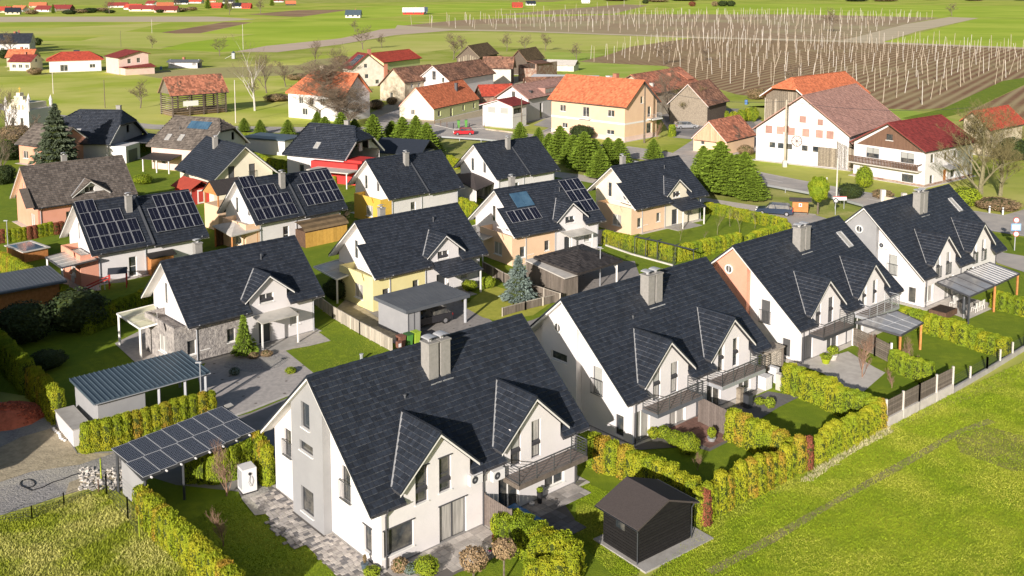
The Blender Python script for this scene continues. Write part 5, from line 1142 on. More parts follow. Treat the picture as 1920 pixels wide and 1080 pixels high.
# mown ruts in the right field
def strip(name, pts, wd, lvl, mat, raw=False):
    P = [g(*p) for p in pts]; vs = []; 
    for i, p in enumerate(P):
        d = (P[min(i+1,len(P)-1)]-P[max(i-1,0)]).normalized(); o = Vector((-d.y,d.x,0))*wd*(.5+.12*math.sin(i*2.3)); vs += [(p.x-o.x,p.y-o.y,lvl*.006),(p.x+o.x,p.y+o.y,lvl*.006)]
    structure(name, MB().add(vs, [(2*i,2*i+2,2*i+3,2*i+1)[::-1] for i in range(len(P)-1)]), mat)
strip('rut', [(1330,1075),(1450,1010),(1560,945),(1660,890),(1730,850),(1800,810),(1860,790)], .55, 9, 'rut')
# terraces
S('terrace', [(718,1078),(905,985),(925,1000),(958,1015),(952,1032),(905,1060),(860,1075),(780,1120),(700,1120)], 9, 'joint')
S('terrace', [(930,960),(985,930),(1060,900),(1100,902),(1050,935),(1078,975),(1008,1005),(955,985)], 9, 'joint')
S('terrace', [(1185,840),(1309,795),(1345,800),(1365,830),(1330,848),(1300,838),(1200,845)], 9, 'joint')
S('terrace', [(1500,686),(1590,660),(1640,690),(1660,700),(1620,735),(1590,735),(1545,702)], 9, 'concrete_light')
S('terrace', [(1300,795),(1440,735),(1500,745),(1460,765),(1420,790),(1370,790)], 9, 'paver_dark')
S('terrace', [(1735,580),(1800,555),(1860,570),(1860,580),(1815,600),(1770,585)], 9, 'concrete_light')
S('terrace', [(215,645),(275,615),(340,640),(320,690),(255,682)], 9, 'paver_light')
S('terrace', [(470,655),(585,615),(620,640),(580,650),(550,655),(500,668)], 9, 'paver_light')
S('terrace', [(100,520),(165,500),(190,545),(140,550)], 9, 'concrete_light')
S('terrace', [(630,580),(650,560),(745,620),(740,640),(700,640)], 9, 'dirt')

S('farmyard', [(690,215),(760,178),(850,150),(905,150),(1000,140),(1070,178),(1060,210),(940,215),(905,240),(860,232),(815,240),(760,235)], 7, 'dirt')
S('farmyard', [(1240,215),(1290,200),(1400,205),(1420,240),(1330,262),(1262,252)], 9, 'asphalt')
# ================= vegetation =================
RNG = np.random.default_rng(11); random.seed(4)
def quads(c, n, size, up=None, asp=1.0, rng=RNG):
    """flat leaf quads: centres c (N,3), normals n (N,3)"""
    N = len(c); r = rng.normal(size=(N,3)); t = np.cross(n, r); t /= np.linalg.norm(t, axis=1, keepdims=True)+1e-9; b = np.cross(n, t); b /= np.linalg.norm(b, axis=1, keepdims=True)+1e-9
    s = (size*rng.uniform(.6, 1.3, N))[:,None]
    if up is not None: t = up+t*.35; t /= np.linalg.norm(t, axis=1, keepdims=True); b = np.cross(n, t); b /= np.linalg.norm(b, axis=1, keepdims=True)+1e-9
    V = np.stack([c-b*s*.5, c+t*s*asp*.9-b*s*.12, c+b*s*.5, c-t*s*asp*.5], 1)
    F = np.arange(4*N).reshape(-1,4); return V.reshape(-1,3), F
def thuja_mesh(name, h=2.0, rx=.42, ry=.42, n=620, size=.11, seed=0, mat='thuja', taper=.25, core='thuja_core'):
    r = np.random.default_rng(seed)
    z = r.uniform(.02, 1.0, n); top = r.uniform(0,1,n) < .16; z[top] = r.uniform(.93,1.0,top.sum())
    a = r.uniform(0, 2*math.pi, n); e = 3.0
    ca, sa = np.cos(a), np.sin(a); rad = (np.abs(ca)**e+np.abs(sa)**e)**(-1/e)
    sh = 1-taper*z**2; sh[top] *= r.uniform(0,1,top.sum())**.5
    bump = 1+.09*np.sin(a*3+seed)+.07*np.sin(z*17+a*2+seed*2)+r.normal(0,.035,n)
    x = ca*rad*rx*sh*bump; y = sa*rad*ry*sh*bump; Z = z*h*(1+.02*np.sin(a*2)); Z[top] = h*(1-.06*((x[top]/rx)**2+(y[top]/ry)**2))+r.normal(0,.04,top.sum())
    c = np.stack([x,y,Z],1); nr = np.stack([ca*ry*2, sa*rx*2, .35+0*a],1)+r.normal(0,.4,(n,3)); nr[top] += np.array([0,0,1.6]); nr /= np.linalg.norm(nr,axis=1,keepdims=True)
    up = np.tile(np.array([[0,0,1.0]]), (n,1))
    V, F = quads(c, nr, size, up, 1.25, r)
    me = npmesh(name, V, F); me.materials.append(MATS[mat])
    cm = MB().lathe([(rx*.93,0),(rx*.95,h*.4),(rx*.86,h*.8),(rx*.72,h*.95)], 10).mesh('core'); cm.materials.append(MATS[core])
    return me, cm
THV = {}
for mt in ('thuja','thuja_green','thuja_gold','thuja_dead'):
    THV[mt] = [thuja_mesh('shrub', seed=s_*7+1, mat=mt, n=3300, size=.052) for s_ in range(3)]
def put2(name, ms, parent, loc, rz=0, sc=(1,1,1)):
    o = bpy.data.objects.new(name, ms[0]); COL.objects.link(o); o.parent = parent; o.location = loc; o.rotation_euler = (0,0,rz); o.scale = sc
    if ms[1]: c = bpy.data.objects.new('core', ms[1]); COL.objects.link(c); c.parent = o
    return o
def hedge(label, pts, h, mix=(('thuja',1),), wd=.85, step=.62, raw=False, jitter=.06, name='hedge', group='clipped hedges', hv=.025):
    P = [Vector((p[0],p[1],0)) if raw else g(*p) for p in pts]
    t = thing(name, label, 'hedge', P[0], 0, group)
    names = [m for m, w in mix]; ws = np.array([w for m, w in mix], float); ws /= ws.sum(); cur = 0
    for a, b in zip(P[:-1], P[1:]):
        L = (b-a).length; n = max(1, round(L/step)); d = (b-a).normalized(); rz = math.atan2(d.y,d.x); prev = None
        for i in range(n):
            p = a.lerp(b, (i+.5)/n)-P[0]; m = names[RNG.choice(len(names), p=ws)]
            ms = THV[m][RNG.integers(3)]; s = L/n/.62
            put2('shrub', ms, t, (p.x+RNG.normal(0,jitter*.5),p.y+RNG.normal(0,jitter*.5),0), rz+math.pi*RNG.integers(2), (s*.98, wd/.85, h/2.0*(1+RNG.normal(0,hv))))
    return t
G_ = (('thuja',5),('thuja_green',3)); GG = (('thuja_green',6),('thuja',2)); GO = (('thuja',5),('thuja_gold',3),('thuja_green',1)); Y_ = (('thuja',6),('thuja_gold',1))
hedge('long yellow-green hedge running to the bottom edge left of the house nearest the camera', [(262,968),(300,1005),(350,1052),(400,1102),(470,1175)], 1.9, Y_, 1.0)
hedge('row of rounded thujas behind the white battery cabinet, along the solar carport', [(346,903),(409,905),(450,892),(478,880)], 1.9, (('thuja_green',5),('thuja',3)), .8, .72, jitter=.12, hv=.09)
hedge('bright yellow thuja hedge bend beside the white gable and battery cabinet', [(482,878),(496,896),(505,912)], 2.4, (('thuja',2),('thuja_gold',2)), .9, .6)
hedge('clipped hedge in front of the blue-grey corrugated carport', [(152,850),(211,838),(300,812),(404,781)], 1.95, Y_, .85)
hedge('yellow-green hedge lit at its end left of the corrugated carport', [(62,742),(85,765),(112,795)], 2.3, (('thuja',3),('thuja_gold',1)), 1.0)
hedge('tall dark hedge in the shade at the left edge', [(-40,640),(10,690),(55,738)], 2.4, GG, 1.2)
hedge('narrow hedge in sun and shade left of the house with solar roofs', [(-20,492),(30,520),(80,548),(150,590)], 1.9, Y_, .8)
hedge('rust and green hedge under the salmon wall at the left', [(-10,458),(40,451),(120,437)], 1.5, (('thuja_dead',2),('thuja',3),('thuja_gold',1)), .8)
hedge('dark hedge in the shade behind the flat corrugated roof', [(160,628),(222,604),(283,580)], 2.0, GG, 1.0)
hedge('clipped hedge in front of the cream and peach house, with a low wall', [(1132,457),(1180,467),(1262,489)], 1.6, G_, 1.1)
hedge('clipped hedge running back from the second house towards the garden with young trees', [(1268,490),(1320,478),(1386,464)], 1.7, G_, 1.1)
hedge('low clipped hedge at the parking lot end of the garden with young trees', [(1402,462),(1424,452),(1478,437)], 1.3, G_, 1.0)
hedge('long low hedge behind the bare young trees, beside the parked dark estate car', [(1322,398),(1370,408),(1425,420),(1474,432)], 1.4, G_, 1.2)
hedge('bright green hedge between two dark-roofed houses, right of the ochre balcony block', [(864,398),(885,408),(906,424)], 2.0, (('thuja',1),), .9)
hedge('hedge stub between the plain dark roofs, in front of the dry verge', [(841,308),(858,318)], 1.6, (('thuja',1),), .9)
hedge('hedge in the garden of the black half-hipped house', [(625,345),(650,338),(676,330)], 1.2, G_, .9)
hedge('mixed yellow hedge between the first and second semi-detached houses', [(1103,868),(1160,890),(1230,925),(1306,960)], 1.95, (('thuja',7),('thuja_gold',1),('thuja_green',2)), 1.2, .7, jitter=.14, hv=.07)
hg = hedge('tall yellow and rusty hedge facing the open field, right of the black shed', [(1303,985),(1370,948),(1440,912),(1502,880)], 2.05, (('thuja_gold',4),('thuja',5)), .85, .72, jitter=.1, hv=.08)
hedge('yellow-green hedge along the field up to the slatted fence', [(1528,868),(1590,835),(1655,799)], 1.9, (('thuja',4),('thuja_gold',2)), .9, .68, hv=.05)
for px, lb in (((1320,982),'dead rust-red thuja at the corner beside the black shed'),((1512,878),'dead rust-red thuja where the two field hedges meet')):
    t = thing('dead_shrub', lb, 'shrub', g(*px), 0, 'dead rusty thujas'); put2('foliage', THV['thuja_dead'][0], t, (0,0,0), 0, (.95,.95,.98))
hedge('broad hedge between the second and third semi-detached houses', [(1472,730),(1530,752),(1590,780),(1642,803)], 1.9, (('thuja',6),('thuja_green',3),('thuja_gold',1)), 1.5, .75, jitter=.12, hv=.05)
hedge('hedge between the red-brown paved terrace and the neighbouring lawn', [(1366,820),(1420,845),(1490,876)], 1.85, (('thuja',5),('thuja_gold',2)), 1.3, .7, jitter=.12, hv=.05)
hedge('broad hedge between the third and fourth semi-detached houses', [(1690,606),(1750,624),(1820,648),(1888,670)], 1.5, (('thuja',5),('thuja_green',3)), 1.7, .8, jitter=.1, hv=.05)
hedge('clipped hedge at the right edge beyond the covered terrace', [(1862,575),(1890,583),(1960,600)], 1.5, GG, 1.6)
hedge('dark clipped hedge beside the bare shrub and slatted fence', [(1672,690),(1700,705),(1745,722)], 1.6, (('thuja_green',1),), 1.0)
hedge('broad sunlit hedge below the blue covered table', [(945,1012),(990,1035),(1040,1062),(1082,1088)], 1.6, G_, 1.9, .7, jitter=.15, hv=.06)
hedge('yellow hedge corner at the bottom edge, right of the ball-headed bare tree', [(985,1112),(1035,1100),(1082,1088)], 1.5, (('thuja',3),('thuja_gold',2)), .9, .65)
# conifers
def conifer_mesh(h, r, n, size, mat, seed, low=.06, droop=.35, pw=.85, ragged=.25, tiers=14):
    q = np.random.default_rng(seed); t = q.uniform(0,1,n)**1.35; tier = np.floor(t*tiers)/tiers+.02
    z = low*h+(1-low)*h*np.clip(tier+q.uniform(0,.6,n)/tiers,0,1); nb = 9; b = q.integers(0,nb,n); a = (b+np.floor(tier*tiers)*.37)*2*math.pi/nb+q.normal(0,.14,n)
    rb = 1+ragged*np.sin(b*12.9+tier*78.2)
    rr = r*(1-(z/h))**pw*rb*q.uniform(.25,1,n)**.55; zz = z-droop*rr*.6+q.normal(0,.03*h/tiers,n)*2
    c = np.stack([np.cos(a)*rr, np.sin(a)*rr, np.maximum(zz,.05)],1)
    nr = np.stack([np.cos(a)*.5, np.sin(a)*.5, .9+0*a],1)+q.normal(0,.55,(n,3)); nr /= np.linalg.norm(nr,axis=1,keepdims=True)
    up = np.stack([np.cos(a), np.sin(a), -.25+0*a],1); V, F = quads(c, nr, size, up, 1.5, q)
    me = npmesh('foliage', V, F); me.materials.append(MATS[mat]); 
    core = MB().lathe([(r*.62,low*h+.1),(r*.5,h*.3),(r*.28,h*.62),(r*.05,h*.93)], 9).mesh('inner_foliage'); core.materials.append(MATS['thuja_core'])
    tk = MB().tube((0,0,-.1),(0,0,h*.9), .035*h*.6+.04, .02, 7).mesh('trunk'); tk.materials.append(MATS['bark'])
    return me, core, tk
CONI = {'fir': [conifer_mesh(5, 1.9, 12000, .15, 'fir_green', s_, droop=-.15, pw=.62, ragged=.38, tiers=34) for s_ in range(4)],
        'spruce_big': [conifer_mesh(11, 4.0, 22000, .24, 'spruce', 31, droop=.3, pw=.85, tiers=22, ragged=.3)],
        'silver': [conifer_mesh(4.2, 1.55, 6500, .13, 'spruce_blue', 41, droop=.1, tiers=16)],
        'small': [conifer_mesh(3, .9, 2600, .12, 'fir_green', 51, droop=-.1, tiers=12)]}
def conifer(kind, loc, s, label, rz=0, v=0, group=None, name='conifer', mat=None):
    t = thing(name, label, 'tree', loc, rz, group); ms = CONI[kind][v]
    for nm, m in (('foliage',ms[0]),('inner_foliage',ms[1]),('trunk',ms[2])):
        o = bpy.data.objects.new(nm, m); COL.objects.link(o); o.parent = t; o.scale = (s,s,s) if not isinstance(s, tuple) else s
    return t
conifer('spruce_big', g(108,322), 1.0, 'big grey-green spruce at the left, tallest conifer of the estate', name='spruce')
conifer('silver', g(972,566), (1.1,1.1,1.08), 'silvery blue spruce on the yellowish lawn beside the wooden fence', name='spruce')
conifer('small', g(458,668), (1.15,1.15,1.15), 'small bright green spruce in front of the grey stone-clad house', name='spruce')
firs = [(458,248,.62),(488,252,.62),(540,255,.72),(595,240,.7),(610,258,.95),(640,262,1.05),(665,255,.8),(700,275,1.15),(735,265,.95),(755,285,1.2),(775,290,1.25),(800,292,1.1),(815,288,.8),(780,262,.9),(840,0,0),
        (975,270,.8),(1030,290,.9),(1050,300,1.15),(1075,312,1.2),(1095,322,1.3),(1115,318,1.1),(1140,312,1.0),(1160,312,1.0),(1125,335,1.0),(1225,300,.75),(1060,278,.7),(1010,268,.6),
        (1330,352,1.3),(1350,362,1.45),(1370,368,1.4),(1395,372,1.25),(1412,376,1.0),(1318,338,1.0),(1380,352,1.2)]
for i, (px, py, s_) in enumerate(firs):
    if s_ == 0: continue
    grp = 'shaggy green conifers along the road'
    where = 'the line left of the red car' if px < 900 else ('the row below the peach house' if px < 1240 else 'the clump by the footpath and junction')
    same = sorted(f_[0] for f_ in firs if f_[2] and (f_[0] < 900) == (px < 900) and (f_[0] < 1240) == (px < 1240)); k_ = same.index(px)
    ORD = ['first','second','third','fourth','fifth','sixth','seventh','eighth','ninth','tenth','eleventh','twelfth','thirteenth','fourteenth']
    conifer('fir', g(px,py), (s_*1.05,s_*1.05,s_*(.95+.12*math.sin(i*3))), '%s shaggy green conifer, %s from the left in %s' % ('tall' if s_ > 1 else 'small', ORD[k_], where), rz=i*1.7, v=i % 4, group=grp)
# small columnar thujas
def column(px, py, h, w, label, mat='thuja_green', name='shrub_column', z=0, group=None, v=0):
    t = thing(name, label, 'shrub', g(px,py)+Vector((0,0,z)), 0, group); put2('foliage', THV[mat][v], t, (0,0,0), 0, (w/.84, w/.84, h/2)); return t
column(1047,552,1.9,.62,'slim columnar thuja beside the grey plank shed')
column(1260,256,2.3,1.5,'clipped brown-green topiary column by the yard entrance of the peach house', 'thuja_green')
# leafy street tree (clipped egg crown)
def ball_crown(r, h, n, size, mat, seed, fl=0):
    q = np.random.default_rng(seed); u = q.normal(size=(n,3)); u /= np.linalg.norm(u,axis=1,keepdims=True); rad = q.uniform(.55,1,n)**.4*(1+.08*np.sin(u[:,0]*7+u[:,2]*5))
    c = u*rad[:,None]*np.array([r,r,h/2]); nr = u+q.normal(0,.5,(n,3)); nr /= np.linalg.norm(nr,axis=1,keepdims=True); V, F = quads(c, nr, size, None, 1, q); me = npmesh('crown', V, F); me.materials.append(MATS[mat]); return me
t = thing('street_tree', 'clipped green street tree with egg-shaped crown beside the red notice board', 'tree', g(1533,402))
o = obj('crown', ball_crown(1.35, 3.4, 9000, .13, 'thuja_green', 3), None, t, (0,0,3.4)); obj('inner_crown', MB().lathe([(.3,-1.3),(.95,-.6),(1.1,.1),(.8,1.0),(.3,1.4)],9).mesh('inner_crown'), 'thuja_core', t, (0,0,3.4)); MB().tube((0,0,0),(0,0,2.4),.13,.1).build('trunk','bark',t)
# broadleaf bushes
BUSHL = {m: ball_crown(.5, 1.0, 3600, .040, m, 19+i) for i, m in enumerate(('thuja_green','leaf_lime','bush_dark','leaf_red','leaf_dry','spruce_blue','thuja'))}
BUSH = {m: ball_crown(.5, 1.0, 900, .075, m, 9+i) for i, m in enumerate(('thuja_green','leaf_lime','bush_dark','leaf_red','leaf_dry','spruce_blue','thuja'))}
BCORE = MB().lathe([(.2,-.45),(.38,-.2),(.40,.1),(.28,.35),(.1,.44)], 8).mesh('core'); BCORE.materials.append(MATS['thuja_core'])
def bush(px, py, w, h, mat, label, group=None, name='bush', z=0):
    t = thing(name, label, 'bush', g(px,py,z), 0, group); o = put2('foliage', ((BUSHL if w > 1.1 and py > 100 else BUSH)[mat], BCORE), t, (0,0,h*.48), px*.1, (w,w,h)); return t
for a in [(750,1073,.9,.8,'leaf_dry','brownish-red round bush at the foot of the terrace of the nearest house'),(800,1078,1.3,1.0,'leaf_lime','bright lime bush at the bottom edge in front of the big window'),(697,1080,.9,.5,'leaf_lime','low bush at the corner downpipe of the nearest house'),(770,1077,.7,.6,'spruce_blue','grey-blue cushion plant between the brownish and the lime bush'),
          (1245,822,1.0,.9,'thuja_green','rounded green shrub under the window of the second house'),(1290,850,1.5,1.4,'thuja_green','larger round shrub beside the red-brown terrace'),(1265,835,1.2,1.0,'thuja_green','middle round shrub in the bed of the second house'),(1225,822,.8,.8,'thuja','small shrub left in the bed of the second house'),
          (1424,758,.8,.5,'leaf_lime','flat clipped ball tree on the dark terrace of the second house'),(1443,765,.8,.8,'leaf_lime','round lime-green shrub on the dark terrace of the second house'),
          (880,545,1.6,1.1,'thuja_green','loose green bush by the porch of the pale yellow house'),(915,540,1.5,1.2,'leaf_lime','lime green bush beside the porch of the pale yellow house'),(873,566,1.0,.7,'leaf_lime','low lime bush at the carport corner'),
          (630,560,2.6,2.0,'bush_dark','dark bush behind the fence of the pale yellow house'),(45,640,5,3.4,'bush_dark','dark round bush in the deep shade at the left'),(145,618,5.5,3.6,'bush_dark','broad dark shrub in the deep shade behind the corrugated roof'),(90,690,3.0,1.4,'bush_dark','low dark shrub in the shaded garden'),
          (440,703,.9,.6,'spruce_blue','greenish cushion plant in the bed by the driveway'),(500,668,1.0,.5,'leaf_dry','dry cushion plants by the entrance of the stone-clad house'),(475,672,.9,.5,'leaf_dry','dry tuft beside the small spruce'),(545,700,.9,.5,'thuja_green','green cushion plant by the paved drive'),
          (1595,372,3.6,2.2,'bush_dark','dark bush at the roadside below the white house with the balcony'),(1620,352,2.6,3.4,'thuja_green','tall loose bush at the left corner of the white house with the balcony'),(1810,385,4.2,2.6,'leaf_lime','lime green bush at the right corner of the white house with the balcony'),(1655,372,3,1.3,'leaf_dry','dry shrubs along the roadside wall'),
          (1398,290,3.0,1.8,'leaf_dry','round brown shrub beside the small salmon building'),(1445,285,3,2.0,'leaf_dry','dry brush pile at the corner of the big white barn'),(1090,262,5,3,'bush_dark','dark round bush under the windows of the peach house'),
          (135,133,4,2.2,'bush_dark','dark shrubs in front of the red bungalow'),(1290,290,1.5,1,'leaf_dry','x')][:-1]:
    bush(*a)
for i, (px, py, s_) in enumerate([(1345,228,1.7),(1360,226,1.8),(1375,232,2.2),(1390,230,2.4),(1402,228,2.4),(1412,228,2.6)]):
    bush(px, py, s_, s_*1.3, 'thuja_green' if i % 2 else 'thuja', '%s shrub from the left in the thick hedge behind the small salmon building' % ['first','second','third','fourth','fifth','sixth'][i], 'shrubs behind the small salmon building')
bush(268,345,3,1.6,'thuja_green','low green bush in the shaded garden behind the brown roof'); bush(245,375-8,2.4,.7,'leaf_lime','flat lime green cushion on the shaded lawn'); bush(420,285+30,1.2,.8,'thuja','small bush beside the brown half-hipped house')
# bare trees
def bare_mesh(h, seed, spread=.55, levels=5, trunk=.16, n0=5, mat_t='bark', mat_c='twig', lean=0, first=.3, twig=.035, weep=0, dens=3):
    q = random.Random(seed); T = MB(); tw = []
    def branch(p, d, L, r, lv):
        seg = 3 if lv < 2 else 2; pts = [p]
        for i in range(seg):
            d = (d+Vector((q.gauss(0,.12),q.gauss(0,.12),q.gauss(.05,.08)-weep*lv*.06))).normalized(); pts.append(pts[-1]+d*L/seg)
        for i in range(seg):
            ra = r*(1-.55*i/seg); rb = r*(1-.55*(i+1)/seg)
            if lv < 3: T.tube(pts[i], pts[i+1], ra, rb, 6 if lv == 0 else 4, cap=False)
            else: tw.append((pts[i], pts[i+1], max(ra, twig*.5)))
        if lv >= levels: return
        k = n0 if lv == 0 else dens
        for j in range(k):
            f = first+(1-first)*(j+q.random())/k if lv == 0 else .25+.75*(j+q.random())/k
            i = min(int(f*seg), seg-1); pp = pts[i].lerp(pts[i+1], f*seg-i); a = q.uniform(0,2*math.pi) if lv == 0 else q.uniform(0,2*math.pi)
            s = Vector((math.cos(a),math.sin(a),0)); nd = (d*(1-spread)+s*spread+Vector((0,0,.12-.1*weep))).normalized(); branch(pp, nd, L*q.uniform(.5,.68), r*.45*(1.2-f*.5), lv+1)
    branch(Vector((0,0,-.1)), Vector((lean,0,1)).normalized(), h*.62, trunk, 0)
    me = T.mesh('trunk'); me.materials.append(MATS[mat_t])
    vs = []; fs = []
    for a, b, w in tw:
        d = (b-a).normalized(); o = d.cross(Vector((q.gauss(0,1),q.gauss(0,1),q.gauss(0,1)))).normalized()*w; o2 = d.cross(o).normalized()*w; k = len(vs)
        vs += [a-o*.5, a+o*.5, a+o2*.8, b]; fs += [(k,k+1,k+3),(k+1,k+2,k+3),(k+2,k,k+3)]
    mc = MB(); mc.v = [tuple(v) for v in vs]; mc.f = fs; mc = mc.mesh('crown'); mc.materials.append(MATS[mat_c]); return me, mc
BARE = {'orchard': [bare_mesh(5, s_, .6, 5, .13, 6, first=.3, twig=.055, dens=4) for s_ in (1,2,3)], 'big': [bare_mesh(13, 7, .52, 6, .38, 8, 'bark_green', 'twig_olive', first=.2, twig=.06, dens=4)],
        'tall': [bare_mesh(11, s_, .45, 5, .22, 9, first=.2, dens=4, twig=.06) for s_ in (11,12)], 'birch': [bare_mesh(11, 21, .4, 5, .2, 8, 'bark_white', 'twig', first=.3, dens=3, twig=.045)],
        'larch': [bare_mesh(13, 31, .7, 5, .22, 26, 'bark', 'twig', first=.1, dens=5, twig=.07)], 'shrub': [bare_mesh(2.6, 41, .35, 4, .05, 9, 'twig_red', 'twig_red', first=.02, dens=4, twig=.03)],
        'young': [bare_mesh(2.8, 51, .4, 4, .04, 6, 'bark_green', 'twig_olive', first=.45, dens=3, twig=.022)]}
def bare(kind, px, py, s_, label, v=0, rz=0, group=None, name='bare_tree', cat='tree', sz=None):
    t = thing(name, label, cat, g(px,py), rz, group)
    for nm, m in (('trunk',BARE[kind][v][0]),('crown',BARE[kind][v][1])):
        o = bpy.data.objects.new(nm, m); COL.objects.link(o); o.parent = t; o.scale = (s_,s_,sz or s_)
    return t
bare('big', 1838, 380, 1.0, 'big spreading bare tree with greenish bark in front of the white house with the balcony', rz=2)
bare('big', 1875, 368, .8, 'second bare tree with pale trunk right of the big one', rz=4)
bare('birch', 478, 208, 1.35, 'white-barked birch beside the open hayrack', rz=1)
bare('tall', 500, 175, .95, 'greyish bare tree just right of the birch', 0, 1, 'bare trees behind the meadow')
bare('orchard', 536, 163, 1.5, 'small dark bare tree between the birch and the orange hipped house', 0, 2, 'bare trees behind the meadow')
bare('larch', 612, 225, 1.15, 'tangled bare larch in front of the orange hipped roof', rz=1)
bare('larch', 655, 240, .8, 'smaller tangled bare tree right of the larch', rz=3)
bare('tall', 640, 150, .9, 'bare tree behind the orange hipped house', 1, 2, 'bare trees behind the meadow')
bare('tall', 590, 120, .8, 'bare tree at the field edge above the orange hipped house', 0, 4, 'bare trees behind the meadow')
bare('tall', 1258, 230, 1.0, 'bare tree with yellowish crown beside the peach house', 1, 0, 'bare trees in the farmyard'); BARE['y'] = BARE['big']
bare('big', 1285, 232, .62, 'yellow-green twiggy tree in front of the dark farmyard barn', rz=1, group='bare trees in the farmyard')
bare('orchard', 1343, 222, 1.1, 'small pollarded tree behind the small salmon building', 1, 0)
SCT = [(263,203,1.3),(680,93,2.2),(850,112,2.1),(950,96,1.6),(985,96,1.5),(1022,95,1.6),(1080,115,1.4),(1245,122,1.9),(865,95,1.4),(475,185,1.1),(412,105,1.6),(285,90,1.2),(715,90,1.3),(1490,165,1.5),(1320,115,1.2),(1560,60,3.0),(1785,30,2.6),(430,28,3.2),(488,25,3),(205,26,3),(330,20,3),(665,60,1.5)]
for i, (px, py, s_) in enumerate(SCT):
    z_ = 0 if px < 600 else (1 if px < 1100 else 2); al = sorted(p_[0] for p_ in SCT if (0 if p_[0] < 600 else (1 if p_[0] < 1100 else 2)) == z_)
    bare('orchard', px, py, s_, '%s of the bare trees counted from the left %s' % (['first','second','third','fourth','fifth','sixth','seventh','eighth','ninth','tenth'][al.index(px)], ['on the open meadow','along the village edge','around the hop field'][z_]), i % 3, i*2.1, 'scattered bare trees')
for i, (px, py, s_) in enumerate([(1345,440,1.0),(1369,425,.9),(1387,436,1.0),(1415,428,.9),(1275,452,.8),(1320,455,.55)]):
    bare('young', px, py, s_, '%s slender bare young tree, counted from the left, inside the hedged garden' % ORD[sorted([1345,1369,1387,1415,1275,1320]).index(px)], 0, i*1.3, 'young trees in the hedged garden', 'young_tree')
bare('shrub', 1617, 708, 1.15, 'bare reddish shrub on the terrace of the third house', name='bare_shrub', cat='shrub', rz=1); bare('shrub', 1705, 698, .9, 'bare spreading shrub beside the dark clipped hedge', name='bare_shrub', cat='shrub', rz=2)
bare('shrub', 1672, 728, .5, 'small round bare shrub near the slatted fence', name='bare_shrub', cat='shrub', rz=3); bare('shrub', 425, 930, 1.1, 'bare shrub with orange twigs beside the white battery cabinet', name='bare_shrub', cat='shrub', rz=3)
bare('shrub', 418, 1025, .75, 'thin bare shrub in the shaded lawn at the bottom left', name='bare_shrub', cat='shrub', rz=4); bare('shrub', 1308, 882, .45, 'pale twiggy sapling in the shaded garden of the second house', name='bare_shrub', cat='shrub', rz=5)
bare('orchard', 648, 432, .62, 'twisted bare tree in front of the ochre balcony block', 2, 1); bare('shrub', 1070, 472, .8, 'reddish bare shrub under the peach wall', name='bare_shrub', cat='shrub'); bare('shrub', 1232, 262, 1.2, 'dry shrub at the corner of the peach house', name='bare_shrub', cat='shrub')
bare('tall', 20, 262, .85, 'bare tree in the shade at the far left', 0, 0, 'bare trees at the left edge'); bare('tall', 5, 330, .7, 'brownish bare tree left of the big spruce', 1, 2, 'bare trees at the left edge'); bare('orchard', 45, 300, 1.5, 'small bare tree by the brown-roofed house', 1, 2, 'bare trees at the left edge')
bare('orchard', 20, 105, 2.0, 'pale bare tree behind the yellow cottage', 0, 1)
# ball-headed trees at the terrace
for (px, py, h, r_, m, lb) in ((945,1092,2.0,.62,'leaf_dry','dry ball-headed standard tree beside the bottom hedge'),(888,1085,1.0,.75,'leaf_dry','dry reddish multi-stemmed bush in a bowl on the terrace edge')):
    t = thing('standard_tree', lb, 'tree', g(px,py)); MB().tube((0,0,0),(0,0,h*.75),.06,.05).build('trunk','bark',t)
    o = obj('crown', ball_crown(r_, r_*1.6, 1300, .09, m, 77), None, t, (0,0,h*.75+.3)); 
# grass tufts: one triangle per blade clump
def grass(name, polys, n, hmin, hmax, wd, mat, seed, excl=()):
    q = np.random.default_rng(seed); out = []
    def inside(P, x, y):
        k = np.zeros(len(x), bool); m = len(P)
        for i in range(m):
            x0, y0 = P[i]; x1, y1 = P[(i+1) % m]; c = ((y0 > y) != (y1 > y)) & (x < (x1-x0)*(y-y0)/(y1-y0+1e-12)+x0); k ^= c
        return k
    for P in polys:
        W_ = [tuple(g(*p)[:2]) for p in P]; xs = [p[0] for p in W_]; ys = [p[1] for p in W_]
        x = q.uniform(min(xs), max(xs), n*3); y = q.uniform(min(ys), max(ys), n*3); k = inside(W_, x, y)
        for E_ in excl: k &= ~inside([tuple(g(*p)[:2]) for p in E_], x, y)
        x, y = x[k][:n], y[k][:n]; out.append(np.stack([x,y],1))
    P = np.concatenate(out); N = len(P); a = q.uniform(0,2*math.pi,N); h = q.uniform(hmin,hmax,N); w = wd*q.uniform(.6,1.4,N); lx = q.normal(0,.5,N)*h; ly = q.normal(0,.5,N)*h
    z0 = np.full(N, .02)
    V = np.stack([np.stack([P[:,0]-np.cos(a)*w,P[:,1]-np.sin(a)*w,z0],1),np.stack([P[:,0]+np.cos(a)*w,P[:,1]+np.sin(a)*w,z0],1),np.stack([P[:,0]+lx,P[:,1]+ly,h],1)],1)
    me = npmesh(name, V.reshape(-1,3), np.arange(3*N).reshape(-1,3)); o = obj(name, me, mat, kind='stuff'); return o
grass('grass', [[(1205,1100),(1300,1000),(1500,888),(1662,802),(1790,738),(1960,660),(2060,760),(2060,1150)]], 130000, .05, .15, .035, 'grass_blade', 1)
grass('grass', [[(-60,1000),(0,975),(120,938),(200,915),(260,975),(330,1050),(400,1130),(-60,1130)]], 42000, .06, .2, .04, 'grass_blade_dry', 2)
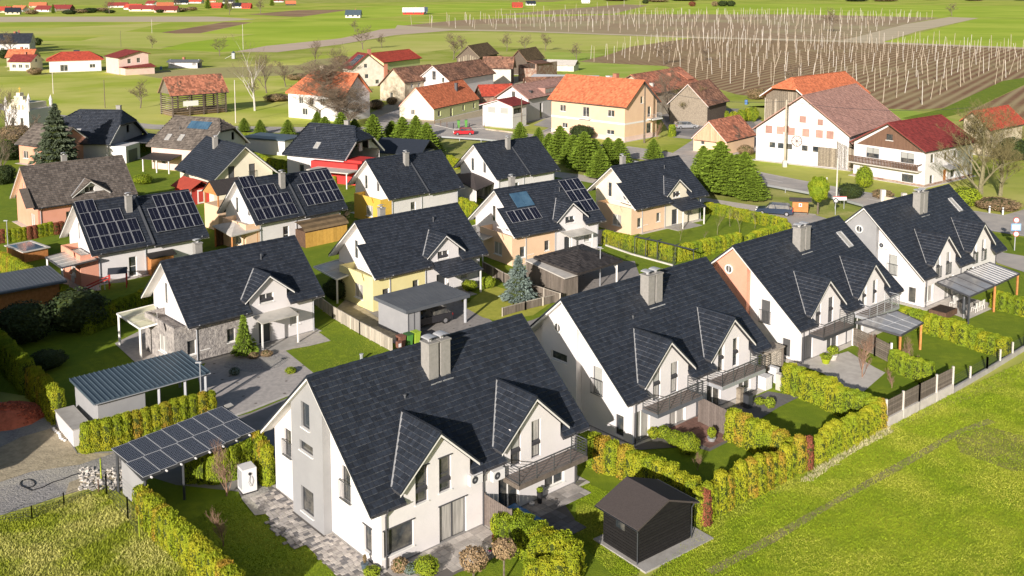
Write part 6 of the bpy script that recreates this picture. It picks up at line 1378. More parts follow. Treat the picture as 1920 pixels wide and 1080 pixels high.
grass('lawn_grass', [[(420,935),(490,925),(530,975),(620,1060),(640,1120),(420,1120),(330,1000)],[(1080,900),(1160,930),(1130,1000),(1210,1050),(1180,1110),(1080,1010)],[(545,655),(600,600),(640,605),(735,655),(690,670),(595,697)]], 16000, .03, .08, .03, 'grass_blade', 3)
grass('dry_grass', [[(1500,905),(1530,880),(1665,800),(1675,812),(1600,850),(1520,905)]], 5000, .1, .3, .03, 'straw', 4)

hedge('dark hedge added as shade below the dark half-hipped house', [(160,300),(230,292),(292,280)], 1.6, GG, 1.0, .9)  # added hedge, its dark row stands in for the garden shade
hedge('dark hedge added as shade behind the red shed', [(470,300),(505,315),(545,322)], 1.6, GG, 1.2, .9)  # likewise added to darken ground that is only shaded
hedge('dark hedge along the road behind the black half-hipped house', [(455,262),(530,266),(585,268)], 1.3, GG, 1.2, 1.0)

for i, (px, py, w_, h_, m_) in enumerate([(705,205,4,2.5,'leaf_dry'),(735,196,3,2,'leaf_dry'),(560,150,8,2.2,'leaf_dry'),(520,190,7,2,'leaf_dry'),(880,118,5,2.5,'bush_dark'),(935,112,4,2,'leaf_dry'),(1005,172,4,2,'bush_dark'),(1235,205,4,3,'bush_dark'),(1275,222,5,3,'bush_dark'),(1420,186,6,3,'leaf_dry'),(15,300,5,3.5,'bush_dark'),(30,262,6,3,'leaf_dry'),(5,345,4,3,'bush_dark'),(65,140,5,2.5,'leaf_dry'),(8,110,6,4,'bush_dark'),(68,85,6,4,'bush_dark'),(230,138,5,2,'leaf_dry'),(640,118,6,3,'leaf_dry'),(1900,300,6,4,'bush_dark'),(1870,392,6,1.5,'leaf_dry')]):
    bush(px, py, w_, h_, m_, '%s wild bush, number %d from the start of the village edge' % ('dry brown' if m_ == 'leaf_dry' else 'dark green', i+1), 'wild bushes around the village')
# ================= carports, sheds, terraces, fences, vehicles, small things =================
U = Vector((math.cos(.72), math.sin(.72), 0)); V_ = Vector((math.sin(.72), -math.cos(.72), 0))
def loc2(o, p):   # world point -> local xy of an unrotated empty
    return Vector((p.x-o.location.x, p.y-o.location.y, p.z))
def framed(px, z0=0.): return g(*px, z0)
# --- corrugated carport of the stone-clad house
def seam_roof(parent, c, n, mat, t=.12, rib=.045, name='roof', rw=.05):
    """c: 4 world corners (a,b,c,d) a->b edge, ribs run a->d ; parts roof + seams"""
    m = MB().slab([tuple(v) for v in c], t); o = m.build(name, mat, parent)
    if n:
        r = MB()
        for i in range(n+1):
            f = i/n; p = c[0].lerp(c[1], f); q = c[3].lerp(c[2], f); r.beam(p+Vector((0,0,rib/2)), q+Vector((0,0,rib/2)), rw, rib)
        r.build('seams', mat, o)
    return o
def rel(t, *ps): return [p-t.location for p in ps]
A_, B_, C_, D_ = g(130,710,2.75), g(340,657,2.75), g(401,697,2.55), g(178,783,2.55)
D_ = A_+V_*4.95; C_ = B_+V_*4.95; D_.z = C_.z = 2.55
t = thing('carport', 'long garage with blue-grey ribbed metal roof behind the clipped hedge', 'garage', Vector((A_.x,A_.y,0)))
a, b, c, d = rel(t, A_, B_, C_, D_); seam_roof(t, [a,b,c,d], 24, 'metal_sheet', .16, .05)
ins = lambda p, k: Vector((p.x,p.y,0))
ctr_ = (a+b+c+d)/4
def shrink(p, f=.93): v = ctr_.lerp(p, f); return v
w_ = [shrink(p) for p in (d, c, b, a)]
m = MB(); m.prism([(p.x,p.y) for p in [w_[0], w_[0].lerp(w_[1],.42), w_[3].lerp(w_[2],.42), w_[3]]], 0, 2.42); m.build('wall', 'wall_grey', t)
for f in (.55,.8,1.0): p = w_[0].lerp(w_[1], f); MB().beam((p.x,p.y,0),(p.x,p.y,2.42),.16).build('post', 'trim_grey', t)
for f in (.6,1.0): p = w_[3].lerp(w_[2], f); MB().beam((p.x,p.y,0),(p.x,p.y,2.55),.16).build('post', 'trim_grey', t)
gutter(t, d+Vector((0,0,-.05))+V_*.06, c+Vector((0,0,-.05))+V_*.06, .07, 'trim_grey')
# --- standing-seam carport of the pale yellow house
A_, B_, D_ = g(700,556,2.75), g(818,527,2.75), g(762,583,2.6); C_ = B_+(D_-A_); 
t = thing('carport', 'dark grey standing-seam carport with grey storage box, a black car parked inside', 'carport', Vector((A_.x,A_.y,0)))
a, b, c, d = rel(t, A_, B_, C_, D_); 
f_ = [a,b,c,d]; o = MB().slab([tuple(p) for p in f_], .3).build('roof', 'metal_sheet_dark', t); r = MB()
for i in range(1, 16): p = a.lerp(d, i/16); q = b.lerp(c, i/16); r.beam(p+Vector((0,0,.03)), q+Vector((0,0,.03)), .05, .06)
r.build('seams', 'metal_sheet_dark', o)
ctr_ = (a+b+c+d)/4; w_ = [shrink(p, .9) for p in (d,c,b,a)]
m = MB(); m.prism([(p.x,p.y) for p in [w_[0], w_[0].lerp(w_[1],.2), w_[3].lerp(w_[2],.2), w_[3]]], 0, 2.35); wo = m.build('storage_box', 'metal_sheet_dark' if 0 else 'wall_grey', t)
for f in (0,.1,.2): 
    p = w_[0].lerp(w_[1], f)+V_*.01; MB().beam((p.x,p.y,.05),(p.x,p.y,2.3),.06).build('joint_strip', 'trim_dark', t)
for p in (w_[1], w_[2]): MB().tube((p.x,p.y,0),(p.x,p.y,2.4),.14,.14,10).build('post', 'trim_grey', t)
# --- solar carport of the nearest house: 14 x 3 modules
A_, B_, D_ = g(213,840,2.75), g(419,760,2.75), g(268,896,2.45); C_ = B_+(D_-A_)
t = thing('carport', 'carport roofed with blue solar panels at the lower left', 'carport', Vector((A_.x,A_.y,0)))
a, b, c, d = rel(t, A_, B_, C_, D_); ex = (b-a); ey = (a-d); LX = ex.length; LY = ey.length; ex = ex.normalized(); ey = ey.normalized(); ez = ex.cross(ey).normalized()
NX, NY = 7, 2; mw = LX/NX-.03; mh = LY/NY-.03
pm = pv_module('pvc', w=mw, h=mh, cols=12, rows=12)
for i in range(NX):
    for j in range(NY):
        O = d+ex*(i*(mw+.03))+ey*(j*(mh+.03)); pv_place(t, pm, frame4(O, ex, ey, ez))
fr = MB()
for i in range(5):
    p = d+ex*LX*i/4-ez*.12; fr.beam(p, p+ey*LY, .08, .14)
fr.build('rafters', 'metal_dark', t); MB().beam(d-ez*.1, d+ex*LX-ez*.1, .1, .16).beam(a-ez*.1, b-ez*.1, .1, .16).build('purlin', 'metal_dark', t)
for i in range(8): p = d+ex*LX*(i+.5)/8-ey*.05-ez*.1; MB().tube(p, p-ey*.12, .06,.06,8).build('bracket', 'plastic_white', t)
for f in (.02,.34,.66,.98):
    for base, z in ((d,2.3),(a,2.6)): p = base+ex*LX*f+(ey*.1 if base is d else -ey*.1); MB().beam((p.x,p.y,0),(p.x,p.y,z),.12).build('post', 'metal_dark', t)
q0 = a.lerp(d,.12)+ex*.25; q1 = a.lerp(d,.95)+ex*.25; MB().add([(q0.x,q0.y,0),(q1.x,q1.y,0),(q1.x,q1.y,2.35),(q0.x,q0.y,2.5),(q0.x+.06,q0.y+.02,0),(q1.x+.06,q1.y+.02,0),(q1.x+.06,q1.y+.02,2.35),(q0.x+.06,q0.y+.02,2.5)], [(0,1,2,3),(7,6,5,4),(3,2,6,7),(0,3,7,4),(1,5,6,2)]).build('side_wall', 'wall_grey', t)
e0 = b+ex*.05; MB().slab([tuple(b+Vector((0,0,-.02))+ex*.03-ey*.4), tuple(b+ex*.55-ey*.4), tuple(b+ex*.55+ey*.0), tuple(b+ex*.03)], .05).build('edge_sheet', 'polycarb', t)
# --- pyramid-roofed carport
A_, B_, C_, D_ = g(1000,482,2.5), g(1092,458,2.5), g(1168,488,2.5), g(1083,513,2.5)
t = thing('carport', 'carport with low dark pyramid roof and diagonal-braced white post', 'carport', Vector((A_.x,A_.y,0)))
a, b, c, d = rel(t, A_, B_, C_, D_); top = (a+b+c+d)/4+Vector((0,0,.95)); cs = [a,b,c,d]
m = MB()
for i in range(4): m.poly(tuple(cs[i]), tuple(cs[(i+1)%4]), tuple(top))
m.slab([tuple(p) for p in cs[::-1]], .2); m.build('roof', 'tile_darkbrown', t)
for i in range(4):
    p, q = cs[i], cs[(i+1)%4]; mid = (p+q)/2; es = (mid-top); SS = es.length; ew = (q-p); LL = ew.length; ew = ew/LL; es = es/SS
    nrow = int(SS/.34); tile_boxes(tuple(top-ew*LL/2), tuple(ew), tuple(es), int(LL/.34), nrow, LL/int(LL/.34), SS/nrow, (lambda x, s_, LL=LL, SS=SS: np.abs(x-LL/2) < (s_/SS)*LL/2+.1), 'tile_darkbrown', t, proud=.04)
ctr_ = (a+b+c+d)/4
for p in (c, b): q = shrink(p, .86); MB().beam((q.x,q.y,0),(q.x,q.y,2.3),.16).beam((q.x,q.y,1.6),(q.x-.5*U.x,q.y-.5*U.y,2.3),.12).build('post', 'trim_white', t)
# grey plank shed attached in front
A_, B_, C_, D_ = g(986,489,2.3), g(1000,483,2.4), g(1083,514,2.35), g(1056,522,2.2)
A_ = g(984,487,2.3); D_ = g(1057,521,2.25); C_ = D_+U*2.1; B_ = A_+U*2.1
t = thing('shed', 'grey vertical-plank shed with pale flat roof in front of the pyramid-roofed carport', 'shed', Vector((A_.x,A_.y,0)))
a, b, c, d = rel(t, A_, B_, C_, D_); MB().slab([tuple(p) for p in (d+V_*.1,c+V_*.1,b,a)], .12).build('roof', 'concrete_light', t)
ctr_ = (a+b+c+d)/4; w_ = [shrink(p, .95) for p in (d,c,b,a)]
MB().prism([(p.x,p.y) for p in w_], 0, 2.1).build('wall', 'wood_taupe', t)
def plank_wall(parent, p, q, z0, z1, w=.16, mat='wood_grey', t_=.03, gap=.012, name='board', zvar=0, joined=False, ztop=None):
    L = (q-p).length; d_ = (q-p)/L; n = max(1, int(L/w)); w = L/n; nn = Vector((-d_.y, d_.x, 0)); base = None; jm = MB()
    for i in range(n):
        zt = (z1 if ztop is None else ztop(i/n)) + (random.uniform(-zvar, zvar) if zvar else 0)
        o_ = p+d_*(i*w)
        vs = [(d_*gap).to_tuple(), (d_*(w-gap)).to_tuple(), (d_*(w-gap)+nn*t_).to_tuple(), (d_*gap+nn*t_).to_tuple()]
        if joined:
            jm.add([(o_.x+v[0],o_.y+v[1],z0) for v in vs]+[(o_.x+v[0],o_.y+v[1],zt) for v in vs], [(0,3,2,1),(4,5,6,7),(0,1,5,4),(1,2,6,5),(2,3,7,6),(3,0,4,7)]); continue
        if base is None:
            b_ = MB().add([(v[0],v[1],0) for v in vs]+[(v[0],v[1],1) for v in vs], [(0,3,2,1),(4,5,6,7),(0,1,5,4),(1,2,6,5),(2,3,7,6),(3,0,4,7)]); base = b_.mesh(name); base.materials.append(MATS[mat])
        o = bpy.data.objects.new(name, base); COL.objects.link(o); o.parent = parent; o.location = (o_.x, o_.y, z0); o.scale = (1,1,zt-z0)
    if joined: jm.build(name, mat, parent)
plank_wall(t, w_[3]-V_*.0-U*.03, w_[0]-U*.03, 0, 2.1, .3, 'wood_grey'); plank_wall(t, w_[0]+V_*.03, w_[1]+V_*.03, 0, 2.1, .3, 'wood_grey')
# --- pergolas / terrace roofs
def pergola(label, cpx, z, mat, postmat, posts, cols=4, rows=2, edge='trim_dark', bars='metal_light', cat='terrace roof'):
    P = [g(*c[:2], c[2] if len(c) > 2 else z) for c in cpx]
    t = thing('terrace_roof', label, cat, Vector((P[0].x,P[0].y,0))); a, b, c, d = rel(t, *P)
    MB().slab([tuple(p) for p in (d,c,b,a)], .06).build('roof', mat, t); m = MB(); up = Vector((0,0,.03))
    for i in range(1, cols): m.beam(a.lerp(b, i/cols)+up, d.lerp(c, i/cols)+up, .035, .04)
    for i in range(1, rows): m.beam(a.lerp(d, i/rows)+up, b.lerp(c, i/rows)+up, .03, .04)
    m.build('glazing_bars', bars, t); e = MB()
    for p, q in ((a,b),(b,c),(c,d),(d,a)): e.beam(p-up, q-up, .08, .14)
    e.build('edge_beam', edge, t); ctr = (a+b+c+d)/4
    for f in posts: p = ctr.lerp([a,b,c,d][f], .93); MB().beam((p.x,p.y,0),(p.x,p.y,p.z-.08), .15).build('post', postmat, t)
    return t
pergola('terrace roof with grey glazing on red-brown posts at the third house', [(1604,604,2.5),(1682,583,2.5),(1731,605,2.3),(1689,629,2.3)], 2.4, 'polycarb_grey', 'wood_orange', (2,3), 4, 2)
pergola('flat grey terrace roof with black edge at the fourth house, over a table and chairs', [(1757,529,2.9),(1806,512,2.9),(1864,536,2.6),(1818,556,2.6)], 2.7, 'polycarb_grey', 'metal_dark', (3,), 3, 1, 'trim_dark', 'trim_dark')
pergola('striped glazed terrace roof on orange timber posts right of the fourth house', [(1808,510,2.95),(1856,492,2.95),(1912,513,2.6),(1866,535,2.6)], 2.8, 'polycarb_grey', 'wood_orange', (2,3), 9, 1, 'trim_dark', 'plastic_white')
pergola('pale yellowish terrace roof on two white posts at the stone-clad house', [(219,588,2.75),(292,570,2.9),(296,606,2.9),(262,616,2.6)], 2.7, 'polycarb_green', 'trim_white', (0,3), 1, 3, 'trim_white', 'polycarb')
pergola('pale terrace roof on white posts at the left solar-roofed house', [(85,482,2.7),(150,465,2.8),(182,486,2.8),(115,502,2.6)], 2.7, 'polycarb', 'trim_white', (0,3), 1, 4, 'trim_dark', 'trim_white')
pergola('grey terrace roof left of the pale yellow house', [(588,500,2.5),(640,485,2.7),(662,512,2.7),(632,524,2.4)], 2.6, 'polycarb', 'trim_white', (3,), 1, 2, 'trim_white', 'polycarb')
pergola('pale terrace roof left of the peach house with collectors', [(880,425,2.5),(905,418,2.6),(925,442,2.6),(905,450,2.5)], 2.6, 'polycarb', 'trim_white', (3,), 1, 2, 'trim_white', 'polycarb')
# gazebo with pyramid roof beside the second solar house; dark garage with tan hip roof near the white house
def pyramid(name, label, cpx, z, rise, mat, postmat, cat, walls=None):
    P = [g(*c, z) for c in cpx]; t = thing(name, label, cat, Vector((P[0].x,P[0].y,0))); cs = rel(t, *P); top = sum(cs, Vector())/4+Vector((0,0,rise)); m = MB()
    for i in range(4): m.poly(tuple(cs[i]), tuple(cs[(i+1)%4]), tuple(top))
    m.slab([tuple(p) for p in cs[::-1]], .12); m.build('roof', mat, t); ctr = sum(cs, Vector())/4
    q = [ctr.lerp(p, .88) for p in cs]
    for p in q: MB().beam((p.x,p.y,0),(p.x,p.y,z), .16).build('post', postmat, t)
    for i in (walls or []):
        a, b = q[i], q[(i+1)%4]; plank_wall(t, Vector((a.x,a.y,0)), Vector((b.x,b.y,0)), 0, z-.1, .3, 'wood_brown' if postmat != 'trim_white' else 'wall_white')
    return t
pyramid('gazebo', 'timber gazebo with pale pyramid roof beside the second solar-roofed house', [(398,423),(448,411),(487,430),(434,443)], 2.5, .7, 'felt_light' if 'felt_light' in MATS else 'concrete_light', 'wood_orange', 'gazebo', [0])
pyramid('carport', 'hip-roofed shelter with tan and black roof beside the plain white house', [(845,330),(880,318),(931,341),(893,357)], 2.5, .9, 'felt_dark', 'trim_white', 'carport', [0,3])
t = thing('gazebo', 'brown gabled timber balcony roof at the second solar-roofed house', 'gazebo', g(425,425), FIT['K'][2])
MB().slab([(-2.2,-1.9,4.6),(1.9,-1.9,4.6),(1.9,0,6.1),(-2.2,0,6.1)],.12).slab([(-2.2,0,6.1),(1.9,0,6.1),(1.9,1.9,4.6),(-2.2,1.9,4.6)],.12).build('roof','tile_darkbrown',t)
MB().add([(-2.1,-1.8,4.5),(-2.1,1.8,4.5),(-2.1,0,5.95),(-2.05,-1.8,4.5),(-2.05,1.8,4.5),(-2.05,0,5.95)],[(0,2,1),(3,4,5)]).build('gable_boarding','wood_orange',t)
for y in (-1.6,1.6): MB().beam((-1.9,y,3.1),(-1.9,y,4.6),.15).build('post','wood_orange',t)
MB().box(-2.0,-1.7,0,1.5,1.7,3.1).build('balcony_base','wall_peach',t)
# red playhouse, pool, sheds
t = thing('shed', 'bright red garden shed with salmon roof and white-framed door', 'shed', g(362,378), R(-44))
MB().box(-2.2,-1.5,0,2.2,1.5,2.2).build('wall','red_shed',t); MB().slab([(-2.6,-1.9,2.2),(2.6,-1.9,2.2),(2.6,0,3.3),(-2.6,0,3.3)],.1).slab([(-2.6,0,3.3),(2.6,0,3.3),(2.6,1.9,2.2),(-2.6,1.9,2.2)],.1).build('roof','tile_red',t)
for x, y in ((2.21,-.45),): MB().box(x,-.5,.1,x+.04,.5,2.0).build('door','trim_white',t); 
MB().box(2.26,-.33,.3,2.28,.33,1.8).build('door_panel','red_shed',t)
m = MB(); 
for y in (-1.48,1.42): m.box(2.2,y,0,2.25,y+.07,2.2)
m.build('corner_trim','trim_white',t)
t = thing('pool', 'raised timber pool with turquoise cover and pale rim', 'pool', g(52,482), R(-40))
MB().box(-2.1,-1.3,0,2.1,1.3,1.15).build('wall','wood_orange',t); MB().box(-2.3,-1.5,1.15,2.3,-1.2,1.25).box(-2.3,1.2,1.15,2.3,1.5,1.25).box(-2.3,-1.2,1.15,-2.0,1.2,1.25).box(2.0,-1.2,1.15,2.3,1.2,1.25).build('rim','concrete_light',t); MB().box(-2.0,-1.2,1.1,2.0,1.2,1.21).build('cover','collector',t)
for x, y in ((-.2,0),(-.1,0)): pass
t = thing('parked_car', 'x', 'x'); bpy.data.objects.remove(t)
t = thing('shed', 'flat corrugated grey roof over an orange timber shed at the left edge', 'shed', g(30,575), R(40))
MB().box(-3.6,-2.6,0,3.2,2.6,2.3).build('wall','wood_orange',t); c4 = [Vector((-4.4,-3.1,2.45)),Vector((3.8,-3.1,2.45)),Vector((3.8,3.1,2.6)),Vector((-4.4,3.1,2.6))]; seam_roof(t, c4, 26, 'metal_sheet_dark', .15, .03)
t = thing('shed', 'yellow plank shed with dark rounded lean-to roof under the second solar-roofed house', 'shed', g(600,455), FIT['K'][2])
MB().box(-2.6,-.9,0,3.2,1.1,1.9).build('frame','wood_brown',t); plank_wall(t, Vector((-2.6,-.94,0)), Vector((3.2,-.94,0)), 0, 1.75, .48, 'wood_yellow', -.03)
for k in range(5):
    a0, a1 = R(10+k*16), R(26+k*16); MB().add([(-2.8,-1.1+2.2*(1-math.cos(a0)),1.75+1.0*math.sin(a0)),(3.4,-1.1+2.2*(1-math.cos(a0)),1.75+1.0*math.sin(a0)),(3.4,-1.1+2.2*(1-math.cos(a1)),1.75+1.0*math.sin(a1)),(-2.8,-1.1+2.2*(1-math.cos(a1)),1.75+1.0*math.sin(a1))],[(0,1,2,3)]).build('roof_segment','tile_mossbrown',t)
t = thing('shed', 'orange timber lean-to with dark sheet roof right of the left solar-roofed house', 'shed', g(292,512), FIT['J'][2]); MB().box(-.8,-.9,0,1.6,1.2,1.9).build('wall','wood_orange',t); MB().slab([(-1,-1.1,1.95),(1.9,-1.1,1.95),(1.9,1.4,2.7),(-1,1.4,2.7)],.08).build('roof','tile_darkbrown',t)
# black garden shed beside the field
z1, z2 = 2.25, 3.05
Rg0, Rg1 = g(1175,893,z2), g(1255,937,z2); E0, E1 = g(1122,931,z1), g(1208,982,z1)
dv = (Rg1-Rg0); L = 5.0; dn = Vector((dv.x,dv.y,0)).normalized(); W2 = 2.55; side = Vector((-dn.y,dn.x,0))
mid = (Rg0+Rg1)/2; t = thing('garden_shed', 'black horizontally boarded garden shed with dark felt gable roof on a pale slab', 'shed', (mid.x,mid.y,0), math.atan2(dn.y,dn.x))
hl = (Rg1-Rg0).length/2; wd_ = 2.3
MB().box(-hl-.25,-wd_+.1,-.1,hl+.5,wd_+.7,.10).build('slab','concrete',t)
m = MB(); prof = [(-wd_+.35,.1),(wd_-.35,.1),(wd_-.35,z1),(0,z2-.12),(-wd_+.35,z1)]
hx = hl-.3
m.add([(-hx,y,z) for y, z in prof]+[(hx,y,z) for y, z in prof],[(i,(i+1)%5,5+(i+1)%5,5+i) for i in range(5)]+[(4,3,2,1,0),(5,6,7,8,9)]); m.build('wall','wood_black',t)
for sy in (-1,1):
    y0, y1 = sorted((sy*(wd_-.35), sy*(wd_-.32)))
    for k in range(13): MB().box(-hx-.02,y0,.12+k*.165,hx+.02,y1,.12+k*.165+.135).build('board','wood_black',t)
for sx in (-1,1):
    x0, x1 = sorted((sx*hx, sx*(hx+.03)))
    for k in range(13): MB().box(x0,-wd_+.37,.12+k*.165,x1,wd_-.37,.12+k*.165+.135).build('board','wood_black',t)
for sy in (-1,1):
    P = [(-hl,sy*wd_,z1-.08),(hl,sy*wd_,z1-.08),(hl,0,z2),(-hl,0,z2)]
    if sy > 0: P = P[::-1]
    MB().slab(P,.1).build('roof','felt_dark',t)
    gutter(t, (hl if sy > 0 else -hl,sy*(wd_+.05),z1-.1),(-hl if sy > 0 else hl,sy*(wd_+.05),z1-.1),.06,'metal_dark'); MB().path([(hl-.25,sy*(wd_+.03),z1-.15),(hl-.25,sy*(wd_-.25),z1-.4),(hl-.25,sy*(wd_-.25),.1)],.035).build('downpipe','metal_dark',t)
MB().box(-.3,-wd_+.27,1.45,.35,-wd_+.31,1.95).build('window','glass_dark',t)
# white battery cabinet
t = thing('cabinet', 'white outdoor battery cabinet with cable in front of the thujas', 'cabinet', g(464,920), R(35))
MB().box(-.45,-.5,0,.45,.5,.12).build('base','plastic_black',t); MB().box(-.42,-.46,.12,.42,.46,1.55).build('housing','plastic_white',t); MB().box(-.44,-.30,.3,-.425,.3,1.4).build('side_panel','trim_grey',t); MB().tube((.0,-.47,1.25),(.0,-.52,1.25),.09,.09,10).build('connector','plastic_black',t); MB().path([(0,-.5,1.2),(-.12,-.55,.8),(.0,-.56,.5),(.12,-.55,.8),(.1,-.5,1.1)],.02,5).build('cable','trim_grey',t)
t = thing('manhole_cover', 'brown square cover in the gravel patch beside the cobbled path', 'cover', g(490,940), .72); MB().box(-.45,-.35,0,.45,.35,.05).build('plate','wood_brown',t); MB().box(-.6,-.5,-.02,.6,.5,.045).build('frame','concrete',t)
S('gravel_patch', [(445,918),(492,908),(520,935),(545,955),(500,965),(478,968),(455,940)], 9, 'gravel')
# grey low box wall left
Pa, Pb = g(107,800), g(140,838)
t = thing('bin_store', 'long grey flat-topped box wall with white pebbles at its foot, left of the corrugated carport', 'store', Pa, math.atan2((Pb-Pa).y,(Pb-Pa).x)); L = (Pb-Pa).length
MB().box(0,-.05,0,L,1.1,1.15).build('wall','wall_lightgrey',t); MB().box(-.05,-.1,1.15,L+.05,1.15,1.2).build('top','concrete',t)
for i in range(9): MB().lathe([(.02,0),(.11,.05),(.1,.12),(.03,.16)],6,(.3+i*.3,-.3+.06*math.sin(i*5),0)).build('pebble','plastic_white',t)
# red brick rubble heap
q = random.Random(3); mb = MB()
for i in range(420):
    a = q.uniform(0,6.28); rr = q.uniform(0,1)**.6; x, y = math.cos(a)*rr*2.7, math.sin(a)*rr*1.7; z = max(0,.9*(1-rr**1.5))+q.uniform(0,.1); s_ = q.uniform(.08,.16); d1 = Vector((q.gauss(0,1),q.gauss(0,1),q.gauss(0,.6))).normalized()*s_; mb.beam(Vector((x,y,z))-d1, Vector((x,y,z))+d1, s_*.9, s_*.6)
mb.lathe([(2.5,0),(1.9,.35),(1.0,.75),(.1,.85)],12)
M('rubble', (.62,.17,.09), (.48,.12,.06), 3, .95, .4, 8, island=.4); M('light_dot', (.8,.8,.75))
o = mb.build('rubble_heap','rubble',None,g(18,782)); tag(o,'heap of red brick rubble at the left edge','heap')
# ---------------- fences ----------------
def board_fence(label, pts, h, mat, w=.16, post='wood_light', step=2.0, name='fence', cap=True, zt=None, joined=False, base=0.0):
    P = [g(*p) for p in pts]; t = thing(name, label, 'fence', P[0]); 
    for a, b in zip(P[:-1], P[1:]):
        a_, b_ = a-P[0], b-P[0]; L = (b_-a_).length; n = max(1, round(L/step)); 
        for i in range(n+1):
            p = a_.lerp(b_, i/n); MB().beam((p.x,p.y,0),(p.x,p.y,h+base+.08), .12).build('post', post, t)
        for i in range(n):
            p, q_ = a_.lerp(b_, i/n), a_.lerp(b_, (i+1)/n)
            plank_wall(t, p, q_, .08+base, h+base, w, mat, joined=joined)
            if cap: MB().beam(Vector((p.x,p.y,h+base+.03)), Vector((q_.x,q_.y,h+base+.03)), .09, .05).build('cap_rail', post, t)
    return t
board_fence('stepped weathered board fence between the bright lawn and the carport of the pale yellow house', [(590,572),(624,598),(675,628),(735,661)], 1.15, 'wood_light', .2)
board_fence('grey board fence in the shade beside the silvery spruce', [(905,510),(945,532),(990,552),(1050,572)], 1.1, 'wood_grey', .22)
board_fence('low picket fence at the edge of the yellowish lawn', [(942,594),(985,582),(1050,566)], .8, 'wood_grey', .17, joined=False)
board_fence('tall grey-brown board screen between the two halves of the second house', [(1310,792),(1363,820)], 1.85, 'wood_taupe', .2, 'wood_taupe', 2.2, cap=False)
board_fence('tall brown board screen between the two terraces of the nearest house', [(908,985),(958,1018)], 1.85, 'wood_taupe', .17, 'wood_taupe', 2.2, cap=False)
def slat_fence(label, pts, z0, z1, mat, post, step=2.4, slat=.13, gap=.03, base=None, postw=.14, name='fence', tall=.05, pieces=True):
    P = [g(*p) for p in pts]; t = thing(name, label, 'fence', P[0])
    for a, b in zip(P[:-1], P[1:]):
        a_, b_ = a-P[0], b-P[0]; L = (b_-a_).length; n = max(1, round(L/step)); dd = (b_-a_)/L; k = int((z1-z0)/(slat+gap))
        for i in range(n+1):
            p = a_.lerp(b_, i/n); MB().beam((p.x,p.y,0),(p.x,p.y,z1+tall), postw).build('post', post, t)
        if base: MB().beam(a_+Vector((0,0,base/2-.1)), b_+Vector((0,0,base/2-.1)), .16, base+.2).build('base_wall', 'concrete_light', t)
        if k <= 0: continue
        for i in range(n):
            p, q_ = a_.lerp(b_, i/n), a_.lerp(b_, (i+1)/n)
            for j in range(k):
                z = z0+(slat+gap)*(j+.5); MB().beam(Vector((p.x,p.y,z)), Vector((q_.x,q_.y,z)), .03, slat).build('slat', mat, t)
    return t
slat_fence('slatted grey timber fence with concrete posts and pale base wall facing the field', [(1660,803),(1722,770),(1785,737)], .75, 2.0, 'wood_grey', 'concrete_light', 2.0, .13, .02, .7)
slat_fence('slatted timber screen with one white post on the third house terrace', [(1598,648),(1640,668),(1670,684)], .1, 1.75, 'wood_grey', 'trim_white', 2.3, .14, .03)
def wire_fence(label, pts, h, post, base=.35, step=2.3, mat='metal_dark', name='fence', pw=.12, cat='fence', basemat='concrete'):
    P = [g(*p) for p in pts]; t = thing(name, label, cat, P[0])
    for a, b in zip(P[:-1], P[1:]):
        a_, b_ = a-P[0], b-P[0]; L = (b_-a_).length; n = max(1, round(L/step))
        for i in range(n+1): p = a_.lerp(b_, i/n); MB().beam((p.x,p.y,0),(p.x,p.y,h+.06), pw).build('post', post, t)
        m = MB()
        for z in np.linspace(max(base,.05)+.06, h, 6): m.beam(a_+Vector((0,0,z)), b_+Vector((0,0,z)), .012)
        k = int(L/.25)
        for i in range(k): p = a_.lerp(b_, i/k); m.beam((p.x,p.y,max(base,.02)),(p.x,p.y,h), .007)
        m.build('mesh', mat, t)
        if base: MB().beam(a_+Vector((0,0,base/2-.1)), b_+Vector((0,0,base/2-.1)), .2, base+.2).build('base_wall', basemat, t)
    return t
wire_fence('wire fence with pale concrete posts and base along the field at the right edge', [(1785,737),(1850,700),(1920,657),(1990,615)], 1.25, 'concrete_light', .4)
wire_fence('dark wire fence and wall in front of the clipped hedge of the cream house', [(1136,461),(1185,478),(1262,499)], 1.0, 'metal_dark', .18, 2.2, basemat='concrete_light', pw=.06)
wire_fence('green wire fence at the lower left beside the solar carport', [(190,900),(200,930),(240,975),(262,1010)], 1.3, 'thuja_green', 0, 2.5, pw=.07)
wire_fence('low wire fence around the lower left meadow', [(-20,985),(60,975),(120,950),(185,925)], .8, 'wood_brown', 0, 3, pw=.05)
wire_fence('iron fence and gate at the entrance of the lime green farmhouse', [(815,235),(850,243),(880,243),(908,241)], 1.3, 'wood_brown', .2, 2.5)
# dark trellis by the cream house
P = [g(*p) for p in ((1190,478),(1232,487),(1300,505))]; t = thing('trellis', 'low dark pergola rail over the path beside the cream and peach house', 'trellis', P[0])
for a, b in zip(P[:-1], P[1:]):
    a_, b_ = a-P[0], b-P[0]; MB().beam(a_+Vector((0,0,2.1)), b_+Vector((0,0,2.1)), .12).build('rail', 'metal_dark', t)
    for i in range(3): p = a_.lerp(b_, i/2.01); MB().beam((p.x,p.y,0),(p.x,p.y,2.1),.08).beam((p.x,p.y,2.1),(p.x+U.x*.7,p.y+U.y*.7,2.15),.08).build('post', 'metal_dark', t)
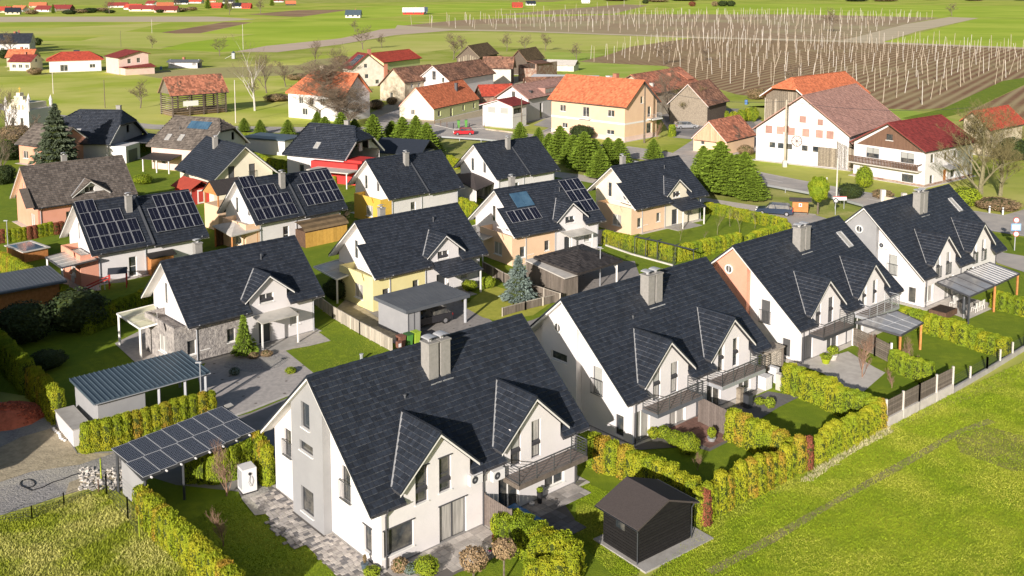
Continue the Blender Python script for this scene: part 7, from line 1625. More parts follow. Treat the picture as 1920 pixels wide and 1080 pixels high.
# guard rail
P = [g(*p) for p in ((822,262),(902,267),(960,273),(1030,283),(1110,296),(1180,308),(1260,322),(1340,334),(1426,353),(1521,371),(1575,382),(1618,394))]
t = thing('guard_rail', 'galvanised guard rail along the near side of the main road', 'guard rail', P[0]); m = MB()
for a, b in zip(P[:-1], P[1:]):
    a_, b_ = a-P[0], b-P[0]; m.beam(a_+Vector((0,0,.62)), b_+Vector((0,0,.62)), .06, .3); L = (b_-a_).length; n = max(1, int(L/4))
    for i in range(n): p = a_.lerp(b_, i/n); MB().beam((p.x,p.y,0),(p.x,p.y,.7),.1).build('post', 'metal_light', t)
m.build('rail', 'metal_light', t)
# ---------------- poles, lamps, signs ----------------
def pole(px, py, h, r, mat, label, name='utility_pole', cat='pole', group=None, lean=(0,0), arm=None, base=True):
    t = thing(name, label, cat, g(px,py), 0, group); MB().tube((0,0,-.2),(lean[0],lean[1],h), r, r*.7, 8).build('pole', mat, t)
    if base: MB().box(-r*1.6,-r*1.6,-.1,r*1.6,r*1.6,1.1).build('footing', 'concrete_light', t)
    if arm: MB().beam((lean[0]-arm,lean[1],h-.4),(lean[0]+arm,lean[1],h-.4),.12).build('crossarm', mat, t)
    return t
UP = 'wooden overhead line poles'
p_a = pole(1471,313,11.2,.2,'pole_wood','tall wooden utility pole in front of the big white barn', group=UP); p_b = pole(1208,268,11.0,.2,'bark','dark wooden utility pole at the corner of the peach house', group=UP, base=False)
pole(978,265,8.5,.14,'bark','slim dark pole in front of the pink-roofed house', group=UP, base=False)
for px, py, h, lb in ((197,203,7.0,'wooden pole behind the dark half-hipped house'),(352,213,8.5,'pale pole in front of the open hayrack'),(442,231,9.5,'tall pale pole right of the open hayrack'),(100,176,6,'pale pole above the big spruce tip'),(227,88,8,'dark pole behind the pink house'),(285,62,9,'pale pole by the small brown field'),(456,93,12,'pale pole in the bright green field'),(1485,293,8.6,'thin pale pole beside the tall utility pole'),(1568,378,6.2,'white metal pole carrying round signs by the street tree')):
    pole(px,py,h,.12,'pole_pale' if 'dark' not in lb else 'bark',lb,group='slim poles', base=False)
def wire(a, b, sag, label):
    n = 14; pts = [a.lerp(b, i/n)-Vector((0,0,sag*4*(i/n)*(1-i/n))) for i in range(n+1)]; o = MB().path([tuple(p-a) for p in pts], .03, 4).build('overhead_wire','metal_dark',None,a); tag(o, label, 'wire')
tp = g(1471,313)+Vector((0,0,11)); wire(tp, g(1208,268)+Vector((0,0,10.8)), 1.2, 'overhead wire across the salmon roof of the peach house'); wire(tp, g(1830,330)+Vector((0,0,11)), 1.0, 'overhead wire in front of the pink barn roof towards the big bare tree')
def lamp(px, py, h, label, mat='metal_light'):
    t = thing('street_lamp', label, 'street lamp', g(px,py)); MB().tube((0,0,0),(0,0,h),.06,.045,8).build('pole',mat,t); MB().box(-.3,-.09,h-.03,.12,.09,h+.06).build('lamp_head','metal_light',t)
lamp(378,772,3.6,'slim grey street lamp rising from the clipped hedge by the solar carport'); lamp(1125,537,4.0,'slim grey street lamp beside the pyramid-roofed carport'); lamp(16,480,4.0,'white lamp post beside the turquoise pool')
def disc(mb, c, r, n=18, axis=(-.2,-1,0), t_=.03):
    a = Vector(axis).normalized(); mb.tube(Vector(c)-a*t_/2, Vector(c)+a*t_/2, r, r, n); return mb
t = thing('traffic_sign', 'sign post seen with three signs on the grass strip by the cycle path', 'traffic sign', g(1902,470)); MB().tube((0,0,0),(0,0,3.5),.06,.06,8).build('pole','metal_light',t)
disc(MB(),(0,-.06,3.55),.32).build('round_sign','red_shed',t); disc(MB(),(0,-.09,3.55),.25).build('sign_face','plastic_white',t); M('sign_blue',(.25,.42,.70),rough=.5); MB().box(-.55,-.1,2.35,.55,-.05,3.15).build('blue_sign','sign_blue',t); MB().box(-.42,-.115,2.5,.42,-.102,3.0).build('sign_face','plastic_white',t)
disc(MB(),(.05,-.06,1.95),.32).build('round_sign','red_shed',t); disc(MB(),(.05,-.09,1.95),.25).build('sign_face','plastic_white',t)
t = thing('traffic_sign', 'round sign with red rim seen from the footpath, beside the street tree', 'traffic sign', g(1566,403)); MB().tube((0,0,0),(0,0,2.4),.05,.05,8).build('pole','metal_light',t); disc(MB(),(0,-.05,1.9),.34).build('round_sign','metal_dark',t); disc(MB(),(0,-.08,1.9),.2).build('sign_face','plastic_white',t)
t = thing('traffic_sign', 'white rectangular direction sign by the guard rail end', 'traffic sign', g(1574,392)); MB().box(-.9,-.05,1.2,.9,0,1.75).build('board','plastic_white',t); MB().box(-.9,-.055,1.66,.9,-.05,1.75).build('edge','red_shed',t); MB().tube((-.6,.03,0),(-.6,.03,1.3),.05,.05,6).tube((.6,.03,0),(.6,.03,1.3),.05,.05,6).build('pole','metal_light',t)
for px, py in ((1855,400),(1880,403),(1550,345),(1347,306),(1700,390)):
    t = thing('marker_post', 'short white roadside marker post', 'marker post', g(px,py), 0, 'white roadside marker posts'); MB().box(-.09,-.06,0,.09,.06,1.0).build('post','plastic_white',t); MB().box(-.095,-.065,.72,.095,.065,.85).build('band','metal_dark',t)
t = thing('notice_board', 'red-brown notice board with dark little roof and a white sheet beside the street tree', 'notice board', g(1500,402), R(-12))
MB().box(-1.0,-.12,.35,1.0,.12,1.9).build('board','wood_orange',t); MB().box(-.2,-.15,1.05,.2,-.13,1.5).build('notice','plastic_white',t); MB().slab([(-1.4,-.6,1.9),(1.4,-.6,1.9),(1.4,0,2.25),(-1.4,0,2.25)],.08).slab([(-1.4,0,2.25),(1.4,0,2.25),(1.4,.6,1.9),(-1.4,.6,1.9)],.08).build('roof','tile_darkbrown',t)
for x in (-.95,.95): MB().beam((x,0,0),(x,0,1.95),.12).build('post','wood_brown',t)
MB().box(-.1,-.16,1.18,.1,-.152,1.4).build('emblem','red_shed',t)
# ---------------- vehicles ----------------
M('car_red', (.50,.02,.03), rough=.25, spec=.7); M('car_black', (.025,.025,.03), rough=.2, spec=.8); M('car_blue', (.035,.05,.085), rough=.2, spec=.8); M('car_silver', (.45,.46,.48), rough=.25, metal=.4, spec=.6); M('tyre', (.02,.02,.02), rough=.9); M('rim', (.5,.5,.52), rough=.3, metal=.7)
M('lamp_red', (.5,.02,.02), rough=.3); M('lamp_white', (.8,.8,.78), rough=.2); M('van_white', (.78,.78,.77), rough=.3, spec=.6)
def car(px, py, rz, mat, label, estate=True, L=4.4, Wd=1.78, H_=1.48, z=0):
    t = thing('parked_car' if mat != 'car_red' else 'car', label, 'car', g(px,py,z), rz)
    # side profile (x forward), lofted over widths
    x0, x1 = -L/2, L/2
    prof = [(x0,.35),(x0,.85),(x0+.12,.98),(x0+.3,1.0)]
    low = [(x0,.32),(x0-.02,.6),(x0+.05,.92),(x0+.9,.96),(x1-1.35,.92),(x1-.35,.80),(x1-.02,.62),(x1,.32)]
    m = MB(); n = len(low); W0 = Wd/2
    vs = []
    for y, ins in ((-W0,.0),(-W0+.1,.04),(W0-.1,.04),(W0,.0)):
        for i, (x, zz) in enumerate(low): vs.append((x*(1-.02*(abs(y) > W0-.05)), y, zz+(ins if 1 < i < n-2 else 0)))
    fs = []
    for j in range(3):
        for i in range(n-1): fs.append((j*n+i, j*n+i+1, (j+1)*n+i+1, (j+1)*n+i))
    fs += [tuple(range(n)), tuple(range(3*n,4*n))[::-1], (0,n,2*n,3*n,4*n-1,3*n-1,2*n-1,n-1)]
    m.add(vs, fs); m.build('body', mat, t)
    rb = x0+(.25 if estate else .7); cab = [(rb,.96),(rb+.28,H_-.08),(rb+.6,H_),(.35,H_-.02),(.35+.35,H_-.14),(x1-1.2,.95)]
    def cabin(name, scale, mat_, pts, wt, wb):
        mm = MB(); k = len(pts); v = []
        for s_ in (-1,1):
            for x, zz in pts: wv = wb+(wt-wb)*max(0,min(1,(zz-.95)/(H_-.95))); v.append((x, s_*wv, zz))
        mm.add(v, [tuple(range(k))[::-1], tuple(range(k,2*k))]+[(i,(i+1)%k,k+(i+1)%k,k+i) for i in range(k)]); return mm.build(name, mat_, t)
    cabin('windows', 1, 'glass_dark', cab, W0-.24, W0-.06)
    cabin('roof', 1, mat, [(rb+.22,H_-.08),(rb+.6,H_+.015),(.35,H_),(.6,H_-.09)], W0-.22, W0-.22)
    for x in (rb+.15, -.2, .75):   # pillars
        for s_ in (-1,1): MB().beam((x,s_*(W0-.055),.95),(x+(.18 if x < 0 else -.1),s_*(W0-.235),H_-.05),.06,.05).build('pillar', mat, t)
    for x in (x0+.78, x1-.82):
        for s_ in (-1,1):
            wo = MB().tube((x,s_*(W0-.22),.32),(x,s_*(W0+.01),.32),.32,.32,14).build('wheel','tyre',t); MB().tube((x,s_*(W0+.0),.32),(x,s_*(W0+.02),.32),.2,.19,10).build('rim','rim',wo)
    for s_ in (-1,1):
        MB().box(x0-.03,s_*W0*.82-.13,.66,x0+.06,s_*W0*.82+.13,.86).build('tail_light','lamp_red',t); MB().box(x1-.12,s_*W0*.78-.16,.6,x1+.015,s_*W0*.78+.16,.74).build('headlight','lamp_white',t)
        MB().box(x1-1.55,s_*(W0+.02)-.07,.95,x1-1.4,s_*(W0+.02)+.07,1.07).build('wing_mirror',mat,t)
    MB().box(x0-.035,-.26,.5,x0-.0,.26,.61).build('licence_plate','plastic_white',t); MB().box(x1-.02,-.26,.42,x1+.02,.26,.53).build('licence_plate','plastic_white',t)
    return t
car(869,253,R(180+6),'car_red','red hatchback driving on the road beside the green bins',L=4.1); car(1452,402,R(162),'car_blue','dark blue estate car parked behind the long hedge by the footpath',L=4.7,H_=1.5)
car(800,608,.72+math.pi-.1,'car_black','black car standing in the shade of the standing-seam carport',L=4.4); car(1287,241,R(8),'car_silver','silver pickup-like car parked in the farmyard beside the topiary column',L=4.6,H_=1.55)
# white truck
t = thing('truck', 'white lorry cab parked under the open barn', 'truck', g(1346,221), R(-80)); MB().box(-1.2,-1.2,.5,1.3,1.2,2.9).build('cab','van_white',t); MB().box(1.3,-1.0,1.6,1.33,1.0,2.6).build('windscreen','glass_dark',t); MB().box(-5.5,-1.25,1.0,-1.25,1.25,1.3).build('chassis','metal_dark',t); MB().box(1.3,-1.1,.55,1.38,1.1,1.2).build('bumper','trim_grey',t)
for x in (.5,-3.5,-4.7):
    for s_ in (-1,1): MB().tube((x,s_*.95,.5),(x,s_*1.22,.5),.5,.5,12).build('wheel','tyre',t)
MB().box(-.6,-1.22,1.7,.9,-1.205,2.5).box(-.6,1.205,1.7,.9,1.22,2.5).build('side_window','glass_dark',t)
# bins
M('bin_green',(.10,.30,.05),rough=.5); M('bin_lime',(.35,.50,.05),rough=.5); M('bin_brown',(.22,.10,.07),rough=.6); M('bin_lid',(.05,.14,.04),rough=.5)
def binn(p, mat, lid, label, rz=0, h=1.0):
    t = thing('wheelie_bin', label, 'bin', p, rz); MB().add([(-.22,-.25,.08),(.22,-.25,.08),(.22,.25,.08),(-.22,.25,.08),(-.29,-.33,h),(.29,-.33,h),(.29,.33,h),(-.29,.33,h)],[(0,3,2,1),(0,1,5,4),(1,2,6,5),(2,3,7,6),(3,0,4,7),(4,5,6,7)]).build('bin_body',mat,t)
    MB().box(-.31,-.36,h,.31,.36,h+.07).build('lid',lid,t); MB().tube((-.27,.27,.1),(.27,.27,.1),.1,.1,8).build('wheels','tyre',t)
b0 = g(752,652); binn(b0,'bin_brown','bin_brown','brown bin, first of three at the end of the board fence',.72); binn(b0+U*.75,'bin_green','bin_lid','dark green bin in the middle of three by the board fence',.72); binn(b0+U*1.5,'bin_lime','bin_lime','lime-lidded bin, third of the row by the board fence',.72)
binn(g(860,240),'bin_green','bin_lid','green bin left of the pair behind the red car',0,1.6); binn(g(874,239),'bin_green','bin_lid','green bin right of the pair behind the red car',0,1.6)
M('barrel_blue',(.10,.20,.45),rough=.5)
for px, py, lb in ((1399,196,'blue barrel behind the small salmon building'),(1819,380,'blue barrel at the foot of the big bare tree'),(302,131,'blue barrel beside the low grey shed')):
    t = thing('barrel', lb, 'barrel', g(px,py)); MB().lathe([(.36,0),(.4,.1),(.4,1.1),(.36,1.2)],12).build('drum','barrel_blue',t); MB().lathe([(.37,1.2),(.37,1.24)],12).build('lid','metal_dark',t)
# ---------------- terraces of the nearest houses ----------------
def slabs(name, origin, n, m_, sx, sy, mat, label=None, lvl=.068, skip=lambda i,j: False, parent=None):
    ob = bpy.data.objects[parent] if parent else None
    base = MB().box(.012,.012,-.03,sx-.012,sy-.012,0).mesh(name); base.materials.append(MATS[mat]); 
    for i in range(n):
        for j in range(m_):
            if skip(i,j): continue
            p = origin+U*(i*sx)+V_*((j+1)*sy); o = bpy.data.objects.new(name, base); COL.objects.link(o); o.parent = ob; o.location = (p.x,p.y,lvl+random.uniform(0,.008)); o.rotation_euler = (0,0,.72)
def HP(h, x, y): c, s_ = math.cos(h.yaw), math.sin(h.yaw); return Vector((h.x+x*c-y*s_, h.y+x*s_+y*c, 0))
terr = [o for o in bpy.data.objects if o.name.startswith('terrace') and o.type == 'MESH' and o.get('kind') == 'structure']
slabs('paving_slab', HP(HA,.9,HA.yf-.02), 13, 5, .5, .5, 'paver_light', parent=terr[0].name, skip=lambda i,j: j > 3 and i < 5)
slabs('paving_slab', HP(HA,8.0,HA.yf-.02), 13, 3, .5, .5, 'paver', parent=terr[1].name); slabs('paving_slab', HP(HA,8.6,HA.yf-1.52), 6, 5, .5, .5, 'paver_dark', parent=terr[1].name)
slabs('paving_slab', HP(HB,4.4,HB.yf-.02), 6, 6, .6, .6, 'paver_brown', parent=terr[2].name)
# cobbled path along the gable
pth = sheet('cobbled_path', [(495,905),(530,925),(560,962),(628,1020),(700,1075),(720,1110),(660,1110),(560,1010),(520,985),(548,972),(520,945)], 9, 'joint')
q = random.Random(8); cnt = 0; base = MB().add([(-.5,-.5,0),(.5,-.5,0),(.5,.5,0),(-.5,.5,0),(-.44,-.42,1),(.44,-.42,1),(.44,.42,1),(-.44,.42,1)],[(0,1,5,4),(1,2,6,5),(2,3,7,6),(3,0,4,7),(4,5,6,7)])
cm = []
for mt in ('paver_light','paver','paver_dark'): me = base.mesh('cobble'); me.materials.append(MATS[mt]); cm.append(me)
y = 5.2
while y > -7.0 and cnt < 298:
    x = HA.x0-.10
    if 2.45 > y > -1.15: x = HA.x0-.62
    for k in range(6):
        w = q.uniform(.2,.36); x -= w/2; p = HP(HA, x, y+q.uniform(-.02,.02)); x -= w/2
        o = bpy.data.objects.new('cobble', cm[q.choice((0,0,1,1,2))]); COL.objects.link(o); o.parent = pth; o.location = (p.x,p.y,.058); o.rotation_euler = (0,0,HA.yaw+q.uniform(-.05,.05)); o.scale = (w-.02,.24,q.uniform(.02,.04)); cnt += 1
    y -= .25
# blue covered table, pots, planters
M('tarp_blue',(.07,.24,.50),(.05,.19,.42),2,.45,.5,6)
t = thing('covered_table', 'table under a crumpled blue tarpaulin on the terrace behind the board screen', 'table', HP(HA,8.95,HA.yf-1.75), .72-math.pi/2)
v = []; n = 12
q = random.Random(2); tp_ = MB(); 
for i in range(n+1):
    for j in range(7):
        x = -1.3+2.6*i/n; y = -.5+1.0*j/6; v.append((x+q.gauss(0,.01), y+q.gauss(0,.01), .78+q.gauss(0,.012)))
tp_.add(v, [(i*7+j,(i+1)*7+j,(i+1)*7+j+1,i*7+j+1) for i in range(n) for j in range(6)])
ring = [(-1.3+2.6*i/n,-.5) for i in range(n)]+[(1.3,-.5+j/6) for j in range(6)]+[(1.3-2.6*i/n,.5) for i in range(n)]+[(-1.3,.5-j/6) for j in range(6)]
K = len(ring); tp_.add([(x,y,.78) for x,y in ring]+[(x*1.05+q.gauss(0,.02),y*1.12+q.gauss(0,.03),.12+q.uniform(0,.12)) for x,y in ring],[(i,(i+1)%K,K+(i+1)%K,K+i) for i in range(K)]); tp_.build('tarpaulin','tarp_blue',t)
M('terracotta',(.52,.20,.11),rough=.85); M('pot_pink',(.75,.12,.3),rough=.6)
def potted(p, r, h, pm_, plant, pr, ph, label):
    t = thing('potted_plant', label, 'potted plant', p); MB().lathe([(r*.7,0),(r,h*.85),(r*1.08,h*.86),(r*1.08,h),(r*.9,h)],12).build('pot',pm_,t); o = put2('foliage',(BUSH[plant],BCORE),t,(0,0,h+ph*.45),0,(pr*2,pr*2,ph)); return t
potted(g(931,1018),.24,.42,'terracotta','thuja',.36,1.35,'columnar thuja in an orange terracotta pot beside the board screen'); potted(g(1012,945),.17,.75,'plastic_black','leaf_lime',.2,.3,'tall black planter with small yellow-green plant on the shaded terrace'); potted(g(997,948),.16,.18,'plastic_white','leaf_lime',.02,.04,'low round white pot beside the tall black planter')
potted(g(1334,828),.28,.3,'metal_light','thuja',.30,.75,'small cone thuja in a grey tub on the red-brown terrace'); potted(g(684,1069),.2,.4,'metal_sheet','leaf_dry',.1,.5,'dark square-looking planter with thin stems at the gable corner'); potted(g(1561,675),.4,.5,'concrete_light','leaf_lime',.45,.7,'large white tub with lime green plant at the third house'); potted(g(1548,682),.35,.45,'thuja_green','leaf_lime',.5,.4,'green planter row beside the white tub at the third house')
potted(g(919,1035),.09,.14,'pot_pink','leaf_lime',.09,.12,'tiny pink pot with green plant near the terrace edge')
# garden furniture of the fourth house
t = thing('dining_table', 'dark table with dark top under the flat terrace roof of the fourth house', 'table', g(1812,578), .7); MB().box(-.9,-.5,.7,.9,.5,.76).build('table_top','plastic_black',t)
for sx in (-1,1):
    for sy in (-1,1): MB().beam((sx*.8,sy*.4,0),(sx*.8,sy*.4,.7),.06).build('leg','metal_dark',t)
ch = None
for i, (dx, dy) in enumerate([(-.6,-1.0),(.1,-1.0),(.8,-1.0),(-.6,1.0),(.1,1.0),(.8,1.0)]):
    p = g(1812,578)+U*dx+V_*dy
    if ch is None:
        ch = thing('garden_chair', 'pale garden chair at the dark table under the terrace roof', 'chair', p, .72, 'pale garden chairs'); MB().box(-.22,-.22,.42,.22,.22,.46).build('seat','trim_white',ch); MB().box(-.22,-.24,.46,.22,-.2,.95).build('backrest','trim_white',ch)
        for sx in (-1,1):
            for sy in (-1,1): MB().beam((sx*.2,sy*.2,0),(sx*.2,sy*.2,.42),.04).build('leg','trim_white',ch)
    else: dup(ch, p, .72+(math.pi if dy < 0 else 0))
t = thing('parasol', 'folded dark parasol standing beside the garden table', 'parasol', g(1806,598)); MB().tube((0,0,0),(0,0,2.5),.03,.03,8).build('pole','metal_light',t); MB().lathe([(.12,.5),(.2,.9),(.12,1.9),(.04,2.4)],8).build('canopy','metal_dark',t)
t = thing('raised_bed', 'dark brown raised planter box beside the garden table', 'planter', g(1768,590), .72); MB().box(-1.1,-.8,0,1.1,.8,.55).build('frame','wood_brown',t); MB().box(-1.0,-.7,.5,1.0,.7,.56).build('earth','soil',t)
# covered hot tub / furniture clutter of the second house
for px, py, sx, sy, sz, mat, lb in ((1434,728,.8,.7,1.0,'plastic_white','pale grey covered cube on the terrace of the second house'),(1450,716,.35,.7,1.2,'plastic_white','tall pale panel behind the covered cube'),(1462,731,.45,.45,1.25,'polycarb','tall pale covered stack with a red patch near the hedge'),(1387,760,.4,.35,1.3,'wood_oldlight','slim wooden cupboard on the shaded terrace of the second house'),(1402,765,.5,.45,1.1,'metal_dark','black covered barbecue on the terrace of the second house'),(1477,736,.3,.3,.8,'trim_dark','dark grey box beside the tall pale covered stack')):
    t = thing('garden_furniture', lb, 'garden item', g(px,py), .72); MB().prism([(-sx/2,-sy/2),(sx/2,-sy/2),(sx/2,sy/2),(-sx/2,sy/2)],0,sz*.92).build('body',mat,t); MB().box(-sx/2-.02,-sy/2-.02,sz*.92,sx/2+.02,sy/2+.02,sz).build('cover',mat if mat != 'metal_dark' else 'plastic_black',t)
# wood stack shelter
t = thing('log_store', 'firewood stack under a weathered flat board roof at the second house', 'log store', g(1440,700), .72); MB().box(-.9,-.6,1.95,1.3,.7,2.05).build('roof','wood_light',t); MB().box(1.15,-.55,0,1.25,.65,1.95).build('side_wall','wood_grey',t)
q = random.Random(5); m = MB()
for k in range(9):
    for i in range(9): r_ = q.uniform(.08,.11); m.tube((-.75+i*.21+q.uniform(-.02,.02),-.5,.12+k*.2),(-.75+i*.21,.1,.12+k*.2),r_,r_,6)
m.build('firewood','wood_light',t, kind='stuff')
# play set and items at the left terrace
t = thing('play_tower', 'red and white play bridge with dark little roof beside the left solar-roofed house', 'play equipment', g(222,538), R(18))
MB().slab([(-.9,-.8,1.6),(.9,-.8,1.6),(.9,0,2.0),(-.9,0,2.0)],.06).slab([(-.9,0,2.0),(.9,0,2.0),(.9,.8,1.6),(-.9,.8,1.6)],.06).build('roof','metal_dark',t)
for x in (-.8,.8):
    for y in (-.6,.6): MB().beam((x,y,0),(x,y,1.65),.1).build('post','red_shed',t)
MB().box(-.8,-.6,.6,.8,.6,.68).build('deck','wood_light',t); MB().beam((-.8,-.6,1.1),(-3.0,-.6,.2),.1).beam((-.8,.6,1.1),(-3.0,.6,.2),.1).build('slide_rail','red_shed',t)
for i in range(5): MB().beam((-1.2-i*.4,-.6,0),(-1.2-i*.4,-.6,.9-i*.17),.06).build('rung','plastic_white',t)
for px, py, mat, lb in ((148,528,'plastic_white','pale covered lounger under the terrace roof of the left solar-roofed house'),(167,530,'metal_dark','dark covered round grill under the terrace roof of the left solar-roofed house')):
    t = thing('garden_furniture', lb, 'garden item', g(px,py)); MB().lathe([(.55,0),(.75,.3),(.7,.8),(.4,1.1),(.05,1.2)],10).build('cover',mat,t)
# lawn lantern
t = thing('garden_lantern', 'small glass lantern on the bright lawn near the ridge of the nearest house', 'lantern', g(678,676)); MB().tube((0,0,0),(0,0,.5),.14,.14,8).build('glass','metal_light',t); MB().tube((0,0,.5),(0,0,.56),.17,.17,8).build('lid','trim_grey',t)
# mailbox by fence end
t = thing('letterbox', 'small rusty roofed letterbox with white front at the fence end', 'letterbox', g(748,662), .72); MB().box(-.2,-.15,.5,.2,.15,1.0).build('box','bin_brown',t); MB().box(-.13,-.16,.55,.13,-.151,.85).build('front_plate','plastic_white',t)
# stones and cables on the gravel
P = [g(52+14*math.cos(a_/10*6.28+2), 908+8*math.sin(a_/10*6.28+2)) for a_ in range(11)]+[g(*p) for p in ((60,921),(80,915),(100,905),(118,900),(135,893),(152,888),(170,880))]
o = MB().path([tuple(p-P[0]+Vector((0,0,.05))) for p in P], .035, 5).build('hose','plastic_black',None,P[0]); tag(o,'dark hose lying in loops on the gravel at the lower left','hose')
q = random.Random(6); m = MB()
for i in range(260):
    p = g(q.uniform(150,235), q.uniform(880,920))-g(200,900); s_ = q.uniform(.05,.16); d1 = Vector((q.gauss(0,1),q.gauss(0,1),q.gauss(0,.5))).normalized()*s_; m.beam(p+Vector((0,0,.05))-d1, p+Vector((0,0,.05))+d1, s_, s_*.7)
o = m.build('loose_stones','concrete_light',None,g(200,900),kind='stuff')
# playground slide on the far meadow, farm machines
t = thing('slide', 'distant playground slide on the meadow', 'slide', g(438,110)); MB().box(-.6,-.6,0,.6,.6,2.4).build('tower','trim_grey',t); MB().slab([(-3.4,-.4,.1),(-.6,-.4,1.6),(-.6,.4,1.6),(-3.4,.4,.1)],.1).build('chute','metal_light',t); MB().lathe([(.9,2.4),(.1,3.2)],4).build('roof','metal_sheet',t)
# roadside stone wall with pillars
t = thing('garden_wall', 'low pale stone wall with posts at the roadside below the white house with the balcony', 'wall', g(1655,378)); a = Vector((0,0,0)); b = g(1735,392)-g(1655,378); MB().beam(a+Vector((0,0,.4)), b+Vector((0,0,.4)), .35, .8).build('wall','wall_old',t)
for f in (0,.5,1): p = a.lerp(b,f); MB().beam((p.x,p.y,0),(p.x,p.y,1.7),.6).build('pillar','wall_weathered',t)
t = thing('farm_wall', 'row of loose stones along the drive below the white annex', 'stone row', g(912,244)); q = random.Random(9)
for i in range(22): p = (g(912,244).lerp(g(960,250), i/21))-g(912,244); s_ = q.uniform(.2,.35); MB().lathe([(.03,0),(s_,.1),(s_*.8,.3),(.05,.38)],6,(p.x,p.y,0)).build('stone','wall_old',t)
# off-frame neighbouring house whose shadow reaches the left gardens
nb = House([-50.2,45,.72,15.7,6.2,5.6,3.3,8.8,.8,.4,0,0],'house','semi-detached house just outside the frame to the left','house','dark roofed semi-detached houses by the field'); nb.walls(); nb.roof(tiles=False)
nb = House([-57,65.5,.72,15.7,6.2,5.6,3.3,8.8,.8,.4,0,0],'house','second house just outside the frame to the left','house','dark roofed semi-detached houses by the field'); nb.walls(); nb.roof(tiles=False)

for x_, y_, s__ in ((-41.5,68,1.0),(-39.0,59.5,.95),(-46,74,1.05),(-43,63,1.1)):
    conifer('spruce_big', (x_,y_,0), s__, 'tall spruce standing just outside the frame to the left', x_, 0, 'spruces outside the frame', 'spruce')
# ================= hop poles and far villages =================
def inpoly(P, x, y):
    c = False; n = len(P)
    for i in range(n):
        x0, y0 = P[i]; x1, y1 = P[(i+1)%n]
        if (y0 > y) != (y1 > y) and x < (x1-x0)*(y-y0)/(y1-y0)+x0: c = not c
    return c
q = random.Random(21)
def pole_mesh(seed, h, r):
    qq = random.Random(seed); m = MB(); p = Vector((0,0,-.2)); k = 3; lean = Vector((qq.gauss(0,.05),qq.gauss(0,.05),1))
    for i in range(k):
        n_ = p+Vector((lean.x+qq.gauss(0,.03),lean.y+qq.gauss(0,.03),1))*(h/k); m.tube(p, n_, r*(1-.25*i/k), r*(1-.25*(i+1)/k), 5, cap=(i == k-1)); p = n_
    me = m.mesh('hop_pole'); me.materials.append(MATS['pole_wood' if seed % 3 else 'pole_pale']); return me
PM = [pole_mesh(s_, 6.4, .10) for s_ in range(12)]
near = [(1085,116),(1140,103),(1185,87),(1300,72),(1580,79.5),(1920,92),(2000,95),(2000,138),(1920,147),(1860,160),(1770,198),(1670,200),(1600,186),(1450,180),(1380,170),(1300,148),(1250,121)]
nw = [tuple(g(*p)[:2]) for p in near]
ang = R(57); ca, sa = math.cos(ang), math.sin(ang); pts = []
o0 = g(1400,150)
for i in range(-40, 60):
    for j in range(-60, 60):
        u, v = i*13.5, j*8.6+((i % 2)*.0); x = o0.x+u*ca-v*sa+q.gauss(0,.35); y = o0.y+u*sa+v*ca+q.gauss(0,.35)
        if inpoly(nw, x, y): pts.append((x, y))
pts.sort(key=lambda p: p[0]**2+p[1]**2)
grp = 'bare hop poles standing in rows on the brown field'
for i, (x, y) in enumerate(pts[:300]):
    o = bpy.data.objects.new('hop_pole', PM[q.randrange(12)]); COL.objects.link(o); o.location = (x,y,0)
    big = q.random() < .12
    o.rotation_euler = ((q.gauss(0,.03)+(q.choice((-.2,.2)) if big else 0)), q.gauss(0,.03)+(-.12 if big else 0), q.uniform(0,6.28)); s_ = q.uniform(.85,1.12); o.scale = (s_,s_,s_)
    o['label'] = 'weathered bare wooden hop pole standing in the brown hop field'; o['category'] = 'pole'; o['group'] = grp
rest = [(p, 7.0) for p in pts[300:]]
farp = [(745,49),(860,38),(1000,32),(1180,27),(1490,27),(1760,33),(1700,45),(1580,74),(1300,68),(960,56),(850,54)]
fw = [tuple(g(*p)[:2]) for p in farp]; o0 = g(1300,50)
for i in range(-70, 70):
    for j in range(-90, 90):
        u, v = i*24, j*19; x = o0.x+u*ca-v*sa+q.gauss(0,1.0); y = o0.y+u*sa+v*ca+q.gauss(0,1.0)
        if inpoly(fw, x, y): rest.append(((x, y), 7.5))
for p in [(940,29),(1000,24),(1060,20),(1120,16),(1170,12),(1200,12),(1020,26),(1080,20),(1140,15)]: rest.append((tuple(g(*p)[:2]), 8))
for k, mt in ((0,'pole_wood'),(1,'pole_pale')):
    m = MB()
    for i, ((x, y), h) in enumerate(rest):
        if i % 2 != k: continue
        lx, ly = q.gauss(0,.35), q.gauss(0,.35)
        if q.random() < .08: lx += q.choice((-1.6,1.6))
        r_ = .10+max(0,(math.hypot(x,y)-350))*.00012; h_ = h*q.uniform(.85,1.15); m.tube((x,y,0),(x+lx,y+ly,h_), r_, r_*.8, 4, cap=False)
    m.build('hop_poles_far', mt, kind='stuff')
# wires over the near hop field
m = MB(); 
for j in range(-12, 26, 3):
    a = Vector((g(1400,150).x-j*8.6*sa, g(1400,150).y+j*8.6*ca, 6.6)); pin = [a+Vector((ca,sa,0))*u for u in range(-60, 190, 10)]; pin = [p for p in pin if inpoly(nw, p.x, p.y)]
    if len(pin) > 2: m.path([tuple(pin[0]), tuple(pin[-1])], .012, 3)
m.build('hop_wires', 'metal_light', kind='stuff')
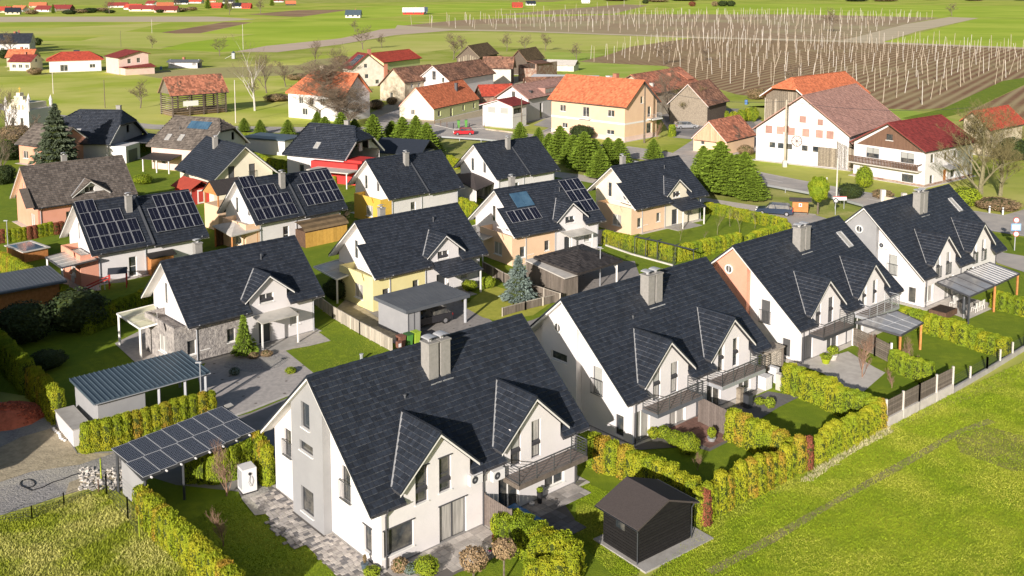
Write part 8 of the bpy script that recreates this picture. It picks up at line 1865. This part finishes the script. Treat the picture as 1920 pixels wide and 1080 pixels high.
# far villages
q = random.Random(5)
def far_house(px, py, rz, L, wall, roof, label, ze=3.2, W_=10, group='houses of the far village'):
    p = g(px, py); hr = ze+W_*.42; x0, y0 = -L/2, -W_/2; t = thing('house', label, 'house', p, rz, group)
    w = MB().box(x0,y0,0,-x0,-y0,ze); w.add([(x0,y0,ze),(x0,-y0,ze),(x0,0,hr-.2)],[(0,2,1)]); w.add([(-x0,y0,ze),(-x0,-y0,ze),(-x0,0,hr-.2)],[(0,1,2)]); w.build('wall', wall, t)
    e = .7; MB().slab([(x0-e,y0-e,ze-.5),(-x0+e,y0-e,ze-.5),(-x0+e,0,hr),(x0-e,0,hr)],.25).slab([(x0-e,0,hr),(-x0+e,0,hr),(-x0+e,-y0+e,ze-.5),(x0-e,-y0+e,ze-.5)],.25).build('roof', roof, t)
    for i in range(3): MB().box(x0+1.5+i*(L-4.5)/2,y0-.05,1.0,x0+3.2+i*(L-4.5)/2,y0-.01,2.4).build('window','glass_dark',t)
    MB().box(x0-.05,-.9,ze+.3,x0-.01,.9,ze+1.9).build('window','glass_dark',t); MB().box(L*.1,.2,hr-.6,L*.1+.9,1.1,hr+.9).build('chimney','chimney_brick',t)
FH = [(8,24,-.3,20,'wall_old','tile_red','red roof at the top left corner of the photo'),(38,22,-.5,22,'wall_lightgrey','tile_orange','broad orange roof second from the top left corner'),(25,27,.3,14,'wall_cream','tile_dark','small pale house below the broad orange roof'),(85,22,-.5,26,'wall_white','tile_darkred','white gabled house with dark red roof in the far village'),(72,14,.2,22,'wall_old','tile_orange','orange roof behind the white gabled house'),(118,20,-.2,26,'wood_old','tile_darkred','long crimson roof on a dark timber barn'),
      (222,14,.2,26,'wall_white','tile_darkred','dark maroon roof with white gable in the far village'),(252,18,-.4,26,'wall_white','tile_red','pinkish-red hipped roof of the far village'),(268,21,0,30,'wall_cream','tile_darkred','long low building with pale yellow wall in the far village'),(285,10,-.6,20,'wall_white','tile_darkred','white gable between red roofs'),(310,14,.3,22,'wall_old','tile_orange','brownish orange roof right of the white gable'),(313,23,0,26,'wall_pink','tile_darkred','long pink-roofed shed of the far village'),
      (340,8,.2,22,'wall_white','tile_dark','grey roofed house of the far village'),(368,6,-.2,24,'wall_white','tile_red','red roof above the grey roofed house'),(405,15,0,16,'wall_red','tile_red','small red-walled shed between the conifers'),(395,4,.3,18,'wall_pink','tile_orange','orange roof behind the conifers of the far village'),(430,6,-.3,20,'wall_white','tile_dark','dark roof right of the conifers'),(450,15,.1,20,'wall_white','tile_dark','low white house with grey roof'),(463,16,0,12,'wall_red','tile_red','red shed at the right end of the far village'),
      (523,4,.1,18,'wall_white','tile_darkred','small white and red building beyond the far meadow'),(545,10,.3,15,'wood_old','tile_orange','lone hay barn with orange roof on the far meadow'),(775,27,.1,22,'wall_red','plastic_white','shed with pale roof on the far fields'),(794,26,.1,8,'wall_white','metal_sheet','tiny grey shed beside the pale-roofed shed'),(970,14,.1,14,'wall_red','tile_red','small red shed on the horizon fields'),(995,10,.2,14,'wall_white','tile_dark','small dark shed on the horizon fields'),(1098,6,0,14,'wall_white','plastic_white','white shed on the far fields'),(663,33,0,14,'wall_white','metal_sheet','low white and dark trailer on the far green field')]
for a in FH: far_house(*a[:7])
for i, (px, py, w, h) in enumerate([(60,27,14,5),(130,27,16,5),(150,25,16,5),(170,24,18,6),(190,22,16,5),(205,25,14,4),(340,22,16,5),(300,24,10,4),(360,20,14,5),(420,12,10,5)]):
    bush(px, py, w, h, 'bush_dark' if i % 2 else 'leaf_dry', 'shrub mass number %s from the left in the far village gardens' % ['one','two','three','four','five','six','seven','eight','nine','ten'][sorted([60,130,150,170,190,205,340,300,360,420]).index(px)], 'shrubs of the far village')
for px, py, s_ in ((390,18,2.6),(425,18,2.0),(445,12,2.0),(510,12,2.2),(100,26,1.4)):
    conifer('fir', g(px,py), (s_*.8,s_*.8,s_*1.5), 'dark conifer among the houses of the far village', px, int(px) % 4, 'conifers of the far village')
for px, py, w, h, mt in ((1298,12,11,8,'leaf_red'),(1355,12,17,9,'bush_dark'),(1370,12,15,9,'bush_dark'),(1340,12,10,8,'leaf_dry'),(1210,7,12,7,'bush_dark'),(1235,4,40,5,'leaf_dry')):
    bush(px,py,w,h,mt,'round bushy tree on the far fields above the hop poles','bushy trees on the far fields',name='tree')
for i in range(14):
    bush(1150+i*58+q.uniform(-20,20), q.uniform(-1,3), q.uniform(25,60), q.uniform(3,6), 'bush_dark' if i % 3 else 'leaf_dry', 'hedgerow bush on the horizon, %s from the left' % ORD[i], 'hedgerow bushes on the horizon fields')
